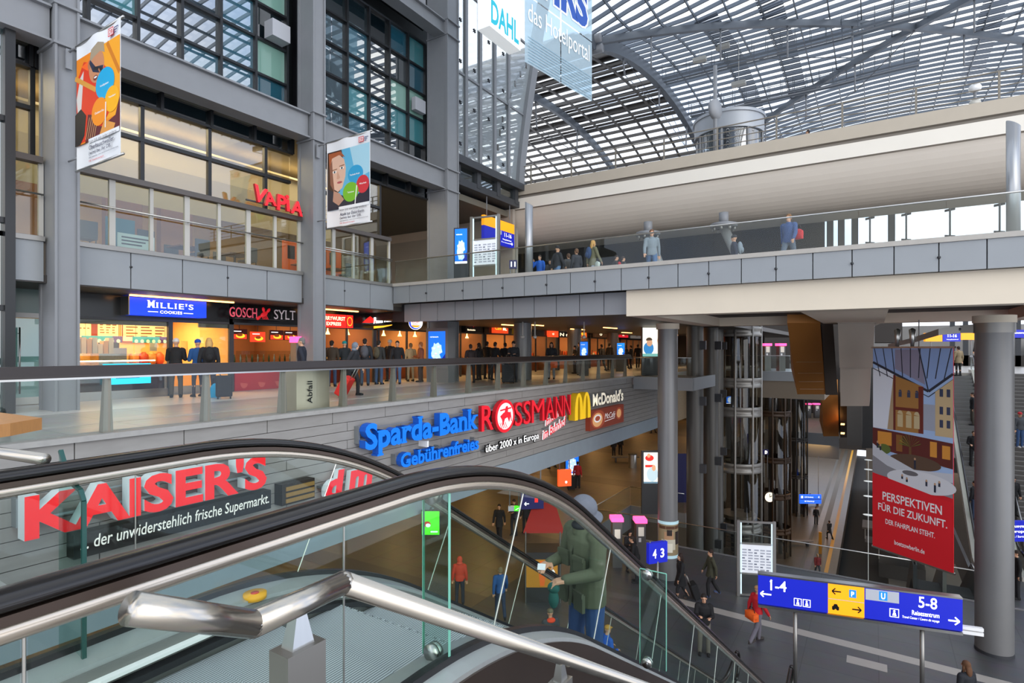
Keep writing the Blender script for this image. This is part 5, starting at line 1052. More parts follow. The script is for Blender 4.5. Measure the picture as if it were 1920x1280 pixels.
def art_red(p):
    p.rect(0, 0, 1, 1, mat('ad_cream', '#f6f2dc', .4, emit=1.0)); p.disc(.4, .82, .3, .1, M_RSG); p.disc(.35, .9, .12, .07, mat('ad_skin', '#d8a27c', .4, emit=.7)); p.rect(.1, .52, .7, .6, M_RSG); p.disc(.6, .3, .4, .24, mat('ad_pale', '#b9cfd8', .4, emit=.7)); p.disc(.7, .5, .14, .1, mat('ad_skin', '#d8a27c', .4, emit=.7)); p.rect(0, 0, 1, .06, mat('ad_bluegrey', '#6f90a4', .4, emit=.5))
dd = 31; a = PD(1205, 668, dd); screen((a.x, a.y, a.z), (CS, SN, 0), 32*dd/F, 54*dd/F, 'bright advertising light box with a boy in blue at the end of the gallery', M_STEELD, 'light_box', None, .2, .05, art_boy, 0)
dd = 31.5; a = PD(1207, 906, dd); screen((a.x, a.y, a.z), (CS, SN, 0), 27*dd/F, 58*dd/F, 'bright red and white advertising light box on the lower concourse by the round column', M_STEELD, 'light_box', None, .2, .1, art_red, ZL)
dd = 40; a = PD(1271, 765, dd); screen((a.x, a.y, a.z), (CS, SN, 0), 13*dd/F, 42*dd/F, 'narrow cream picture panel with a red figure between the round columns', M_STEELD, 'light_box', None, .2, .03, lambda p: p.rect(0, 0, 1, 1, mat('ad_cream', '#f6f2dc', .4, emit=1.0)).line(.3, .9, .7, .1, .2, M_RSG), -2.9)
for px0, px1, py0, py1, dd, l in ((1271, 1285, 850, 945, 34, 'dark blue panel between the round columns on the lower concourse'),):
    a = PD(px0, py1, dd); h = (py1-py0)*dd/F; tag(MB().obox(a+Vector((CS, SN, 0))*.25+Vector((0, 0, h/2)), Vector((CS, SN, 0))*.3, Vector((-SN, CS, 0))*.05, (0, 0, h/2)).build('blue_panel', mat('navy_panel', '#1d1f56', .5)), l, 'panel')
# station direction signs
M_DBB = mat('sign_db_blue', '#1420a8', .4, emit=.55); M_DBO = mat('sign_orange', '#f39a16', .4, emit=.75); M_DBG = mat('sign_grey', '#9ea3ad', .4, emit=.4); M_LB = mat('sign_light_blue', '#1f76d8', .4, emit=.8)
def arrow(p, x0, x1, y, h, m, t=.05):
    s = 1 if x1 > x0 else -1; w = abs(x1-x0); asp = p.u.length/p.v.length
    p.line(x0, y, x1, y, t, m); hx = h/asp
    p.line(x1-s*hx, y+h, x1, y, t*.8, m); p.line(x1-s*hx, y-h, x1, y, t*.8, m)
def picto(p, x, y, w, h, m, bg):
    p.rect(x, y, x+w, y+h, m).rect(x+w*.08, y+h*.08, x+w*.92, y+h*.92, bg).disc(x+w*.5, y+h*.72, w*.12, h*.12, m, 12).poly([(x+w*.3, y+h*.18), (x+w*.72, y+h*.18), (x+w*.62, y+h*.56), (x+w*.4, y+h*.56)], m)
a, c = Vector((-2.67, 16.67, -5.5)), Vector((1.82, 17.7, -5.5)); u = (c-a).normalized(); L = (c-a).length; n = u.cross(Vector((0, 0, 1))); Hs = .78
e = empty('direction_sign', (a+c)/2-Vector((0, 0, 2.2)), 'long blue and orange platform direction sign on two posts in the lower concourse', 'sign')
for t0, t1, m in ((0, .365, M_DBB), (.365, .545, M_DBO), (.545, 1, M_DBB)): MB().obox(a+u*L*(t0+t1)/2+Vector((0, 0, Hs/2))-n*.1, u*L*(t1-t0)/2*.997, n*.1, (0, 0, Hs/2)).build('sign_panel', m, e)
p = Print(a, u*L, (0, 0, Hs)); p.line(.0655, .80, .0725, .88, .055, M_SW); p.text('1-4', .065, .52, M_SW, .085, .36, bold=.01); arrow(p, .07, .012, .36, .1, M_SW, .05); picto(p, .19, .1, .04, .26, M_SW, M_DBB); picto(p, .236, .1, .04, .26, M_SW, M_DBB)
p.rect(.365, .485, .545, .505, M_DBG); arrow(p, .43, .385, .76, .1, M_BLACK, .045); p.rect(.47, .62, .505, .88, M_LB); p.text('P', .48, .66, M_SW, .015, .16, bold=.03); arrow(p, .485, .53, .24, .1, M_BLACK, .045); p.rect(.385, .17, .42, .26, M_BLACK).disc(.392, .17, .007, .04, M_BLACK).disc(.413, .17, .007, .04, M_BLACK).poly([(.39, .26), (.397, .34), (.41, .34), (.416, .26)], M_BLACK)
p.rect(.55, .62, .71, .98, M_DBG).rect(.615, .66, .655, .95, M_LB).text('U', .625, .7, M_SW, .02, .2, bold=.02); picto(p, .665, .16, .045, .28, M_SW, M_DBB); p.text('5-8', .8, .58, M_SW, .085, .36, bold=.01); p.text('Reisezentrum', .77, .32, M_SW, .125, .15, bold=.01); p.text('Travel Center / Centre de voyage', .725, .16, M_SW, .17, .1, shear=.2); arrow(p, .935, .985, .3, .12, M_SW, .05); p.build('lettering', e)
MB().obox(a+u*L*.5-n*.1-Vector((0, 0, .06)), u*L*.5, n*.12, (0, 0, .035)).obox(a+u*L*.5-n*.1+Vector((0, 0, Hs+.02)), u*L*.5, n*.11, (0, 0, .02)).build('frame_bar', M_ALU, e)
for px in (1492, 1718):
    a0 = PZ(px, 1295 if px < 1600 else 1315, ZL); t = (a0-a).dot(u); b_ = a+u*t-n*.1; MB().tube([(b_.x, b_.y, ZL), (b_.x, b_.y, -5.6)], .05, 12).build('post', M_ALUM, e)
MB().obox(c+u*.22+Vector((0, 0, .05))-n*.15, u*.24, n*.05, (0, 0, .04)).build('white_bar', M_WHITE, e); MB().obox(c+u*.22+Vector((0, 0, -.06))-n*.15, u*.24, n*.05, (0, 0, .04)).build('white_bar', M_WHITE, e)
def hang_sign(o, u, w, h, panels, label, ztop, name='hanging_sign'):
    o = Vector(o); u = Vector(u).normalized(); v = Vector((0, 0, 1)); n = u.cross(v); e = empty(name, o+u*w/2, label, 'sign', 'station direction signs')
    for (x0, y0, x1, y1, m) in panels: MB().obox(o+u*w*(x0+x1)/2+v*h*(y0+y1)/2-n*.08, u*w*(x1-x0)/2, n*.08, v*h*(y1-y0)/2).build('sign_panel', m, e)
    for t in (.12, .88): MB().tube([o+u*w*t+v*h-n*.08, o+u*w*t+v*(ztop-o.z)-n*.08], .025, 8).build('hanger', M_STEEL, e)
    return e, Print(o, u*w, v*h)
e, p = hang_sign((-16.05, 22.7, 6.72), (0, 1, 0), 2.75, 1.25, [(0, 0, 1, .6, M_DBB), (0, .6, 1, 1, M_DBO)], 'orange and blue hanging sign for platforms eleven to sixteen on the bridge', 8.95)
p.text('11-16', .66, .38, M_SW, .24, .17, bold=.01); p.text('Hauptbahnhof', .6, .22, M_SW, .3, .08); p.text('Europaplatz', .56, .12, M_SW, .36, .05); arrow(p, .86, .94, .16, .06, M_SW, .03); p.rect(.42, .42, .56, .58, M_DBG); picto(p, .42, .14, .1, .16, M_SW, M_DBB); p.build('lettering', e)
e, p = hang_sign(PD(955, 503, 22.5), (CS, SN, 0), .3, .33, [(0, 0, 1, 1, mat('sign_navy', '#171650', .4, emit=.3))], 'small dark sign with the number eleven behind the bridge railing', ZB); p.text('11', .2, .2, M_SW, .6, .6, bold=.03); p.build('lettering', e)
e, p = hang_sign(PD(1735, 640, 36.5), (CS, SN, 0), 100*36.5/F, 16*36.5/F, [(0, .0, .32, 1, M_DBO), (.33, 0, .66, 1, M_DBB), (.67, .2, 1, 1, M_DBO)], 'orange and blue sign above the head of the rising escalator on the right', 0); p.text('11-16', .42, .5, M_SW, .17, .35, bold=.02); p.text('Hauptbahnhof', .4, .15, M_SW, .22, .15); arrow(p, .36, .36, .2, .0, M_SW, .02); p.build('lettering', e)
e, p = hang_sign(PD(1888, 633, 30), (CS, SN, 0), 60*30/F, 15*30/F, [(0, 0, 1, 1, M_DBB)], 'blue exit sign right of the thick column, high up', 2.9); p.text('Ausgang', .16, .45, M_SW, .4, .3, bold=.02); p.build('lettering', e)
e, p = hang_sign(PD(1890, 1015, 23), (CS, SN, 0), 70*23/F, 38*23/F, [(0, 0, 1, 1, M_DBB)], 'blue exit sign beside the thick column over the stairs', 1.5); p.text('Ausgang', .06, .66, M_SW, .52, .17, bold=.02); p.text('Europaplatz', .06, .4, M_SW, .7, .17, bold=.02); p.text('Exit / Sortie', .06, .2, M_SW, .4, .1); p.build('lettering', e)
e, p = hang_sign(PD(977, 955, 21), (.75, .66, 0), .85, .8, [(0, 0, 1, 1, mat('sign_navy', '#171650', .4, emit=.3))], 'dark blue hanging sign for platforms one and two under the stone wall', -2.7); p.text('1-2', .35, .66, M_SW, .35, .2, bold=.02); arrow(p, .35, .15, .25, .08, M_SW, .04); p.rect(.6, .3, .75, .5, M_RSG); p.build('lettering', e)
e, p = hang_sign(PD(1047, 912, 26), (.7, .7, 0), .62, .75, [(0, 0, 1, 1, mat('sign_vermilion', '#f0521e', .4, emit=.8))], 'orange-red hanging sign in the lower concourse behind the escalator handrail', -2.7); p.disc(.6, .25, .08, .08, M_SW); p.build('lettering', e)
e, p = hang_sign(PD(953, 958, 21.5), (CS, SN, 0), .45, .17, [(0, 0, .5, 1, M_DBG), (.5, 0, 1, 1, mat('exit_green', '#3fd21f', .4, emit=1.2))], 'small green emergency exit sign below the platform one-two sign', -2.7); p.line(.6, .3, .9, .7, .1, M_SW); p.build('lettering', e)
a = PZ(1230, 1085, ZL); d_ = 19.5; o = PD(1217, 1074, d_); e, p = hang_sign((o.x, o.y, -5.95), (.6, .8, 0), .75, .7, [(0, 0, 1, 1, M_DBB)], 'small blue platform sign numbered four and three at the round column foot', -5.2, 'platform_number_sign'); p.text('4', .2, .25, M_SW, .2, .45, bold=.02); p.text('3', .62, .25, M_SW, .2, .45, bold=.02); p.build('lettering', e); MB().tube([(o.x+.2, o.y+.3, ZL), (o.x+.2, o.y+.3, -5.9)], .04, 8).build('post', M_ALUM, e)
# timetable boards in steel frames
def timetable(a, c, zb, z1, label, mid):
    a = Vector((*a, zb)); c = Vector((*c, zb)); u = (c-a).normalized(); L = (c-a).length; h = z1-zb; v = Vector((0, 0, 1)); n = u.cross(v); e = empty('timetable_board', (a+c)/2, label, 'board', 'timetable boards')
    for t in (0, L): MB().obox(a+u*t+v*h/2, u*.05, n*.05, v*h/2).build('post', M_ALU, e)
    for t in (.06, mid[0], mid[1], h-.05): MB().obox(a+u*L/2+v*t, u*L/2, n*.04, v*.03).build('rail', M_ALU, e)
    MB().obox(a+u*L/2+v*(mid[0]+mid[1])/2, u*(L/2-.06), n*.02, v*((mid[1]-mid[0])/2-.03)).build('paper_case', mat('timetable_white', '#dfe3ea', .4, emit=.25), e)
    for z0_, z1_ in ((.1, mid[0]), (mid[1], h-.08)): MB().obox(a+u*L/2+v*(z0_+z1_)/2, u*(L/2-.06), n*.006, v*((z1_-z0_)/2-.03)).build('glass_pane', G_BAL, e)
    for t in (.09, L-.09): MB().obox(a+u*t+v*h/2+n*.03, u*.025, n*.01, v*(h/2-.08)).build('light_strip', mat('cool_strip', '#cfe6ee', .4, emit=.5), e)
    p = Print(a+n*.022+u*.1+v*(mid[0]+.08), u*(L-.2), v*(mid[1]-mid[0]-.16)); M_T = mat('timetable_ink', '#6a7284', .5)
    for i in range(8):
        for k in range(5): p.rect(.03+.2*k, .05+.11*i, .18+.2*k, .05+.11*i+.055, mat('timetable_grey', '#b4bac6', .5)) if (i*5+k) % 4 else p.rect(.03+.2*k, .05+.11*i, .12+.2*k, .05+.11*i+.05, M_T)
    p.build('print', e); return e
timetable((-4.26, 22.3), (-3.1, 22.75), ZL, -4.9, 'steel-framed timetable board standing in the lower concourse', (.85, 1.95))
timetable((-13.1, 17.7), (-11.95, 17.85), ZB, 6.5, 'steel-framed timetable board standing on the upper bridge', (.75, 1.75))
# ================= escalator and railings in front =================
SL = .63; Y0 = 2.28; WB = .8
def fz(y):
    if y < Y0-WB: t = 0.0
    elif y < Y0+WB: t = -SL*(y-(Y0-WB))**2/(4*WB)
    else: t = -SL*(y-Y0)
    yb = Y0-ZL/SL            # lower landing
    if y > yb-WB and y < yb+WB: t = -SL*(yb-WB-Y0)-(SL*(y-(yb-WB))-SL*(y-(yb-WB))**2/(4*WB))
    elif y >= yb+WB: t = ZL
    return t
sx = lambda y: -.028*(y-2)
YB = Y0-ZL/SL
ys = [-.9+.1*i for i in range(0, 50)]+[4.1+.5*i for i in range(0, 20)]+[YB-WB+.1*i for i in range(0, 26)]; ys = sorted(set(round(y, 3) for y in ys))
def sweep(prof, x, yy=None, smooth=False):
    q = MB(); q.smooth = smooth; q.rings([[(x+sx(y)+px, y, fz(y)+pz) for px, pz in prof] for y in (yy or ys)]); return q
ESC = empty('escalator', (-2.08, 2, 0), 'escalator descending from the near landing, with glass sides and black handrails', 'escalator')
M_BRONZE = mat('bronze_cladding', '#51443c', .32, .7, .08, 3); M_DECK = mat('deck_steel', '#b4b8b6', .35, .5, .05, 40, stretch=(40, 1, 1)); M_SKIRT = mat('skirt_steel', '#7f7f7b', .45, .4); M_BAND2 = mat('balustrade_steel', '#c2b6a6', .25, .8)
XN, XF = -1.42, -2.75
rub = [(.045*math.cos(2*math.pi*i/14), .932+.022*math.sin(2*math.pi*i/14)) for i in range(14)]
for x, nm in ((XN, 'near'), (XF, 'far')):
    s = 1 if x == XN else -1
    h = sweep(rub, x, None, True); h.build('handrail', M_RUBBER, ESC)
    sweep([(-.034, .893), (.034, .893), (.034, .912), (-.034, .912)], x).build('handrail_guide', M_BRONZE, ESC)
    sweep([(-.02, .855), (.02, .855), (.03, .862), (.033, .875), (.03, .893), (-.03, .893), (-.033, .875), (-.03, .862)], x, None, True).build('handrail_profile', M_BAND2, ESC)
    # newel ends
    for yE, d in ((ys[0], -1), (ys[-1], 1)):
        z = fz(yE); pts = [(x+sx(yE), yE+d*.36*math.sin(t), z+.57+.36*math.cos(t)) for t in [math.pi*i/12 for i in range(13)]]
        MB().tube(pts, .042, 10).build('handrail', M_RUBBER, ESC)
        n = 12; q = MB(); q.prism([(0, .22)]+[(d*.33*math.sin(math.pi*i/n), .57+.33*math.cos(math.pi*i/n)) for i in range(n+1)]+[(0, .23)], (x+sx(yE), yE, z), (0, 1, 0), (0, 0, 1), .012); q.build('glass_panel', G_ESC, ESC)
    cuts = [ys[0], .42, 1.22, 2.05]; 
    while cuts[-1] < YB-1.0: cuts.append(cuts[-1]+1.15)
    cuts += [YB, YB+.9, ys[-1]]
    for a, c in zip(cuts, cuts[1:]):
        q = MB(); rs = []; la = .3 if 2 < a < YB-1 else 0; lc = .3 if 2 < c < YB-1 else 0; m = 10
        for i in range(m+1):
            yb_ = a+.008+(c-a-.016)*i/m; off = la+(lc-la)*i/m; yt = yb_+off
            rs.append([(x+sx(yb_)-.006, yb_, fz(yb_)+.16), (x+sx(yb_)+.006, yb_, fz(yb_)+.16), (x+sx(yt)+.006, yt, fz(yt)+.86), (x+sx(yt)-.006, yt, fz(yt)+.86)])
        q.rings(rs); q.build('glass_panel', G_ESC, ESC)
        q = MB(); off = la
        for k in range(2): pass
        q.tube([(x+sx(a), a, fz(a)+.17), (x+sx(a+la), a+la, fz(a+la)+.86)], .0035, 5); q.build('glass_joint', M_ALU, ESC)
    # decks either side of the glass
    sweep([(-s*.14, .13), (s*.09, .13), (s*.09, .175), (s*.02, .19), (-s*.02, .19), (-s*.14, .17)], x).build('deck', M_DECK, ESC)
    sweep([(-.022, .185), (.022, .185), (.018, .215), (-.018, .215)], x).build('glass_base_strip', M_BLACK, ESC)
    sweep([(s*.08, -.75), (s*.1, -.75), (s*.1, .155), (s*.08, .155)], x, [y for y in ys if y > .8]).build('side_cladding', M_BRONZE if s > 0 else M_DECK, ESC)
    sweep([(-s*.13, -.25), (-s*.15, -.25), (-s*.15, .15), (-s*.13, .15)], x).build('skirt', M_SKIRT, ESC)
    sweep([(-s*.15, .09), (-s*.175, .09), (-s*.175, .105), (-s*.15, .11)], x).build('brush_rail', M_WHITE, ESC)
    sweep([(-s*.15, .02), (-s*.185, .03), (-s*.185, .06), (-s*.15, .07)], x).build('brush', M_BLACK, ESC)
# treads with fine grooves
M_TREAD = bpy.data.materials.new('grooved_tread'); M_TREAD.use_nodes = True; nt = M_TREAD.node_tree; b_ = nt.nodes['Principled BSDF']; b_.inputs['Metallic'].default_value = .2; b_.inputs['Roughness'].default_value = .4
tc = nt.nodes.new('ShaderNodeTexCoord'); wv = nt.nodes.new('ShaderNodeTexWave'); wv.bands_direction = 'X'; wv.inputs['Scale'].default_value = 22; rp = nt.nodes.new('ShaderNodeValToRGB'); rp.color_ramp.elements[0].color = (.16, .17, .18, 1); rp.color_ramp.elements[1].color = (.62, .65, .68, 1); rp.color_ramp.elements[0].position = .25; rp.color_ramp.elements[1].position = .55
nt.links.new(tc.outputs['Object'], wv.inputs['Vector']); nt.links.new(wv.outputs['Fac'], rp.inputs['Fac']); nt.links.new(rp.outputs['Color'], b_.inputs['Base Color'])
y = .62; k = 0
while y < YB+1.4:
    z = fz(y+.2); xa, xc = XF+.165+sx(y), XN-.165+sx(y)
    q = MB(); n = 52; top = []; w = (xc-xa)/n
    q.box((xa, y, z-.03), (xc, y+.397, z)); q.box((xa, y+.34, z-.24), (xc, y+.395, z-.03))
    if 2 < k < 9:   # toothed front edge of the near treads
        for i in range(n): q.box((xa+i*w, y+.395, z-.03), (xa+i*w+w*.5, y+.408, z))
    q.build('step', M_TREAD, ESC); y += .4; k += 1
B((XF+.17, -.3, -.02), (XN-.17, .63, .012)).build('comb_plate', M_DECK, ESC)
q = MB(); q.disc = None
yq = 1.72; zq = fz(yq)+.2
tag(MB().tube([(-2.63+sx(yq), yq, fz(yq)+.165), (-2.63+sx(yq), yq, fz(yq)+.192)], .055, 24).build('round_sticker', mat('sticker_yellow', '#e8a81c', .5)), 'round yellow sticker with red centre on the far escalator deck', 'sticker')
tag(MB().tube([(-2.63+sx(yq), yq, fz(yq)+.192), (-2.63+sx(yq), yq, fz(yq)+.1945)], .02, 16).build('sticker_centre', mat('sticker_red', '#c23a22', .5)), 'red centre dot of the round yellow sticker', 'sticker')
o1, o2 = bpy.data.objects['round_sticker'], bpy.data.objects['sticker_centre']
for kx in ('label', 'category'): del o2[kx]
o2.parent = o1; o2.location = o2.location-o1.location; o2.name = 'red_centre'
# upright glass guards clamped to the decks
def guard(x0, x1, y, zb, zt, label, top=True):
    e = empty('glass_guard', ((x0+x1)/2, y, zb), label, 'guard', 'glass guards'); q = MB(); q.box((x0, y-.005, zb), (x1, y+.005, zt)); q.build('glass_plate', glass('green_edge_glass', '#e2f0ec', .04, gz=.25), e)
    q = MB(); q.box((x0-.003, y-.006, zb), (x0, y+.006, zt)); q.box((x1, y-.006, zb), (x1+.003, y+.006, zt)); q.box((x0, y-.006, zt), (x1, y+.006, zt+.003)); q.build('polished_edge', mat('glass_edge', '#6fb09c', .2, emit=.12), e)
    for z in ((zb+.02, zt-.03) if top else (zb+.02,)):
        for sy in (-1, 1): MB().tube([(x0+.05, y, z), (x0+.05, y+sy*.02, z)], .035, 18).build('clamp', M_ALU, e)
    return e
guard(-1.535, -1.405, 1.75, fz(1.75)+.19, fz(1.75)+.865, 'upright glass guard clamped beside the near escalator handrail')
guard(-1.36, -1.18, 3.78, fz(3.78)+.19, fz(3.78)+.84, 'upright glass guard lower down beside the near handrail')
guard(-1.62, -1.46, .2, .19, .8, 'upright glass guard at the head of the escalator, out of view at the left') if False else None
q0 = PX(85, 935, -2.6)
e = empty('glass_guard', (-2.75, .98, .19), 'dark-edged glass guard with stepped top at the far handrail on the left', 'guard', 'glass guards')
q = MB(); pl = [(-.0, -.35), (.22, -.35), (.22, .62), (.19, .66), (.1, .68), (.06, .72), (.0, .8)]; q.prism(pl, (-2.86, 1.0, .18), (1, 0, 0), (0, 0, 1), .012); q.build('glass_plate', glass('green_edge_glass', '#e2f0ec', .04, gz=.25), e)
q = MB(); 
for a, c in zip(pl[1:], pl[2:]): q.bar((-2.86+a[0], .994, .18+a[1]), (-2.86+c[0], .994, .18+c[1]), .016, .012)
q.build('polished_edge', mat('glass_edge_dark', '#1f4a44', .2), e)
# round steel handrail of the stairs beside the escalator
M_TUBE = mat('tube_steel', '#b3ada3', .24, .95, .06, 50, stretch=(1, 1, 30))
e = empty('stair_handrail', (-.985, 1, 0), 'brushed steel tube handrail on square posts in the foreground', 'railing')
Zt = .885; p0 = Vector((-1.19, .40, .905)); p1 = Vector((-.984, .642, Zt)); p2 = Vector((-.99, .862, Zt)); sl = .615
a = PD(245, 1140, .87); p0 = a; p3 = Vector((p2.x-.028*13, p2.y+12.0, Zt-12.0*sl))
MB().tube([p0, p1], .0255, 18).tube([p1, p2], .0255, 18).tube([p2, p3], .0255, 18).ell(p1, .0258, .0258, .0258).ell(p2, .0258, .0258, .0258).build('tube', M_TUBE, e)
def rpost(y, i):
    zt = Zt if y <= p2.y else Zt-(y-p2.y)*sl; x = p2.x-.028*max(0, y-p2.y)-.0; zf = -.3 if y < 1.3 else zt-1.0
    MB().box((x-.03, y-.045, zf), (x+.03, y+.045, zt-.085)).build('post', mat('post_satin', '#8f8b84', .35, .8), e)
    q = MB(); q.rings([[(x-.018, y-.026, zt-.085), (x+.018, y-.026, zt-.085), (x+.018, y+.026, zt-.085), (x-.018, y+.026, zt-.085)], [(x-.012, y-.012, zt-.022), (x+.012, y-.012, zt-.022), (x+.012, y+.012, zt-.022), (x-.012, y+.012, zt-.022)]]); q.build('saddle', M_ALU, e)
rpost(.745, 0)
for i, y in enumerate((1.95, 3.3, 4.7, 6.2, 7.8, 9.5, 11.3)): rpost(y, i)
# stairs under it (mostly out of frame)
q = MB()
for i in range(44):
    y = 1.2+.29*i; z = -.178*(i+1)
    q.box((-.9-.028*(y-1), y, z-.3), (3.2, y+.3, z))
struct(q.build('floor_stair_flight', mat('stair_stone', '#5c5c5e', .6, 0, .1)))
# tube end and table corner of the neighbouring landing
e = empty('barrier_handrail', (-3.6, .9, 0), 'end of a steel tube handrail at the left edge above the escalator', 'railing'); a = PD(84, 861, 2.62)
MB().tube([a, a+Vector((-1.5, -.18, .0))], .027, 16).build('tube', M_TUBE, e); MB().tube([a+Vector((-1.3, -.156, 0)), (a.x-1.3, a.y-.156, 0)], .025, 12).build('post', M_TUBE, e)
struct(B((-6.0, -3, -.28), (-4.25, 1.25, 0)).build('floor_landing', M_FLOORG))
e = empty('bar_table', (-5.0, .9, 0), 'wooden table corner at the left edge in front of the gallery glass', 'table')
a = PD(-12, 797, 3.9); zt = a.z; M_TW = mat('table_wood', '#b9844f', .4, 0, .18, 10, stretch=(1, 8, 1))
q = MB(); q.prism([(0, 0), (-.04, .1), (-.25, .35), (-1.2, .3), (-1.2, -1.0), (-.45, -.75)], (a.x, a.y, zt-.09), (1, 0, 0), (0, 1, 0), .09); q.build('table_top', M_TW, e)
MB().cyl((a.x-.75, a.y-.4), .05, 0, zt-.09, 12).build('post', M_STEELD, e); MB().cyl((a.x-.75, a.y-.4), .3, 0.0, .03, 20).build('foot', M_STEELD, e)
# ================= lifts, piers, stairs, banner and furniture =================
for a, c, z, h, l in (((-12, 26.36), (3.35, 26.36), ZL, 1.08, 'long glass railing at the edge of the opening down to the deep platforms'), ((-12.05, 26.4), (-12.05, 31.75), ZL, 1.08, 'side glass railing of the deep opening, on the gallery side'), ((-12, 31.75), (-8.9, 31.75), ZL, 1.08, 'short glass railing of the landing by the red and white light box')):
    glass_rail('glass_railing', l, a, c, z+.03, h, 1.9, rail=.024)
struct(B((-9, 39.7, -.6), (-2.6, 46, 0)).build('floor_far_gallery', M_FASCIA)); struct(B((-9, 39.75, -1.7), (-2.6, 45, -.6)).build('trim_far_gallery', mat('taupe_panel', '#7b6f60', .7)))
glass_rail('glass_railing', 'glass railing of the far gallery behind the first glass lift', (-9, 39.75), (-2.6, 39.75), 0, 1.0, 2)
def machine(px, d, zf, capz, label, w=.5):
    p = PD(px, 655, d); e = empty('ticket_machine', (p.x, p.y, zf), label, 'machine', 'ticket machines'); u = Vector((CS, SN, 0)); v = Vector((-SN, CS, 0)); c = Vector((p.x, p.y, 0))
    MB().obox(c+Vector((0, 0, (zf+capz-.1)/2)), u*w/2*.8, v*.22, (0, 0, (capz-.1-zf)/2)).build('body', mat('machine_grey', '#6c6a68', .45, .2), e)
    q = MB(); q.obox(c+Vector((0, 0, capz)), u*w/2, v*.28, (0, 0, .08)); q.build('pink_cap', mat('pink_glow', '#ff4a8a', .4, emit=2.0), e)
    p2 = Print(c-v*.221-u*w*.3+Vector((0, 0, zf+.9)), u*w*.6, (0, 0, .7)); p2.rect(.1, .45, .9, 1, mat('machine_screen', '#d9d2c4', .4, emit=.3)).rect(.15, .1, .5, .35, M_WHITE).build('front_print', e)
machine(1156, 24, ZL, -5.7, 'ticket machine with pink cap by the escalator foot, left of two'); machine(1200, 24.3, ZL, -5.85, 'ticket machine with pink cap beside the poster column, right of two')
machine(1437, 37.5, 0, 1.72, 'pink-capped ticket machine on the far gallery, left of two'); machine(1464, 37.5, 0, 1.72, 'pink-capped ticket machine on the far gallery, right of two')
machine(1515, 76, ZL, -5.85, 'tiny pink-capped ticket machine on the far concourse, left of two', .8); machine(1531, 76, ZL, -5.85, 'tiny pink-capped ticket machine on the far concourse, right of two', .8)
# glass lifts
M_LG = glass('lift_shaft_glass', '#d6d2c8', .05, gz=.22); M_LS = mat('lift_steel', '#8f8c87', .4, .4); M_LB2 = mat('lift_brown_steel', '#4b3a2c', .45, .3)
def lift(x, y, r, z0, z1, rings, m, label, rh=.6, car=None):
    e = empty('glass_lift', (x, y, z0), label, 'lift', 'glass lifts')
    q = MB(); n = 40; q.smooth = True; q.rings([[(x+r*.97*math.cos(2*math.pi*i/n), y+r*.97*math.sin(2*math.pi*i/n), z) for i in range(n)] for z in (z0, z1)], True, False); q.build('glass_wall', M_LG, e)
    for z in rings:
        q = MB(); q.smooth = True; k = [(r*.98, 0), (r+.05, 0), (r+.05, rh*.3), (r+.0, rh*.35), (r+.0, rh*.65), (r+.05, rh*.7), (r+.05, rh), (r*.98, rh)]
        q.rings([[(x+a*math.cos(2*math.pi*i/n), y+a*math.sin(2*math.pi*i/n), z+b) for i in range(n)] for a, b in k], True, False); q.build('ring_band', m, e)
    for i in range(8):
        t = TH-math.pi/2+.28+i*math.pi/4; q = MB(); q.tube([(x+(r+.02)*math.cos(t), y+(r+.02)*math.sin(t), z0), (x+(r+.02)*math.cos(t), y+(r+.02)*math.sin(t), z1)], .07, 8); q.build('mullion', m, e)
    for s in (-.5, .3): MB().box((x+s, y+.3, z0), (x+s+.3, y+.6, z1)).build('guide_rail', M_STEELD, e)
    if car is not None:
        MB().cyl((x, y), r*.8, car-.12, car, 24).build('car_floor', M_STEELD, e); MB().cyl((x, y), r*.8, car+2.3, car+2.5, 24).build('car_roof', M_LS, e)
        for zz in (.3, .6, .9, 1.2): q = MB(); q.tube([(x+r*.78*math.cos(t), y+r*.78*math.sin(t), car+zz) for t in [TH-2.6+i*.13 for i in range(16)]], .025, 6); q.build('car_rail', M_ALU, e)
    return e
P1 = PD(1384, 655, 36); lift(P1.x, P1.y, 1.33, ZD, 3.3, (2.2, -.95, -2.75, -6.2, -9.9), M_LS, 'round glass lift of grey steel rings, the nearest of three', car=-11.4)
P2 = PD(1451, 655, 50); lift(P2.x, P2.y, 1.3, ZD, -.5, (-1.4, -4.4, -8.4, -11.5, -14.5), M_LB2, 'brownish round glass lift, second of three', .5)
P3 = PD(1494, 655, 62); lift(P3.x, P3.y, 1.0, ZD, -1.2, (-4.0, -8.5, -12.5), mat('lift_dark', '#3c3a39', .5, .2), 'dark round glass lift, farthest of three', .4)
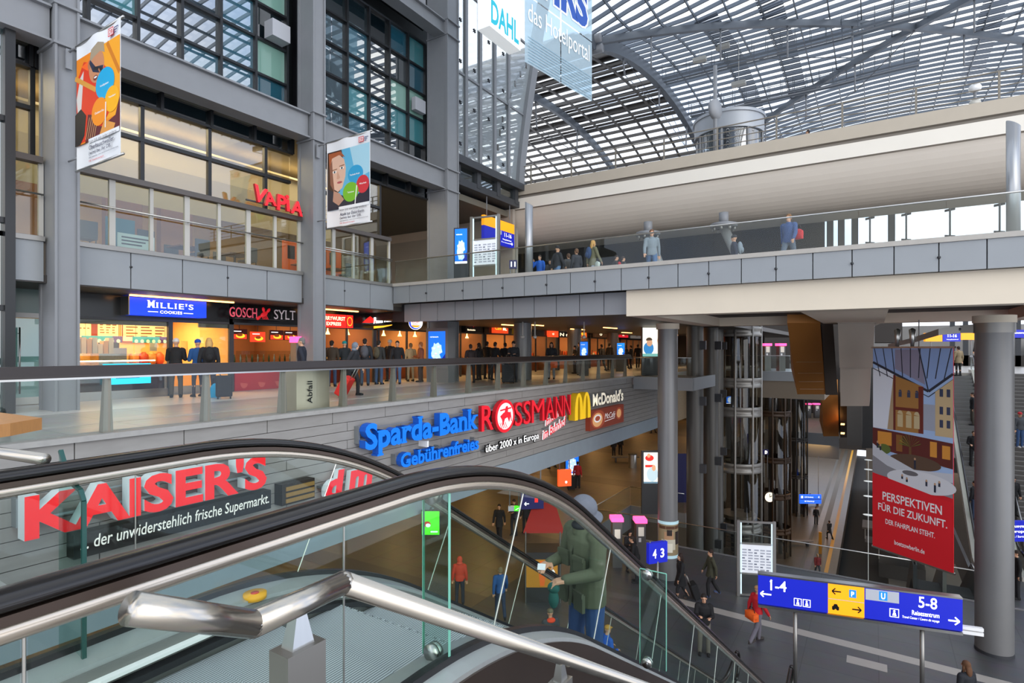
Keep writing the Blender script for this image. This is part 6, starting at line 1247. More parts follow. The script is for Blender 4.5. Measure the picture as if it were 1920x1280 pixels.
# hanging escalator trusses and pier seen below the bridge
M_BRN_LIT = mat('bronze_sheet_warm_lit', '#b5793a', .5, .25, .08, .8); M_BRD = mat('dark_bronze_sheet', '#463a31', .5, .2)  # bronze undersides: warm light from the concourse below is put into the brighter brown
def wedge(px0, px1, dn, z0, df, z1, name, label, m, m2=None, th=.9, lines=()):
    a, b_ = PD(px0, 655, dn), PD(px1[0], 655, dn); c, d = PD(px0+px1[2], 655, df), PD(px1[1], 655, df)
    e = empty(name, ((a.x+b_.x)/2, a.y, z1), label, 'escalator', 'hanging escalator trusses')
    q = MB(); bt = lambda p, z: Vector((p.x, p.y, z))
    q.rings([[bt(a, z0), bt(b_, z0), bt(d, z1), bt(c, z1)], [bt(a, z0+th), bt(b_, z0+th), bt(d, z1+th+.3)+Vector((-SN, CS, 0))*.6, bt(c, z1+th+.3)+Vector((-SN, CS, 0))*.6]]); q.build('truss_cladding', m, e)
    q = MB()
    for t in lines:
        p, r = bt(a, z0).lerp(bt(c, z1), t), bt(b_, z0).lerp(bt(d, z1), t); q.bar(p.lerp(r, .12)-Vector((0, .02, .01)), p.lerp(r, .95)-Vector((0, .02, .01)), .02, .015)
    if lines: q.build('seam', mat('pale_seam', '#a08a6c', .5), e)
    return e
wedge(1476, (1538, 1548, 19), 22.5, 2.45, 27, -.72, 'hanging_escalator', 'bronze-clad underside of an escalator hanging below the bridge, beside the concrete pier', M_BRN_LIT, lines=(.5, .66, .79, .91))
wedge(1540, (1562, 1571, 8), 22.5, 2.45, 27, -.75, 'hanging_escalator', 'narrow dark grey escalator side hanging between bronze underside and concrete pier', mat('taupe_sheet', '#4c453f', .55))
wedge(1541, (1571, 1573, 3), 40, -1.6, 46, -5.6, 'hanging_escalator', 'lower, farther bronze escalator underside with small lamps beside it', M_BRN_LIT)
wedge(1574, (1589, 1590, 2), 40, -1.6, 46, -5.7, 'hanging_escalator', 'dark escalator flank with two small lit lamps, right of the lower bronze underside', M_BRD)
for y, n_ in ((795, 'upper'), (812, 'lower')): p = PD(1580, y, 43.0); tag(MB().box(p-Vector((.12, .25, .04)), p+Vector((.12, .25, .04))).build('small_lamp', E_WARM), f'{n_} small lit lamp on the dark escalator flank', 'lamp')
def pierbox(px0, px1, y0, y1, d, dep, name, label, m, taper=(0, 0)):
    q = MB(); f = Vector((0, 1, 0)); k = lambda px, y: PD(px, y, d)
    a = [k(px0+taper[0], y1), k(px1-taper[1], y1), k(px1, y0), k(px0, y0)]; a[2].z = a[3].z = max(a[2].z, a[3].z)
    q.add(a+[p+f*dep for p in a], [(0, 1, 2, 3), (7, 6, 5, 4), (0, 4, 5, 1), (1, 5, 6, 2), (2, 6, 7, 3), (3, 7, 4, 0)]); return struct(q.build(name, m))
M_PIER = mat('pier_concrete', '#988e82', .75, 0, .05, 1)
pierbox(1571, 1640, 604, 689, 21.5, 3, 'ceiling_pier', '', M_PIER, (3, 4)); pierbox(1575, 1633, 689, 761, 21.8, 2.6, 'ceiling_pier', '', M_PIER, (1, 3)); pierbox(1551, 1660, 597, 605, 21.3, 3.2, 'ceiling_pier', '', M_PIER, (19, 19))
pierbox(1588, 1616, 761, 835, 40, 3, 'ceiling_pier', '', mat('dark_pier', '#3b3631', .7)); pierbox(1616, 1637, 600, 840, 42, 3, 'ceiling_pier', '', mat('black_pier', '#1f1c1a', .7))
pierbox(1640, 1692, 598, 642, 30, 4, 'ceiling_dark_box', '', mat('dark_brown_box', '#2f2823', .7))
# roof slab and front behind the right stairs
struct(B((3.4, 43.5, -.5), (16, 92, 0)).build('floor_landing_east', M_FLOORG)); struct(B((-2.6, 60, -.6), (3.4, 92, 0)).build('floor_landing_north', M_FLOORG))
struct(B((5.5, 62, 0), (16, 62.3, .9)).build('wall_landing', M_DIM))
q = MB()
for x in (5.5, 6.4, 7.5, 8.6, 9.8, 11, 12.2, 13.4): q.box((x, 62, 0), (x+.35, 62.3, 4.6))
q.box((5.5, 62, 2.3), (16, 62.3, 2.7)); q.box((5.5, 62, 4.2), (16, 62.3, 4.6)); struct(q.build('window_landing_frame', M_STEELD))
# ascending stairs and escalator on the right
q = MB(); N = 42; Ys, Ye = 31.0, 43.6
for i in range(N):
    y = Ys+(Ye-Ys)*i/N; z = ZL+(0-ZL)*(i+1)/N; q.box((5.35, y, z-.5), (12, y+(Ye-Ys)/N+.02, z))
struct(q.build('floor_stairs', mat('stair_dark_stone', '#55524f', .6, 0, .1, 4)))
q = MB()
for i in range(N):
    y = Ys+(Ye-Ys)*i/N; z = ZL+(0-ZL)*(i+1)/N; q.box((5.4, y-.004, z-.025), (12, y+.05, z+.004))
struct(q.build('trim_stair_nosing', mat('nosing_grey', '#807d79', .6)))
e = empty('escalator', (4.3, Ys, ZL), 'escalator rising away on the right between the banner and the thick column', 'escalator')
for i in range(40):
    y = Ys-.3+(Ye-Ys)*i/40; z = max(ZL+.02, ZL+(0-ZL)*(i)/40); B((3.75, y, z-.4), (4.85, y+.33, z+.02)).build('step', mat('step_grey', '#6e6d6b', .5, .3), e)
for x in (3.62, 4.98):
    zf = lambda y: ZL+min(1, max(0, (y-Ys)/(Ye-Ys)))*-ZL
    yy = [Ys-1.4, Ys-.4, Ys+.1]+[Ys+(Ye-Ys)*t/8 for t in range(1, 8)]+[Ye, Ye+1.2]
    MB().tube([(x, y, zf(y)+.98) for y in yy], .05, 8).build('handrail', M_RUBBER, e)
    q = MB(); q.rings([[(x-.01, y, zf(y)+.15), (x+.01, y, zf(y)+.15), (x+.01, y, zf(y)+.93), (x-.01, y, zf(y)+.93)] for y in yy]); q.build('glass_side', G_BAL, e)
    q = MB(); q.rings([[(x-.1, y, zf(y)-.25), (x+.1, y, zf(y)-.25), (x+.1, y, zf(y)+.17), (x-.1, y, zf(y)+.17)] for y in yy]); q.build('side_band', mat('escalator_pale_band', '#b9b5ac', .5, .2), e)
for x, l in ((5.3, 'stair handrail tube next to the rising escalator on the right'), (8.2, 'middle handrail tube of the wide stairs on the right')):
    e = empty('stair_rail', (x, Ys, ZL), l, 'railing', 'stair rails'); MB().tube([(x, Ys-.4, ZL+.95), (x, Ys, ZL+1.0), (x, Ye, 1.0), (x, Ye+.5, 1.0)], .03, 8).build('tube', M_ALU, e)
    for i in range(9): y = Ys+.2+(Ye-Ys-.4)*i/8; z = ZL-ZL*(y-Ys)/(Ye-Ys); MB().tube([(x, y, z-.1), (x, y, z+1.0)], .02, 6).build('post', M_ALUM, e)
# escalators running down to the deep platforms, right behind the railing
e = empty('escalator', (2.2, 27, ZL), 'dark escalator shaft sinking to the deep platforms behind the big red banner', 'escalator')
for x, m in ((1.3, M_STEELD), (2.2, M_ALUM), (3.15, M_STEELD)):
    q = MB(); q.rings([[(x-.06, y, z), (x+.06, y, z), (x+.06, y, z+.9), (x-.06, y, z+.9)] for y, z in ((26.6, ZL), (28, ZL-.1), (42, ZD))]); q.build('balustrade', m, e); MB().tube([(x, 26.6, ZL+.95), (x, 28, ZL+.85), (x, 42, ZD+.95)], .04, 8).build('handrail', M_ALU if x > 2 else M_RUBBER, e)
q = MB(); q.rings([[(1.3, y, z-.4), (3.15, y, z-.4), (3.15, y, z), (1.3, y, z)] for y, z in ((26.6, ZL), (28, ZL-.1), (42, ZD))]); q.build('truss', mat('black_truss', '#1c1b1b', .7), e)
# big hanging banner with its curved arm on the thick column
BL, BR = Vector((-.04, 23.6, 0)), Vector((2.04, 22.0, 0)); u = (BR-BL).normalized(); WBN = (BR-BL).length; zt, zb = 1.44, -5.44
e = empty('hanging_banner', (BL+BR)/2+Vector((0, 0, zb)), 'tall red advertising banner with a courtyard picture hung from the arm on the thick column', 'banner')
n = Vector((u.y, -u.x, 0)); q = MB(); q.obox((BL+BR)/2+Vector((0, 0, (zt+zb)/2)), u*WBN/2, n*.012, (0, 0, (zt-zb)/2)); q.build('cloth', mat('banner_cloth', '#d81c26', .6), e)
MB().obox((BL+BR)/2+Vector((0, 0, zt+.03)), u*(WBN/2+.05), n*.04, (0, 0, .03)).build('batten', M_ALU, e); MB().obox((BL+BR)/2+Vector((0, 0, zb-.03)), u*(WBN/2+.04), n*.03, (0, 0, .03)).build('batten', M_ALU, e)
c = (BL+BR)/2; arm = [Vector((CB.x, CB.y-.2, 2.05)), Vector((CB.x-.8, CB.y+.1, 2.03)), Vector((c.x+.7, c.y-.5, 1.95)), Vector((c.x+.1, c.y, 1.72)), Vector((c.x-.6, c.y+.45, 1.52))]
q = MB(); rs = []
for i, p in enumerate(arm):
    d = (arm[min(i+1, 4)]-arm[max(0, i-1)]).normalized(); s = d.cross(Vector((0, 0, 1))).normalized(); h = .14-.02*i
    rs.append([p-s*.03-Vector((0, 0, h)), p+s*.03-Vector((0, 0, h)), p+s*.03+Vector((0, 0, h)), p-s*.03+Vector((0, 0, h))])
q.rings(rs); q.build('arm', M_ALUM, e); MB().cyl((CB.x, CB.y), .5, 1.9, 2.2, 36).build('clamp_ring', M_ALUM, e)
for t in (-.45, .05): p = c+u*t; MB().lathe((p.x, p.y, 1.5), [(.05, 0), (.08, .3), (.1, .55), (.02, .6)], 12).build('hanger_cone', M_ALU, e)
q = MB()
for i in range(6): p = arm[1].lerp(arm[3], i/5); q.tube([p-n*.0, p+n*.05], .045, 10)
q.build('bolt', M_STEELD, e)
p = Print(BL+n*.0135+Vector((0, 0, zb)), u*WBN, (0, 0, zt-zb)); K = lambda a, h: mat('art_'+a, h, .6)
p.rect(0, .37, 1, 1, K('sky', '#a9c4ea')); p.rect(0, .6, .28, .9, K('cloud', '#e4e9f2')); p.poly([(0, 1), (1, 1), (1, .88), (.72, .8), (.3, .88), (0, .93)], K('roofglass', '#8fa9d8')); p.poly([(.3, .995), (.62, .995), (.68, .83), (.3, .9)], K('roofdark', '#8f8aa0'))
for x in range(9): p.line(.02+.12*x, 1, .1+.1*x, .86, .012, K('rib', '#2a2e3c'))
p.line(0, .93, .72, .8, .03, K('rib', '#2a2e3c')).line(.72, .8, 1, .885, .03, K('rib', '#2a2e3c')).line(.72, .8, .6, 1, .015, K('rib', '#2a2e3c')).line(0, .9, .72, .775, .01, K('rib', '#2a2e3c')).line(.72, .775, 1, .86, .01, K('rib', '#2a2e3c'))
p.poly([(.2, .6), (.28, .86), (.28, .6)], K('brickshade', '#b39a78')).poly([(.28, .6), (.28, .87), (.66, .82), (.66, .6)], K('brick', '#a9793f')).rect(.28, .6, .31, .87, K('redbrick', '#6e2c22')).rect(.6, .6, .66, .82, K('redbrick', '#6e2c22')).rect(.31, .7, .6, .715, K('redbrick', '#6e2c22'))
for x in (.37, .48, .58): p.rect(x-.02, .765, x+.02, .79, K('glassdark', '#39405a')).disc(x, .79, .02, .01, K('glassdark', '#39405a'), 12, 0, 180).rect(x-.035, .62, x+.035, .68, K('glasslit', '#c9b68c')).disc(x, .68, .035, .02, K('glasslit', '#c9b68c'), 12, 0, 180)
p.rect(.66, .62, .82, .74, K('farhouse', '#a5aab8')).poly([(.8, .6), (.8, .8), (1, .86), (1, .6)], K('palebrick', '#cdb489'))
for x in (.85, .93):
    for y in (.64, .7, .78): p.rect(x, y, x+.04, y+.035, K('glassdark', '#39405a'))
p.poly([(0, .6), (1, .575), (1, .46), (0, .5)], K('redframe', '#5e241f')).rect(.07, .52, .26, .585, K('amberroom', '#d8923a')).rect(.32, .5, .4, .58, K('amberdark', '#8a5a2a')).rect(.74, .5, .82, .57, K('amberroom', '#d8923a')).rect(.88, .5, .97, .56, K('amberroom', '#d8923a'))
for k in range(11): a_ = .3+k*.26; p.poly([(.5, .53), (.5+.13*math.cos(a_)-.01, .53+.055*math.sin(a_)), (.5+.15*math.cos(a_+.1), .53+.06*math.sin(a_+.1))], K('palm%d' % (k % 2), ('#5d7a2c', '#8a8f34')[k % 2]))
p.line(.5, .53, .5, .47, .03, K('trunk', '#6b4a2a')).disc(.16, .5, .09, .025, K('shrub', '#5f6f34'), 14)
p.disc(.55, .46, .32, .035, K('pool', '#5c4636'), 28).poly([(0, .52), (.2, .475), (.55, .425), (1, .44), (1, .4), (.55, .385), (.2, .42), (0, .46)], K('walkway', '#c9ccd2')).poly([(0, .46), (.2, .42), (.55, .385), (1, .4), (1, .33), (0, .37)], K('lowerhall', '#8d8c90')).disc(.62, .372, .42, .05, K('plaza', '#dcdde0'), 28).disc(.5, .405, .1, .012, K('walkshade', '#6d6a6c'), 16)
for x, y, h in ((.56, .43, .055), (.07, .5, .035), (.11, .49, .03), (.4, .37, .02), (.46, .36, .02), (.7, .36, .03), (.8, .34, .045), (.85, .37, .025)): p.rect(x-.012, y, x+.012, y+h*.75, K('figure', '#23293c')).disc(x, y+h*.85, .012, .006, K('figskin', '#c49a78'), 10)
p.poly([(0, 0), (0, .372), (1, .31), (1, 0)], K('bannerred', '#e01a26'))
def btxt(t, x, y, w, h, sl=0): p.text(t, x, y, M_WHITE, w, h, bold=.015)
btxt('PERSPEKTIVEN', .14, .245, .74, .042); btxt('FÜR DIE ZUKUNFT.', .08, .19, .86, .044); btxt('DER FAHRPLAN STEHT.', .18, .13, .62, .025); btxt('boetzowberlin.de', .3, .042, .38, .022); p.build('print', e)
a = BL-n*1.2-u*.25; e2 = empty('hanging_banner', a+Vector((0, 0, -4.6)), 'second red banner half hidden behind the big red one, only its left edge showing', 'banner'); MB().obox(a+u*1.0+Vector((0, 0, -1.6)), u*1.0, n*.012, (0, 0, 3.0)).build('cloth', mat('art_bannerred', '#e01a26', .6), e2)
MB().tube([a+u*1.0+Vector((0, 0, 1.4)), a+u*1.0+Vector((0, 0, 2.42))], .02, 6).build('hanger', M_STEEL, e2)
# framed poster round the column foot
e = empty('column_poster', (CM.x, CM.y-.4, -6.9), 'framed picture poster curved round the foot of the grey column', 'poster'); r = .41
def arcstrip(q, r, a0, a1, z0, z1, n=12):
    rs = [[(CM.x+r*math.cos(a0+(a1-a0)*i/n), CM.y+r*math.sin(a0+(a1-a0)*i/n), z) for i in range(n+1)] for z in (z0, z1)]; q.rings(rs, False, False)
tc_ = TH-math.pi/2; q = MB(); q.mi = 0; arcstrip(q, .40, tc_-1.35, tc_+1.35, -6.62, -5.42); q.mi = 1; arcstrip(q, .415, tc_-1.4, tc_+1.4, -5.42, -5.3); arcstrip(q, .415, tc_-1.4, tc_+1.4, -6.74, -6.62)
q.build('frame', [mat('poster_tan', '#9a8a6a', .5), mat('pale_cyan_band', '#b4d4dc', .4, emit=.25)], e)
q = MB(); 
for k, (a0, a1, z0, z1, mi_) in enumerate(((-1.2, 1.2, -5.6, -5.48, 0), (-.6, .3, -6.0, -5.7, 1), (-.35, .15, -5.85, -5.62, 2), (-.9, .5, -6.4, -6.0, 3), (-.6, .2, -6.5, -6.15, 4), (.5, 1.0, -6.2, -5.7, 2))): q.mi = mi_; arcstrip(q, .404+.002*k, tc_+a0, tc_+a1, z0, z1, 8)
q.build('print', [mat('poster_brown', '#5a3a26', .5), mat('poster_skin', '#b9906c', .5), mat('poster_dark', '#2d2320', .5), mat('poster_pale', '#cfc9b4', .5), mat('poster_clock', '#e9e4d0', .5)], e)
# stuff of the lower concourse
p = PD(1018, 655, 20.5); u = Vector((CS, SN, 0)); n = Vector((SN, -CS, 0)); k0 = Vector((p.x, p.y, ZL))
e = empty('kiosk', k0, 'kiosk with red awning and ochre front in the lower concourse behind the escalator', 'kiosk')
MB().obox(k0+Vector((0, 0, .9))-n*.5, u*.65, n*.5, (0, 0, .9)).build('body', mat('kiosk_dark', '#2c2a2a', .5), e); q = MB(); q.rings([[k0-u*.7+Vector((0, 0, 2.5)), k0+u*.75+Vector((0, 0, 2.5)), k0+u*.5-n*.9+Vector((0, 0, 3.3)), k0-u*.3-n*.9+Vector((0, 0, 3.3))], [k0-u*.7+Vector((0, 0, 2.56)), k0+u*.75+Vector((0, 0, 2.56)), k0+u*.5-n*.9+Vector((0, 0, 3.36)), k0-u*.3-n*.9+Vector((0, 0, 3.36))]]); q.build('awning', mat('awning_red', '#9c241c', .6), e)
for s in (-.62, .62): MB().tube([k0+u*s, k0+u*s+Vector((0, 0, 2.55))], .025, 6).build('post', M_ALU, e)
pp = Print(k0-u*.62+n*.004+Vector((0, 0, .55)), u*1.15, (0, 0, 1.0)); pp.rect(0, 0, 1, 1, mat('kiosk_ochre', '#b5791e', .5, emit=.2)).poly([(.45, .05), (.58, .05), (.66, .7), (.6, .95), (.45, .95), (.4, .6)], mat('kiosk_orange', '#e0641e', .5, emit=.25)).disc(.82, .5, .1, .16, M_EW).disc(.72, .4, .05, .08, M_EW).build('front_print', e)
e = empty('green_screen', PD(806, 1003, 15), 'bright green hanging screen in the lower concourse seen through the escalator glass', 'screen'); a = PD(790, 1003, 15); MB().obox(a+u*.25+Vector((0, 0, .33))-n*-.0, u*.25, n*.03, (0, 0, .33)).build('case', M_BLACK, e)
pp = Print(a+u*.02+n*.031+Vector((0, 0, .02)), u*.46, (0, 0, .62)); pp.rect(0, 0, 1, 1, mat('screen_green', '#5be01e', .4, emit=1.2)).disc(.3, .45, .2, .12, M_RSG).disc(.35, .4, .14, .08, M_SW).rect(.5, .1, .9, .16, M_SW).build('picture', e); MB().tube([a+u*.25+Vector((0, 0, .66)), (a.x+u.x*.25, a.y+u.y*.25, -2.75)], .03, 6).build('hanger', M_STEELD, e)
def bench(px, d, label, zf=ZL, L=2.2):
    p = PD(px, 655, d); e = empty('bench', (p.x, p.y, zf), label, 'bench', 'benches'); MB().obox((p.x, p.y, zf+.45), u*L/2, n*.25, (0, 0, .04)).build('seat', mat('bench_grey', '#6e6a66', .5, .3), e)
    for s in (-.8, .8): MB().obox((p.x+u.x*s*L/2.3, p.y+u.y*s*L/2.3, zf+.21), u*.05, n*.2, (0, 0, .21)).build('leg', M_STEELD, e)
bench(1172, 46, 'grey bench on the lower concourse under the stone wall end'); bench(1520, 66, 'bench on the deep platform where a person sits', ZD); bench(1492, 52, 'dark seating group on the deep platform beside the glass lifts', ZD, 3)
p = PD(1186, 655, 44); e = empty('steel_bin', (p.x, p.y, ZL), 'round steel bin beside the bench on the lower concourse', 'bin'); MB().cyl((p.x, p.y), .32, ZL, ZL+1.0, 20).build('body', M_ALU, e); MB().cyl((p.x, p.y), .34, ZL+1.0, ZL+1.06, 20).build('lid', M_STEELD, e)
e, pp = hang_sign(PD(1500, 944, 55), (CS, SN, 0), 40*55/F, 17*55/F, [(0, 0, 1, 1, mat('display_blue', '#1554d8', .4, emit=1.1))], 'blue departure display hung over the deep platform', ZL-1.2, 'departure_display'); pp.rect(0, .46, 1, .54, M_BLACK).text('ICE Hamburg', .22, .62, M_SW, .4, .18).text('RE Wittenberge', .22, .16, M_SW, .45, .18).rect(.05, .62, .14, .85, M_SW).text('4', .85, .6, M_SW, .06, .25); pp.build('lettering', e)
for px, py, d, l in ((1556, 855, 62, 'small lit letter sign over the deep platform strip'), (1436, 852, 46, 'small lit letter sign seen through the brownish lift')):
    e, pp = hang_sign(PD(px-4, py, d), (CS, SN, 0), 9*d/F, 9*d/F, [(0, 0, 1, 1, mat('sign_navy', '#171650', .4, emit=.3))], l, ZL-1.2, 'letter_sign'); pp.text('D', .25, .2, mat('lit_letter', '#fff4d8', .4, emit=3), .5, .6, bold=.03); pp.build('lettering', e)
p = PD(1556, 828, 62); tag(MB().box(p-Vector((.35, .05, .12)), p+Vector((.35, .05, .12))).tube([p, (p.x, p.y, ZL-.8)], .02, 5).build('exit_light', mat('exit_green', '#3fd21f', .4, emit=1.2)), 'green exit light high over the deep platform strip', 'lamp')
p = PD(1442, 931, 45); e = empty('station_clock', p, 'round white station clock seen through the brownish lift', 'clock'); MB().tube([p+Vector((0, .1, 0)), p], .42, 24).build('case', M_STEELD, e); pp = Print(p+n*.12, u, (0, 0, 1)); pp.disc(0, 0, .38, .38, mat('clock_white', '#f4eedc', .4, emit=.7), 28).line(0, 0, .0, .27, .05, M_BLACK).line(0, 0, .17, .1, .06, M_BLACK); pp.build('dial', e); MB().tube([p+Vector((0, .05, .4)), (p.x, p.y+.05, ZL-1.2)], .03, 6).build('hanger', M_STEELD, e)
p = PD(1538, 655, 50); tag(MB().box((p.x-.12, p.y-.1, ZD), (p.x+.12, p.y+.1, ZD+1.9)).build('yellow_post', mat('post_yellow', '#c98a1e', .5)), 'slim yellow post on the deep platform', 'post')
# dim things on the second deep platform
for px, py, w, l in ((1652, 985, 2.4, 'dark kiosk roof on the far right deep platform, upper one'), (1690, 1030, 3.0, 'dark kiosk counter on the right deep platform below the red banner')):
    p = PZ(px, py, ZD+.0) if False else PD(px, 655, 50 if py < 1000 else 45); e = empty('platform_kiosk', (p.x, p.y, ZD), l, 'kiosk', 'platform kiosks'); MB().box((p.x-w/2, p.y-1, ZD), (p.x+w/2, p.y+1, ZD+1.1)).build('counter', mat('kiosk_counter', '#3c3836', .5), e); MB().box((p.x-w/2-.2, p.y-1.3, ZD+2.3), (p.x+w/2+.2, p.y+1.3, ZD+2.45)).build('roof', mat('kiosk_roof', '#58544f', .5, .3), e)
    for s in (-1, 1): MB().tube([(p.x+s*w/2, p.y, ZD+1.1), (p.x+s*w/2, p.y, ZD+2.3)], .04, 6).build('post', M_ALUM, e)
for i, (px, d) in enumerate(((1612, 38), (1640, 38.5), (1668, 37.5), (1625, 40), (1655, 41))):
    p = PD(px, 655, d); e = empty('bistro_table', (p.x, p.y, ZD), f"small round table on the right deep platform, {ords[i]} from the left", 'table', 'platform tables'); MB().cyl((p.x, p.y), .35, ZD+.95, ZD+1.0, 16).build('table_top', mat('bistro_top', '#8b8782', .4), e); MB().cyl((p.x, p.y), .05, ZD+.02, ZD+.95, 10).build('post', M_STEELD, e); MB().cyl((p.x, p.y), .25, ZD, ZD+.03, 14).build('foot', M_STEELD, e)
for i, y in enumerate((862, 880, 902, 930, 965)):
    d = (58, 54, 50, 46, 42)[i]; p = PD(1628, y, d); tag(MB().ell(p, .35, .18, .06).tube([p, (p.x, p.y, ZL-9)], .015, 5).build('track_lamp', mat('cool_lamp', '#cfd6d8', .3, emit=.6)), f'{ords[i]} dish lamp from the top in the row over the dark tracks', 'lamp', 'dish lamps over the tracks')
for px, zl, l in ((980, 2.62, 'ceiling camera rod hung in front of the nearest gallery column'), (1003, 2.62, 'ceiling camera rod hung between the gallery columns'), (1095, 2.62, 'ceiling camera rod hung near the second gallery column')):
    p = PD(px, 655, 25); tag(MB().tube([(p.x, p.y, zl), (p.x, p.y, 2.0)], .03, 8).ell((p.x, p.y, 1.95), .09, .09, .08).build('camera_rod', mat('pale_rod', '#cfccc6', .4)), l, 'camera', 'ceiling camera rods')
# ================= people =================
def remesh(mb, vox, it=3, fac=.5):
    me = mb.mesh('t', [M_WHITE]); o = bpy.data.objects.new('t', me); COL.objects.link(o)
    r = o.modifiers.new('r', 'REMESH'); r.mode = 'VOXEL'; r.voxel_size = vox
    sm = o.modifiers.new('s', 'SMOOTH'); sm.factor = fac; sm.iterations = it
    dg = bpy.context.evaluated_depsgraph_get(); out = bpy.data.meshes.new_from_object(o.evaluated_get(dg)); bpy.data.objects.remove(o); bpy.data.meshes.remove(me)
    out.materials.clear(); out.materials.append(M_WHITE); out.polygons.foreach_set('use_smooth', [True]*len(out.polygons)); out.polygons.foreach_set('material_index', [0]*len(out.polygons)); return out
def V3(*a): return Vector(a)
def limb(mb, a, b, r0, r1, mid=None, n=12):
    """tapering limb with rounded ends"""
    a, b = Vector(a), Vector(b); rm = mid or (r0+r1)/2; mb.tube([a, a.lerp(b, .35), a.lerp(b, .7), b], [r0, max(rm, r0*.98 if mid is None else mid), (rm+r1)/2, r1], n)
    mb.ell(a, r0, r0, r0, 10, 6); mb.ell(b, r1, r1, r1, 10, 6)
# leg / arm directions: thigh, shin, upper arm, forearm (x outwards mirrored for the left side, y forwards)
POSES = {
 'stand': dict(lt=(.04, .02, -1), ls=(.02, -.03, -1), rt=(.05, .06, -1), rs=(.02, -.06, -1), lu=(.22, -.04, -1), lf=(.08, .22, -1), ru=(.2, -.06, -1), rf=(.06, .2, -1)),
 'stroll': dict(lt=(.03, .38, -1), ls=(.02, -.05, -1), rt=(.03, -.3, -1), rs=(.02, -.62, -1), lu=(.2, -.38, -1), lf=(.06, -.05, -1), ru=(.2, .3, -1), rf=(.04, .62, -1)),
 'stride': dict(lt=(.03, -.42, -1), ls=(.02, -.75, -1), rt=(.03, .5, -1), rs=(.02, -.02, -1), lu=(.2, .35, -1), lf=(.04, .8, -1), ru=(.22, -.45, -1), rf=(.1, -.3, -1)),
 'phone': dict(lt=(.05, .03, -1), ls=(.02, -.03, -1), rt=(.05, .1, -1), rs=(.02, -.1, -1), lu=(.18, .22, -1), lf=(-.35, 1, .25), ru=(.18, .25, -1), rf=(-.4, 1, .35)),
 'call': dict(lt=(.05, .03, -1), ls=(.02, -.03, -1), rt=(.05, .06, -1), rs=(.02, -.1, -1), lu=(.22, -.04, -1), lf=(.08, .22, -1), ru=(.45, .45, -.75), rf=(-.35, .25, 1)),
 'hold': dict(lt=(.05, .05, -1), ls=(.02, -.04, -1), rt=(.05, .02, -1), rs=(.02, -.04, -1), lu=(.2, .12, -1), lf=(-.45, 1, -.05), ru=(.22, .02, -1), rf=(-.3, 1, -.15)),
 'pull': dict(lt=(.03, .4, -1), ls=(.02, -.02, -1), rt=(.03, -.3, -1), rs=(.02, -.6, -1), lu=(.2, .2, -1), lf=(.04, .5, -1), ru=(.25, -.5, -1), rf=(.1, -.45, -1)),
 'sit': dict(lt=(.08, 1, -.12), ls=(.0, .05, -1), rt=(.1, 1, -.1), rs=(.02, .12, -1), lu=(.15, .15, -1), lf=(-.1, 1, -.35), ru=(.15, .2, -1), rf=(-.15, 1, -.3)),
}
def skeleton(P, lean=0.0):
    J = {}; J['pel'] = V3(0, 0, .95)
    J['chest'] = V3(0, lean*.35, 1.28); J['neck'] = V3(0, lean*.48, 1.46); J['head'] = V3(0, lean*.6+.015, 1.62)
    for k, s in (('l', -1), ('r', 1)):
        m = lambda d: Vector((d[0]*s, d[1], d[2])).normalized()
        J[k+'hip'] = V3(s*.09, 0, .9); J[k+'kn'] = J[k+'hip']+m(P[k+'t'])*.43; J[k+'an'] = J[k+'kn']+m(P[k+'s'])*.41
        J[k+'sh'] = V3(s*.185, lean*.45, 1.40); J[k+'el'] = J[k+'sh']+m(P[k+'u'])*.285; J[k+'wr'] = J[k+'el']+m(P[k+'f'])*.25; J[k+'hd'] = m(P[k+'f'])
    dz = min(J['lan'].z, J['ran'].z)-.075
    for k in list(J):
        if not k.endswith('hd'): J[k] = J[k]-V3(0, 0, dz)
    return J
def torso(mb, J, g=0.0, z0=-.1, fem=0):
    rows = [(z0, .16+g, .115+g), (.02, .165+g, .118+g), (.14, .142+g-.012*fem, .105+g), (.3, .165+g-.008*fem, .12+g), (.42, .178+g-.014*fem, .112+g), (.48, .13+g*.7, .085+g*.6), (.52, .065+g*.6, .065+g*.5)]
    rs = []
    for dz, rx, ry in rows:
        t = max(0, dz)/.52; c = J['pel'].lerp(J['neck'], t); c = V3(c.x, c.y, J['pel'].z+dz)
        rs.append([c+V3(rx*math.cos(2*math.pi*i/18)*(1 if abs(math.cos(2*math.pi*i/18)) < .8 else .98), ry*math.sin(2*math.pi*i/18), 0) for i in range(18)])
    mb.rings(rs)
def hand(mb, w, d, s, fine=False):
    """palm, four bent fingers of different lengths and a thumb from the palm's side"""
    d = d.normalized(); side = V3(s, 0, 0) if abs(d.x) < .85 else V3(0, 1, 0); side = (side-d*side.dot(d)).normalized(); nrm = d.cross(side)*s; inw = nrm if nrm.y > 0 or nrm.z < 0 else -nrm
    r = .0095; mb.rings([[w+d*t+side*a*wd+inw*b*th for a, b in ((-1, -1), (1, -1), (1, 1), (-1, 1))] for t, wd, th in ((-.01, .024, .018), (.03, .038, .016), (.085, .04, .013))])
    for i, (o, L) in enumerate(((-.03, .075), (-.01, .085), (.011, .08), (.031, .062))):
        a = w+d*.08+side*o; b = a+d*L*.45+inw*.012; c = b+d*L*.3+inw*.022; e = c+d*L*.12+inw*.02; mb.tube([a, b, c, e], [r, r*.95, r*.88, r*.7], 8)
    t0 = w+d*.03-side*.034*s*s; t1 = t0+d*.035-side*.03+inw*.012; t2 = t1+d*.03-side*.006+inw*.012; mb.tube([t0, t1, t2], [.012, .011, .009], 8)
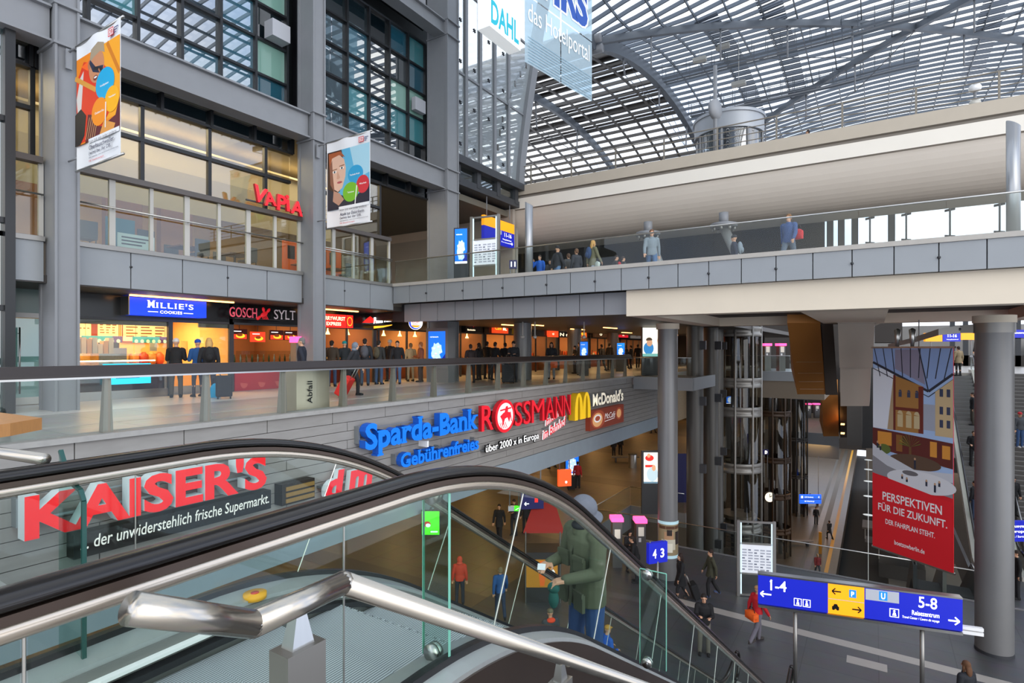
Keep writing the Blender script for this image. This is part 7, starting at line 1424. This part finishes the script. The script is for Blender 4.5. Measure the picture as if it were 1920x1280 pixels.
def head(mb, c, tilt=0, turn=0):
    R = Matrix.Rotation(turn, 3, 'Z') @ Matrix.Rotation(-tilt, 3, 'X'); p = lambda x, y, z: c+R @ V3(x, y, z)
    mb.ell(p(0, -.012, .025), .076, .092, .098, 16, 12, R); mb.ell(p(0, .022, -.045), .055, .064, .068, 14, 9, R); mb.ell(p(0, .062, -.088), .026, .022, .02, 10, 6, R)
    mb.tube([p(0, .083, .018), p(0, .102, -.012), p(0, .108, -.026)], [.009, .013, .015], 8); mb.ell(p(0, .083, -.058), .024, .012, .011, 10, 6, R)
    for s in (-1, 1): mb.ell(p(s*.077, -.008, -.008), .011, .02, .03, 8, 6, R); mb.ell(p(s*.03, .078, .03), .024, .012, .009, 8, 5, R)
    return R
BODY = {}
def proto(pose, lean=0, tilt=.1, turn=0, coat=.0, fem=0, hero=False):
    key = (pose, lean, tilt, turn, fem, hero)
    if key in BODY and (coat in BODY[key]['jackets']): return BODY[key]
    P = POSES[pose]; J = skeleton(P, lean); D = BODY.get(key)
    if D is None:
        b = MB(); torso(b, J, -.012, -.1, fem); limb(b, J['neck']-V3(0, 0, .05), J['head']-V3(0, .01, .06), .058, .052)
        R = head(b, J['head'], tilt, turn)
        for k, s in (('l', -1), ('r', 1)):
            limb(b, J[k+'sh'], J[k+'el'], .052, .038, .046); limb(b, J[k+'el'], J[k+'wr'], .038, .026, .037); hand(b, J[k+'wr'], J[k+'hd'], s)
            limb(b, J[k+'hip'], J[k+'kn'], .082, .054, .074); limb(b, J[k+'kn'], J[k+'an'], .054, .038, .056); b.ell(J[k+'an']+V3(0, .06, -.03), .04, .11, .035)
        D = BODY[key] = dict(J=J, R=R, body=remesh(b, .006 if hero else .012, 3, .4), jackets={}, J0=J)
        t = MB(); torso(t, J, -.002, -.1, fem)
        tt = MB(); rs = []
        for dz, rx, ry in ((-.1, .155, .115), (0, .172, .124), (.1, .155, .116)): rs.append([J['pel']+V3(rx*math.cos(2*math.pi*i/18), ry*math.sin(2*math.pi*i/18), dz) for i in range(18)])
        tt.rings(rs)
        for k in 'lr':
            limb(tt, J[k+'hip'], J[k+'kn'], .096-.008*fem, .068-.008*fem, .088-.008*fem); limb(tt, J[k+'kn'], J[k+'an']-V3(0, 0, .02), .068-.008*fem, .058-.014*fem, .066-.01*fem)
        D['trousers'] = remesh(tt, .009 if hero else .016, 2)
        sh = []
        for k in 'lr':
            q = MB(); d = (J[k+'an']-J[k+'kn']); fw = V3(0, 1, 0); pit = -max(-.5, min(.9, d.y/ max(.05, -d.z)))*.6 if d.y < -.1 else 0; Rr = Matrix.Rotation(pit, 3, 'X'); a = J[k+'an']
            q.ell(a+Rr @ V3(0, .075, -.035), .046, .135, .042, 12, 8, Rr); q.ell(a+Rr @ V3(0, -.02, -.02), .042, .06, .06, 12, 8, Rr); q.obox(a+Rr @ V3(0, .05, -.065), Rr @ V3(.038, 0, 0), Rr @ V3(0, .13, 0), Rr @ V3(0, 0, .009)); sh.append(remesh(q, .012, 2))
        D['shoes'] = sh
        h = {}; c = J['head']; pp = lambda x, y, z: c+R @ V3(x, y, z)
        q = MB(); q.ell(pp(0, -.022, .045), .085, .096, .092, 16, 10, R); q.ell(pp(0, -.06, -.01), .076, .052, .08, 14, 8, R); h['short'] = remesh(q, .012, 2)
        q.ell(pp(0, -.075, -.1), .085, .05, .14, 14, 8, R)
        for s in (-1, 1): q.tube([pp(s*.07, -.01, .04), pp(s*.082, .0, -.05), pp(s*.08, .01, -.15)], [.02, .03, .015], 8)
        h['long'] = remesh(q, .012, 2)
        q = MB(); q.ell(pp(0, -.012, .06), .09, .104, .085, 16, 10, R); q.lathe((0, 0, 0), [(.001, 0), (.001, .001)], 4) if False else None; rs = [[pp(.091*math.cos(2*math.pi*i/18), -.01+.104*math.sin(2*math.pi*i/18), z) for i in range(18)] for z in (.032, .068)]; q.rings(rs); h['beanie'] = remesh(q, .01, 1)
        q = MB(); q.ell(pp(0, -.012, .055), .088, .1, .075, 16, 10, R); q.rings([[pp(.07*math.cos(math.pi*i/10), .07+.075*math.sin(math.pi*i/10), z) for i in range(11)] for z in (.045, .058)]); h['cap'] = remesh(q, .01, 1)
        q = MB(); q.ell(pp(0, -.03, .02), .105, .112, .125, 16, 10, R); q.ell(pp(0, -.04, -.11), .12, .1, .06, 16, 8, R)
        h['hood'] = remesh(q, .01, 2)
        D['hair'] = h
        ey = []
        for s in (-1, 1): q = MB(); q.ell(pp(s*.03, .081, .013), .012, .008, .008, 10, 6, R); me = q.mesh('eye', [M_WHITE]); ey.append(me)
        D['eyes'] = ey
    if coat not in D['jackets']:
        J = D['J']; q = MB(); torso(q, J, .018, -.06 if coat <= 0 else -.06, fem)
        if coat > 0:   # longer coats reach down over the thighs
            c = J['pel']; mid = (J['lkn']+J['rkn'])/2; lo = c.lerp(V3(mid.x, mid.y, J['pel'].z-.45), min(1, coat/.45)); sp = abs(J['lkn'].y-J['rkn'].y)*.5*min(1, coat/.45)
            q.rings([[c+V3(.183*math.cos(2*math.pi*i/18), .135*math.sin(2*math.pi*i/18), .02) for i in range(18)], [lo+V3(.19*math.cos(2*math.pi*i/18), (.14+sp*.8)*math.sin(2*math.pi*i/18), 0) for i in range(18)]])
        else:
            q.rings([[J['pel']+V3(.178*math.cos(2*math.pi*i/18), .13*math.sin(2*math.pi*i/18), z) for i in range(18)] for z in (-.09, .04)])
        for k, s in (('l', -1), ('r', 1)):
            q.ell(J[k+'sh']-V3(s*.03, 0, -.01), .085, .08, .075, 12, 8); limb(q, J[k+'sh'], J[k+'el'], .074, .06, .069); limb(q, J[k+'el'], J[k+'wr'], .06, .046, .057)
        q.rings([[J['neck']+V3(rx*math.cos(2*math.pi*i/16), .01+rx*1.0*math.sin(2*math.pi*i/16), z) for i in range(16)] for rx, z in ((.1, -.04), (.085, .035))])
        D['jackets'][coat] = remesh(q, .009 if hero else .016, 2)
    return D
SKIN = mat('skin', '#c99a7c', .55, 0, .06, 20); SKIN2 = mat('skin_tan', '#a87656', .55, 0, .06, 20); M_EYE = mat('eye_dark', '#1a1412', .2)
def cl(h): return mat('cloth'+h, h, .8, 0, .12, 25)
def person(loc, a, label, pose='stand', jacket='#17181b', trousers='#20222a', shoes='#141414', hair='short', hairc='#2a1d14', coat=0, h=1.74, group=None, lean=0, tilt=.1, turn=0, fem=0, skin=None, eyes=True, hero=False):
    D = proto(pose, lean, tilt, turn, coat, fem, hero); e = empty('person', loc, label, 'person', group, TH+math.radians(a)); s = h/1.74; e.scale = (s, s, s)
    def put(name, me, m):
        o = bpy.data.objects.new(name, me); COL.objects.link(o); o.parent = e; o.material_slots[0].link = 'OBJECT'; o.material_slots[0].material = m; return o
    bod = put('body', D['body'], skin or SKIN); jk = put('jacket', D['jackets'][coat], cl(jacket)); put('trousers', D['trousers'], cl(trousers))
    for me in D['shoes']: put('shoe', me, cl(shoes))
    put('hair' if hair in ('short', 'long') else {'beanie': 'beanie', 'cap': 'cap', 'hood': 'hood'}[hair], D['hair'][hair], cl(hairc))
    if eyes:
        for me in D['eyes']: put('eye', me, M_EYE).parent = bod
    return e, D
def local(e, p): return Matrix.Translation(e.location) @ e.rotation_euler.to_matrix().to_4x4() @ Matrix.Diagonal((*e.scale, 1)) @ Vector(p)
def at_head(px, yh, zf, h=1.74):
    d = (zf+h-EYE)*F/(HY-yh); p = PD(px, 655, d); return Vector((p.x, p.y, zf))
def at_feet(px, yf, zf): return PZ(px, yf, zf)
def at_d(px, d, zf): p = PD(px, 655, d); return Vector((p.x, p.y, zf))
def suitcase(p, a, label, c, w=.42, h=.6, t=.26, handle=.42, tilt=.0):
    e = empty('suitcase', p, label, 'suitcase', None, TH+math.radians(a)); M = Matrix.Rotation(tilt, 3, 'X')
    def part(name, q, m): o = bpy.data.objects.new(name, q.mesh(name, m)); COL.objects.link(o); o.parent = e; o.rotation_euler = (tilt, 0, 0); return o
    q = MB(); q.box((-w/2, -t/2, .06), (w/2, t/2, .06+h)); o = part('shell', q, cl(c)); b = o.modifiers.new('b', 'BEVEL'); b.width = .04; b.segments = 3
    q = MB(); q.tube([(-.1, -t/2+.03, h), (-.1, -t/2+.03, h+handle), (.1, -t/2+.03, h+handle), (.1, -t/2+.03, h)], .012, 8); part('pull_handle', q, M_ALUM)
    for sx_ in (-1, 1): q = MB(); q.tube([(sx_*(w/2-.05)-.02, -t/2+.04, .04), (sx_*(w/2-.05)+.02, -t/2+.04, .04)], .04, 12); part('wheel', q, M_BLACK)
    return e
def backpack(e, D, label, c):
    J = D['J']; p = local(e, J['chest']+V3(0, -.19, -.02)); o = MB(); R = e.rotation_euler.to_matrix(); s = e.scale[0]
    o.ell((0, 0, 0), .15*s, .1*s, .23*s, 14, 10, R); o.ell(R @ V3(0, -.08*s, -.08*s), .1*s, .06*s, .11*s, 12, 8, R); ob = MB(); o.v = [v+p for v in o.v]; r = o.build('backpack', cl(c)); return tag(r, label, 'bag')
def bag(p, label, c, w=.34, h=.3, t=.12, a=0, name='bag'):
    e = empty(name, p, label, 'bag', None, TH+math.radians(a)); q = MB(); q.ell((0, 0, h*.45), w/2, t/2+.02, h*.5, 14, 9); q.box((-w*.42, -t*.4, 0), (w*.42, t*.4, h*.75)); me = remesh(q, .015, 2)
    o = bpy.data.objects.new('pouch', me); COL.objects.link(o); o.parent = e; o.material_slots[0].link = 'OBJECT'; o.material_slots[0].material = cl(c)
    q = MB(); q.tube([(-w*.3, 0, h*.8), (-w*.15, 0, h*1.25), (w*.15, 0, h*1.25), (w*.3, 0, h*.8)], .012, 8); o = bpy.data.objects.new('strap', q.mesh('strap', cl('#1a1a1a'))); COL.objects.link(o); o.parent = e; return e
# --- upper bridge
ZBF = ZB
person(at_head(1012, 479, ZBF, 1.6), 150, 'person in bright blue jacket making a call on the bridge beside the steel duct', 'call', '#1f62c8', '#30343c', hairc='#3a2a20', h=1.6)
person(at_head(1045, 461, ZBF), -60, 'person in dark jacket, black cap and blue jeans walking on the upper bridge', 'stroll', '#23262e', '#5878a0', hair='beanie', hairc='#15151a')
person(at_head(1031, 488, ZBF, 1.3), 180, 'small person in black between the blue jacket and the jeans walker on the bridge', 'stand', '#1c1c20', '#1c1c20', h=1.3)
person(at_head(1066, 476, ZBF, 1.62), 20, 'grey-clad person seen from behind on the bridge, left of the dark slate coat', 'stand', '#4a4a4c', '#2b2d33', hairc='#5a4030', h=1.62)
person(at_head(1081, 467, ZBF, 1.7), 30, 'person in dark slate coat on the bridge, just left of the blonde walker', 'stand', '#33353d', '#22242a', hairc='#6b4a33', coat=.2, h=1.7)
e, D = person(at_head(1112, 450, ZBF), -70, 'blonde person in olive coat with a pale shoulder bag walking on the bridge', 'stroll', '#6d6a52', '#8c96a4', hair='long', hairc='#c99a5a', coat=.2, fem=1)
bag(local(e, (.24, .05, .62)), 'pale shoulder bag carried by the blonde person on the bridge', '#c3ccc4', a=-70)
backpack(e, D, 'dark blue backpack worn by the blonde person on the bridge', '#27406a')
e, D = person(at_head(1148, 478, ZBF, 1.6), -90, 'person in black bending behind the bridge glass beside the red backpack', 'stroll', '#1b1b1e', '#1b1b1e', h=1.6, lean=.3)
e, D = person(at_head(1168, 480, ZBF, 1.55), -80, 'person with a red backpack on the bridge, walking away to the right', 'stroll', '#2a2a2e', '#222226', h=1.55); backpack(e, D, 'red backpack on the bridge walker', '#c01f28')
person(at_head(1222, 434, ZBF), 170, 'tall person in grey-blue jacket and jeans on the bridge before the left strut', 'stroll', '#7d8790', '#4a658a', hairc='#6e4b33', h=1.82)
e, D = person(at_head(1377, 440, ZBF), 60, 'person in navy jacket with a grey backpack on the bridge by the right raking strut', 'stroll', '#20263a', '#8a9098', hair='beanie', hairc='#191b22'); backpack(e, D, 'grey backpack of the navy-jacketed bridge walker', '#7f8a94')
e, D = person(at_head(1479, 402, ZBF), 130, 'person in blue and white jacket with a red bag striding on the bridge', 'stride', '#3a5080', '#5b6676', hairc='#7a5a3a', h=1.78); bag(local(e, (-.2, -.2, .95)), 'red bag carried by the striding person on the bridge', '#c6252c', .3, .34, .16, 130)
person(Vector((PY(1515, 250, 29).x, 29.0, 9.9)), 60, 'person on the upper platform, only the head showing over the parapet', 'stand', '#22242a', '#22242a', h=1.42, hairc='#1d1512')
# --- gallery, in front of the shops
e, D = person(at_d(330, 16.6, 0), 25, 'person in black coat and white cap ordering at the cookie shop', 'phone', '#151517', '#4a4238', hair='beanie', hairc='#d8d4cc', coat=.15, h=1.7)
e, D = person(at_d(371, 16.9, 0), 55, 'person with blue beret and blue coat at the cookie shop', 'hold', '#1f4f86', '#3c3a40', hair='beanie', hairc='#1d4fa8', coat=.3, h=1.68, fem=1)
e, D = person(at_d(392, 16.6, 0), 30, 'blonde person with a big black backpack at the cookie shop', 'stand', '#1b1c20', '#2c2a30', hair='long', hairc='#c79c5c', coat=.1, h=1.72); backpack(e, D, 'big black backpack on the blonde person at the cookie shop', '#141416')
suitcase(at_d(420, 16.2, 0), 30, 'black suitcase with a colourful tag standing by the cookie shop customers', '#1b1b1f'); bag(at_d(404, 16.6, 0), 'turquoise shopping bag beside the black suitcase at the cookie shop', '#1397c6', .3, .45, .14, 30)
person(at_d(566, 16.9, 0), 95, 'grey-haired person in dark blue jacket and beige trousers by the litter bin', 'stroll', '#1b1f2c', '#b89a6c', hairc='#6d6a68', h=1.76)
e, D = person(at_d(622, 21.5, 0), 5, 'person in brown jacket and jeans queuing at the sausage stand', 'stand', '#3a3024', '#34486a', hairc='#1c1712', h=1.72)
person(at_d(646, 21.8, 0), 40, 'person with teal beanie and dark jacket queuing at the sausage stand', 'phone', '#1c2226', '#26282e', hair='beanie', hairc='#12898c', h=1.7)
e, D = person(at_d(660, 17.4, 0), -100, 'person in dark coat and grey hood pulling a red suitcase on the gallery', 'pull', '#1f2126', '#1c1d22', hair='hood', hairc='#6d7580', coat=.15, h=1.62, lean=.2)
suitcase(at_d(636, 16.9, 0), 80, 'red suitcase pulled along the gallery past the litter bin', '#e02a22', tilt=.5)
e, D = person(at_d(684, 22.0, 0), 10, 'person with grey backpack and jeans queuing at the pizza counter', 'stand', '#1d2026', '#2f4258', hairc='#1d1713', h=1.8); backpack(e, D, 'black and grey backpack in the pizza queue', '#4d4f56')
e, D = person(at_d(710, 22.8, 0), -15, 'person with olive backpack and jeans seen from behind in the pizza queue', 'stand', '#2b2c2c', '#3a5274', hairc='#1c1612', h=1.75); backpack(e, D, 'olive backpack in the pizza queue', '#4c4838')
person(at_d(731, 25, 0), 160, 'person with pale beanie in black jacket standing behind the dark-jacketed walker', 'stand', '#17181c', '#1f2126', hair='beanie', hairc='#b4b4b0', h=1.8)
person(at_d(745, 23.2, 0), 185, 'person in black jacket and jeans walking towards the view on the gallery', 'stroll', '#121318', '#49658c', hairc='#2c221b', h=1.76)
person(at_d(770, 25, 0), 30, 'person in pale beige padded coat by the burger restaurant', 'stand', '#b9a57c', '#a89a80', hairc='#8a6a44', coat=.25, h=1.66, fem=1)
person(at_d(789, 24.5, 0), 80, 'person in brown coat at the burger restaurant beside the map screen', 'hold', '#8a4a24', '#3a2a20', hairc='#a5622c', coat=.25, h=1.7)
person(at_d(600, 20.5, 0), -30, 'person in black with a blue bag partly behind the blue banner column', 'stand', '#16171b', '#1b1c22', h=1.7)
G = 'dark figures in front of the far shops'
for px, d, lab, kw in ((884, 24, 'dark figure bending with a pink bag at the bakery behind the broad column', dict(pose='hold', jacket='#2a1f20', lean=.25, h=1.6)), (898, 26, 'dark-haired figure in black at the bakery counter', dict(pose='stand', hair='long', h=1.68)), (913, 27, 'taller dark figure, third from the broad column under the bridge', dict(pose='phone', h=1.76)), (926, 26, 'dark figure leaning right at the cafe counter', dict(pose='hold', h=1.72, lean=.2)), (947, 27, 'dark figure waiting left of the reader by the nearest gallery column', dict(pose='stand', h=1.7))):
    person(at_d(px, d, 0), random.choice((20, -30, 60)), lab, jacket=kw.pop('jacket', '#16161a'), trousers='#1a1a1e', group=None, **kw)
person(at_d(963, 24.5, 0), 165, 'person with turquoise scarf reading beside the nearest gallery column', 'phone', '#1b1e24', '#20242a', hairc='#1c1512', coat=.2, h=1.74, tilt=.5); suitcase(at_d(953, 23.4, 0), 170, 'large dark suitcase beside the reader at the nearest gallery column', '#1c1d22', .5, .75)
e, D = person(at_d(1034, 27, 0), 170, 'person in pale grey trousers and black jacket holding an orange bag on the gallery', 'hold', '#24262c', '#8f959c', hair='long', hairc='#16110e', h=1.72); bag(local(e, (-.15, .25, .55)), 'orange bag held by the person in pale grey trousers', '#f0641e', .36, .38, .14, 170)
person(at_d(1090, 31, 0), 60, 'black silhouette in front of the blue map screen by the second gallery column', 'hold', '#0e0e12', '#14151a', h=1.78, lean=.15)
person(at_d(1078, 33, 0), 100, 'dark person stooping left of the blue map screen silhouette', 'stand', '#1a1512', '#15151a', h=1.6)
for px, d, a, lab in ((1128, 36, 30, 'dark person with a red backpack strap far along the gallery'), (1143, 38, -40, 'tall dark person left of the farthest map screen'), (1172, 40, 20, 'dark person right of the farthest map screen, nearer the screen'), (1183, 42, 60, 'dark person among the far group before the light box, middle one'), (1196, 43, -20, 'dark person nearest the light box with the boy picture')):
    person(at_d(px, d, 0), a, lab, random.choice(('stand', 'phone', 'stroll')), '#191413', '#16151a', h=random.uniform(1.66, 1.8))
# --- the man on the escalator
POSES['hero'] = dict(lt=(.05, .02, -1), ls=(.02, -.03, -1), rt=(.05, .08, -1), rs=(.02, -.06, -1), lu=(.16, .16, -1), lf=(-.42, 1, -.18), ru=(.2, .12, -1), rf=(-.5, 1, .05))
hp = Vector((-2.36, 5.08, fz(5.02+.0)))
k_ = round((5.08-.62)/.4-.5); hp.z = fz(.62+.4*k_+.2)
e, D = person(hp, 118, 'man in grey hood, olive jacket and jeans on the escalator holding a paper slip', 'hero', '#545a45', '#2c4a7c', '#2a2622', 'hood', '#5f646d', coat=.18, h=1.80, tilt=.45, hero=True, lean=.06)
e.scale = (e.scale[0]*1.14, e.scale[1]*1.14, e.scale[2]); J = D['J']; jk_ = [c for c in e.children if c.name.startswith('jacket')][0]
def hpart(name, q, m, par=e): o = bpy.data.objects.new(name, q.mesh(name, m)); COL.objects.link(o); o.parent = par; return o
M_JK2 = cl('#4a503d')
q = MB()
for s in (-1, 1): q.obox((s*.105, .155, 1.2-.02), (.055, .01, 0), (0, .014, 0), (0, 0, .06)); q.obox((s*.105, .168, 1.245), (.058, .01, 0), (0, .012, 0), (0, 0, .02))
hpart('chest_pocket', q, M_JK2, jk_)
q = MB()
for s in (-1, 1): q.obox((s*.12, .165, .86), (.06, .0, 0), (0, .014, 0), (0, 0, .08)); q.obox((s*.12, .178, .935), (.064, .0, 0), (0, .01, 0), (0, 0, .022))
hpart('hip_pocket', q, M_JK2, jk_)
q = MB(); q.rings([[Vector((x, y+.006, z)) for x in (-.018, .018)] for y, z in ((.17, .78), (.16, .95), (.152, 1.1), (.16, 1.28), (.125, 1.4))], False, False); hpart('button_flap', q, M_JK2, jk_)
q = MB(); q.ell(J['neck']+V3(0, .03, .03), .085, .085, .05, 16, 8); hpart('scarf', q, cl('#1e2126'))
hm = (J['lwr']+J['rwr'])/2+V3(0, .12, .0)
w = local(e, J['rwr']+J['rhd']*.13)
q = MB(); q.obox(w+Vector((0, 0, .0)), (.035, .014, 0), (-.008, .02, .022), (0, -.001, .001)); tag(q.build('paper_slip', mat('paper', '#e4e8ea', .6)), 'crumpled white slip of paper in the hand of the man on the escalator', 'paper')
w2 = local(e, J['lwr']+J['lhd']*.1-V3(0, 0, .05)); q = MB(); q.ell(w2, .06, .05, .05, 12, 8); q.ell(w2+Vector((0, 0, -.1)), .05, .045, .09, 12, 8); tag(q.build('teal_bag', cl('#17564e')), 'small teal and black pouch hanging from the hand of the man on the escalator', 'bag')
e2, D2 = person(at_head(1032, 1142, ZL, 1.74), 20, 'person in cap and orange-red hood low down, seen through the escalator side', 'stand', '#3a3d42', '#23252b', hair='cap', hairc='#6f6650', h=1.74)
q = MB(); q.ell(D2['J']['neck']+V3(0, -.05, -.02), .13, .1, .07, 14, 8); hpart('orange_hood', q, cl('#ef4a22'), e2)
e, D = person(at_head(1128, 1176, ZL, 1.7), -60, 'person bending in a bright blue jacket and ochre cap on the lower concourse', 'hold', '#2159b8', '#2a2f3c', hair='cap', hairc='#b98a3a', h=1.7, lean=.35); backpack(e, D, 'blue backpack of the bending person by the escalator', '#1c4fa6')
person(at_head(938, 1062, ZL, 1.7), 10, 'person in blue and turquoise jacket on the lower concourse behind the escalator', 'stroll', '#1f4f8c', '#22304a', hairc='#7a6a50', h=1.7)
person(at_head(822+40, 1044, ZL, 1.68), 0, 'person with orange-red hood low behind the upright glass guard', 'stand', '#c8452c', '#2a2f3a', hair='hood', hairc='#d4553c', h=1.68)
# --- lower concourse
person(at_feet(936, 1013, ZL), 170, 'person in long black clothes walking alone on the warm-lit lower concourse', 'stroll', '#121215', '#141417', hair='short', hairc='#2a2018', coat=.25)
person(at_feet(964, 1003, ZL), 150, 'person in dark grey reading a phone on the lower concourse left of the kiosk', 'phone', '#22242a', '#1d2026', tilt=.4)
person(at_feet(986, 1000, ZL), 20, 'dark person with a shoulder bag left of the kiosk', 'stand', '#1b1c20', '#16171b', coat=.15)
person(at_feet(1004, 996, ZL), -40, 'dark person with legs apart behind the kiosk awning', 'stride', '#1a1b1f', '#17181c')
person(at_feet(666, 958, ZL), 60, 'far person whose legs show below the blue-grey trim of the stone wall, left one', 'stroll', '#1b1a1a', '#141416'); person(at_feet(850+0, 872+60, ZL), 90, 'dark person behind the escalator handrail by the hanging green screen', 'stroll', '#16161a', '#16161a')
person(at_feet(1151, 857, ZL), 30, 'dark-clothed person of the far couple beside the grey bench', 'stand', '#151417', '#151519', coat=.2); person(at_feet(1163, 853, ZL), -40, 'second person of the far couple beside the grey bench', 'stand', '#1b1a1e', '#151519')
person(at_feet(1224, 812, ZL), 60, 'distant person under the end of the stone wall', 'stroll', '#1d1a19', '#18171a'); person(at_feet(1034, 878, ZL), 80, 'distant walker whose legs show below the stone wall by the map screen', 'stroll', '#16161a', '#141418')
e, D = person(at_feet(1083, 915, ZL), -20, 'person in red jacket beside a dark suitcase behind the escalator handrail', 'stand', '#a8202a', '#22242a'); suitcase(at_feet(1071, 918, ZL), 0, 'dark suitcase beside the person in red jacket on the lower concourse', '#1d1e22', .5, .8)
person(at_d(1181, 23.4, ZL), 190, 'dark-haired person in black looking at a phone beside the ticket machines', 'phone', '#141418', '#17181c', hair='long', hairc='#120e0d', h=1.68, tilt=.4, fem=1)
person(at_d(1194, 22.3, ZL), 80, 'person in black jacket bending beside the ticket machines', 'hold', '#121316', '#15161a', h=1.78, lean=.3)
e, D = person(at_feet(1276, 1127, ZL), 95, 'person in long black coat pulling a black suitcase past the poster column', 'pull', '#0f1013', '#121316', hair='long', hairc='#2a1a12', coat=.35, fem=1, h=1.74); suitcase(at_feet(1308, 1122, ZL), -90, 'black wheeled suitcase pulled by the person in the long black coat', '#141518', .44, .55, tilt=.35)
person(at_feet(1333, 1117, ZL), 90, 'person in olive parka and black trousers standing near the timetable board', 'stroll', '#3a3a2a', '#141416', '#3c4a6a', hairc='#2a1a14', coat=.2, h=1.72)
person(at_head(1320, 1114, ZL, 1.78), 165, 'person in black jumper holding a phone just beyond the escalator handrail', 'phone', '#0f0f12', '#6a665c', hairc='#1a1310', h=1.78, tilt=.15)
e, D = person(at_feet(1420, 1203, ZL), -75, 'person in red and grey jacket carrying an orange sports bag under the direction sign', 'stroll', '#c4202a', '#6d6a74', '#3a3634', hair='cap', hairc='#b48a5a', h=1.76)
bag(local(e, (.0, -.2, .72)), 'orange sports bag carried by the person in the red jacket', '#f0641a', .5, .3, .26, -75, 'sports_bag')
person(at_head(1812, 1240, ZL, 1.7), 15, 'brown-haired person in dark coat at the bottom edge near the thick column', 'stand', '#15181f', '#16181d', hair='long', hairc='#5a3a22', h=1.7, coat=.2)
# --- deep platforms
person(at_feet(1530, 982, ZD), 170, 'person in black below the blue departure display on the deep platform', 'stand', '#101114', '#121316'); person(at_feet(1555, 1010, ZD), 10, 'person in long black coat with a red bag on the deep platform strip', 'stroll', '#0f1013', '#121316', coat=.35)
person(at_feet(1533, 1079, ZD), 170, 'person in dark red jacket and jeans walking on the deep platform', 'stroll', '#7c1f26', '#3a414c', hairc='#a8907c')
person(at_feet(1491, 950, ZD), 0, 'dark person far on the deep platform beside the lifts', 'stand', '#141416', '#141416')
e, D = person(at_d(1519, 65.3, ZD+.02), 60, 'person sitting on the far bench of the deep platform', 'sit', '#161618', '#1a1b20')
e, D = person(Vector((P1.x+.25, P1.y-.2, -11.4)), 100, 'person in grey coat riding inside the nearest glass lift', 'stand', '#5a5550', '#33363c', hairc='#6e5a48')
# --- stairs and rising escalator on the right
def on_esc(px, Y, label, **k):
    zz = ZL+min(1, max(0, (Y-Ys)/(Ye-Ys)))*-ZL; i = int((Y-Ys+.3)/(Ye-Ys)*40); zz = max(ZL+.02, ZL-ZL*i/40)+.02
    x = PY(px, 655, Y).x; return person(Vector((x, Y, zz)), label=label, **k)
on_esc(1797, 43.0, 'person in beige coat near the top of the rising escalator', a=0, pose='stand', jacket='#8a7a5e', trousers='#141416', hairc='#2a1c14', coat=.2, fem=1)
e, D = on_esc(1824, 39.2, 'person in dark jacket with a yellow-strapped backpack on the rising escalator', a=60, pose='stand', jacket='#15171c', trousers='#4a463e', hairc='#2a1c14'); suitcase(local(e, (-.35, -.45, -.3)), 0, 'stacked black suitcase behind the person on the rising escalator', '#121215')
on_esc(1826, 36.3, 'person in black jacket and white shirt lower on the rising escalator', a=150, pose='hold', jacket='#0f1013', trousers='#101114', hairc='#3a2a20')
on_esc(1828, 33.2, 'dark person with pale bag at the lower part of the rising escalator', a=20, pose='stand', jacket='#14161a', trousers='#30405a')
def on_stair(px, Y, label, **k):
    i = int((Y-Ys)/(Ye-Ys)*N); zz = ZL-ZL*(i+1)/N; return person(Vector((PY(px, 655, Y).x, Y, zz)), label=label, **k)
on_stair(1912, 37.6, 'person with red and white hat, grey jumper and jeans coming down the stairs', a=180, pose='stand', jacket='#45484c', trousers='#34507a', shoes='#d8d8d8', hair='beanie', hairc='#b8242c')
on_stair(1900, 33.6, 'dark hooded person standing on the stairs right of the thick column', a=175, pose='stand', jacket='#0e0f12', trousers='#101114', hair='hood', hairc='#17181c')
on_esc(1834, 44.2, 'dark person with a green bag at the head of the rising escalator', a=10, pose='stand', jacket='#101114', trousers='#123a2c')
person(Vector((PY(1906, 655, 27.5).x, 27.5, ZL)), 70, 'dark-coated person at the right edge in front of the stairs', 'stand', '#0f1012', '#111216', coat=.25)
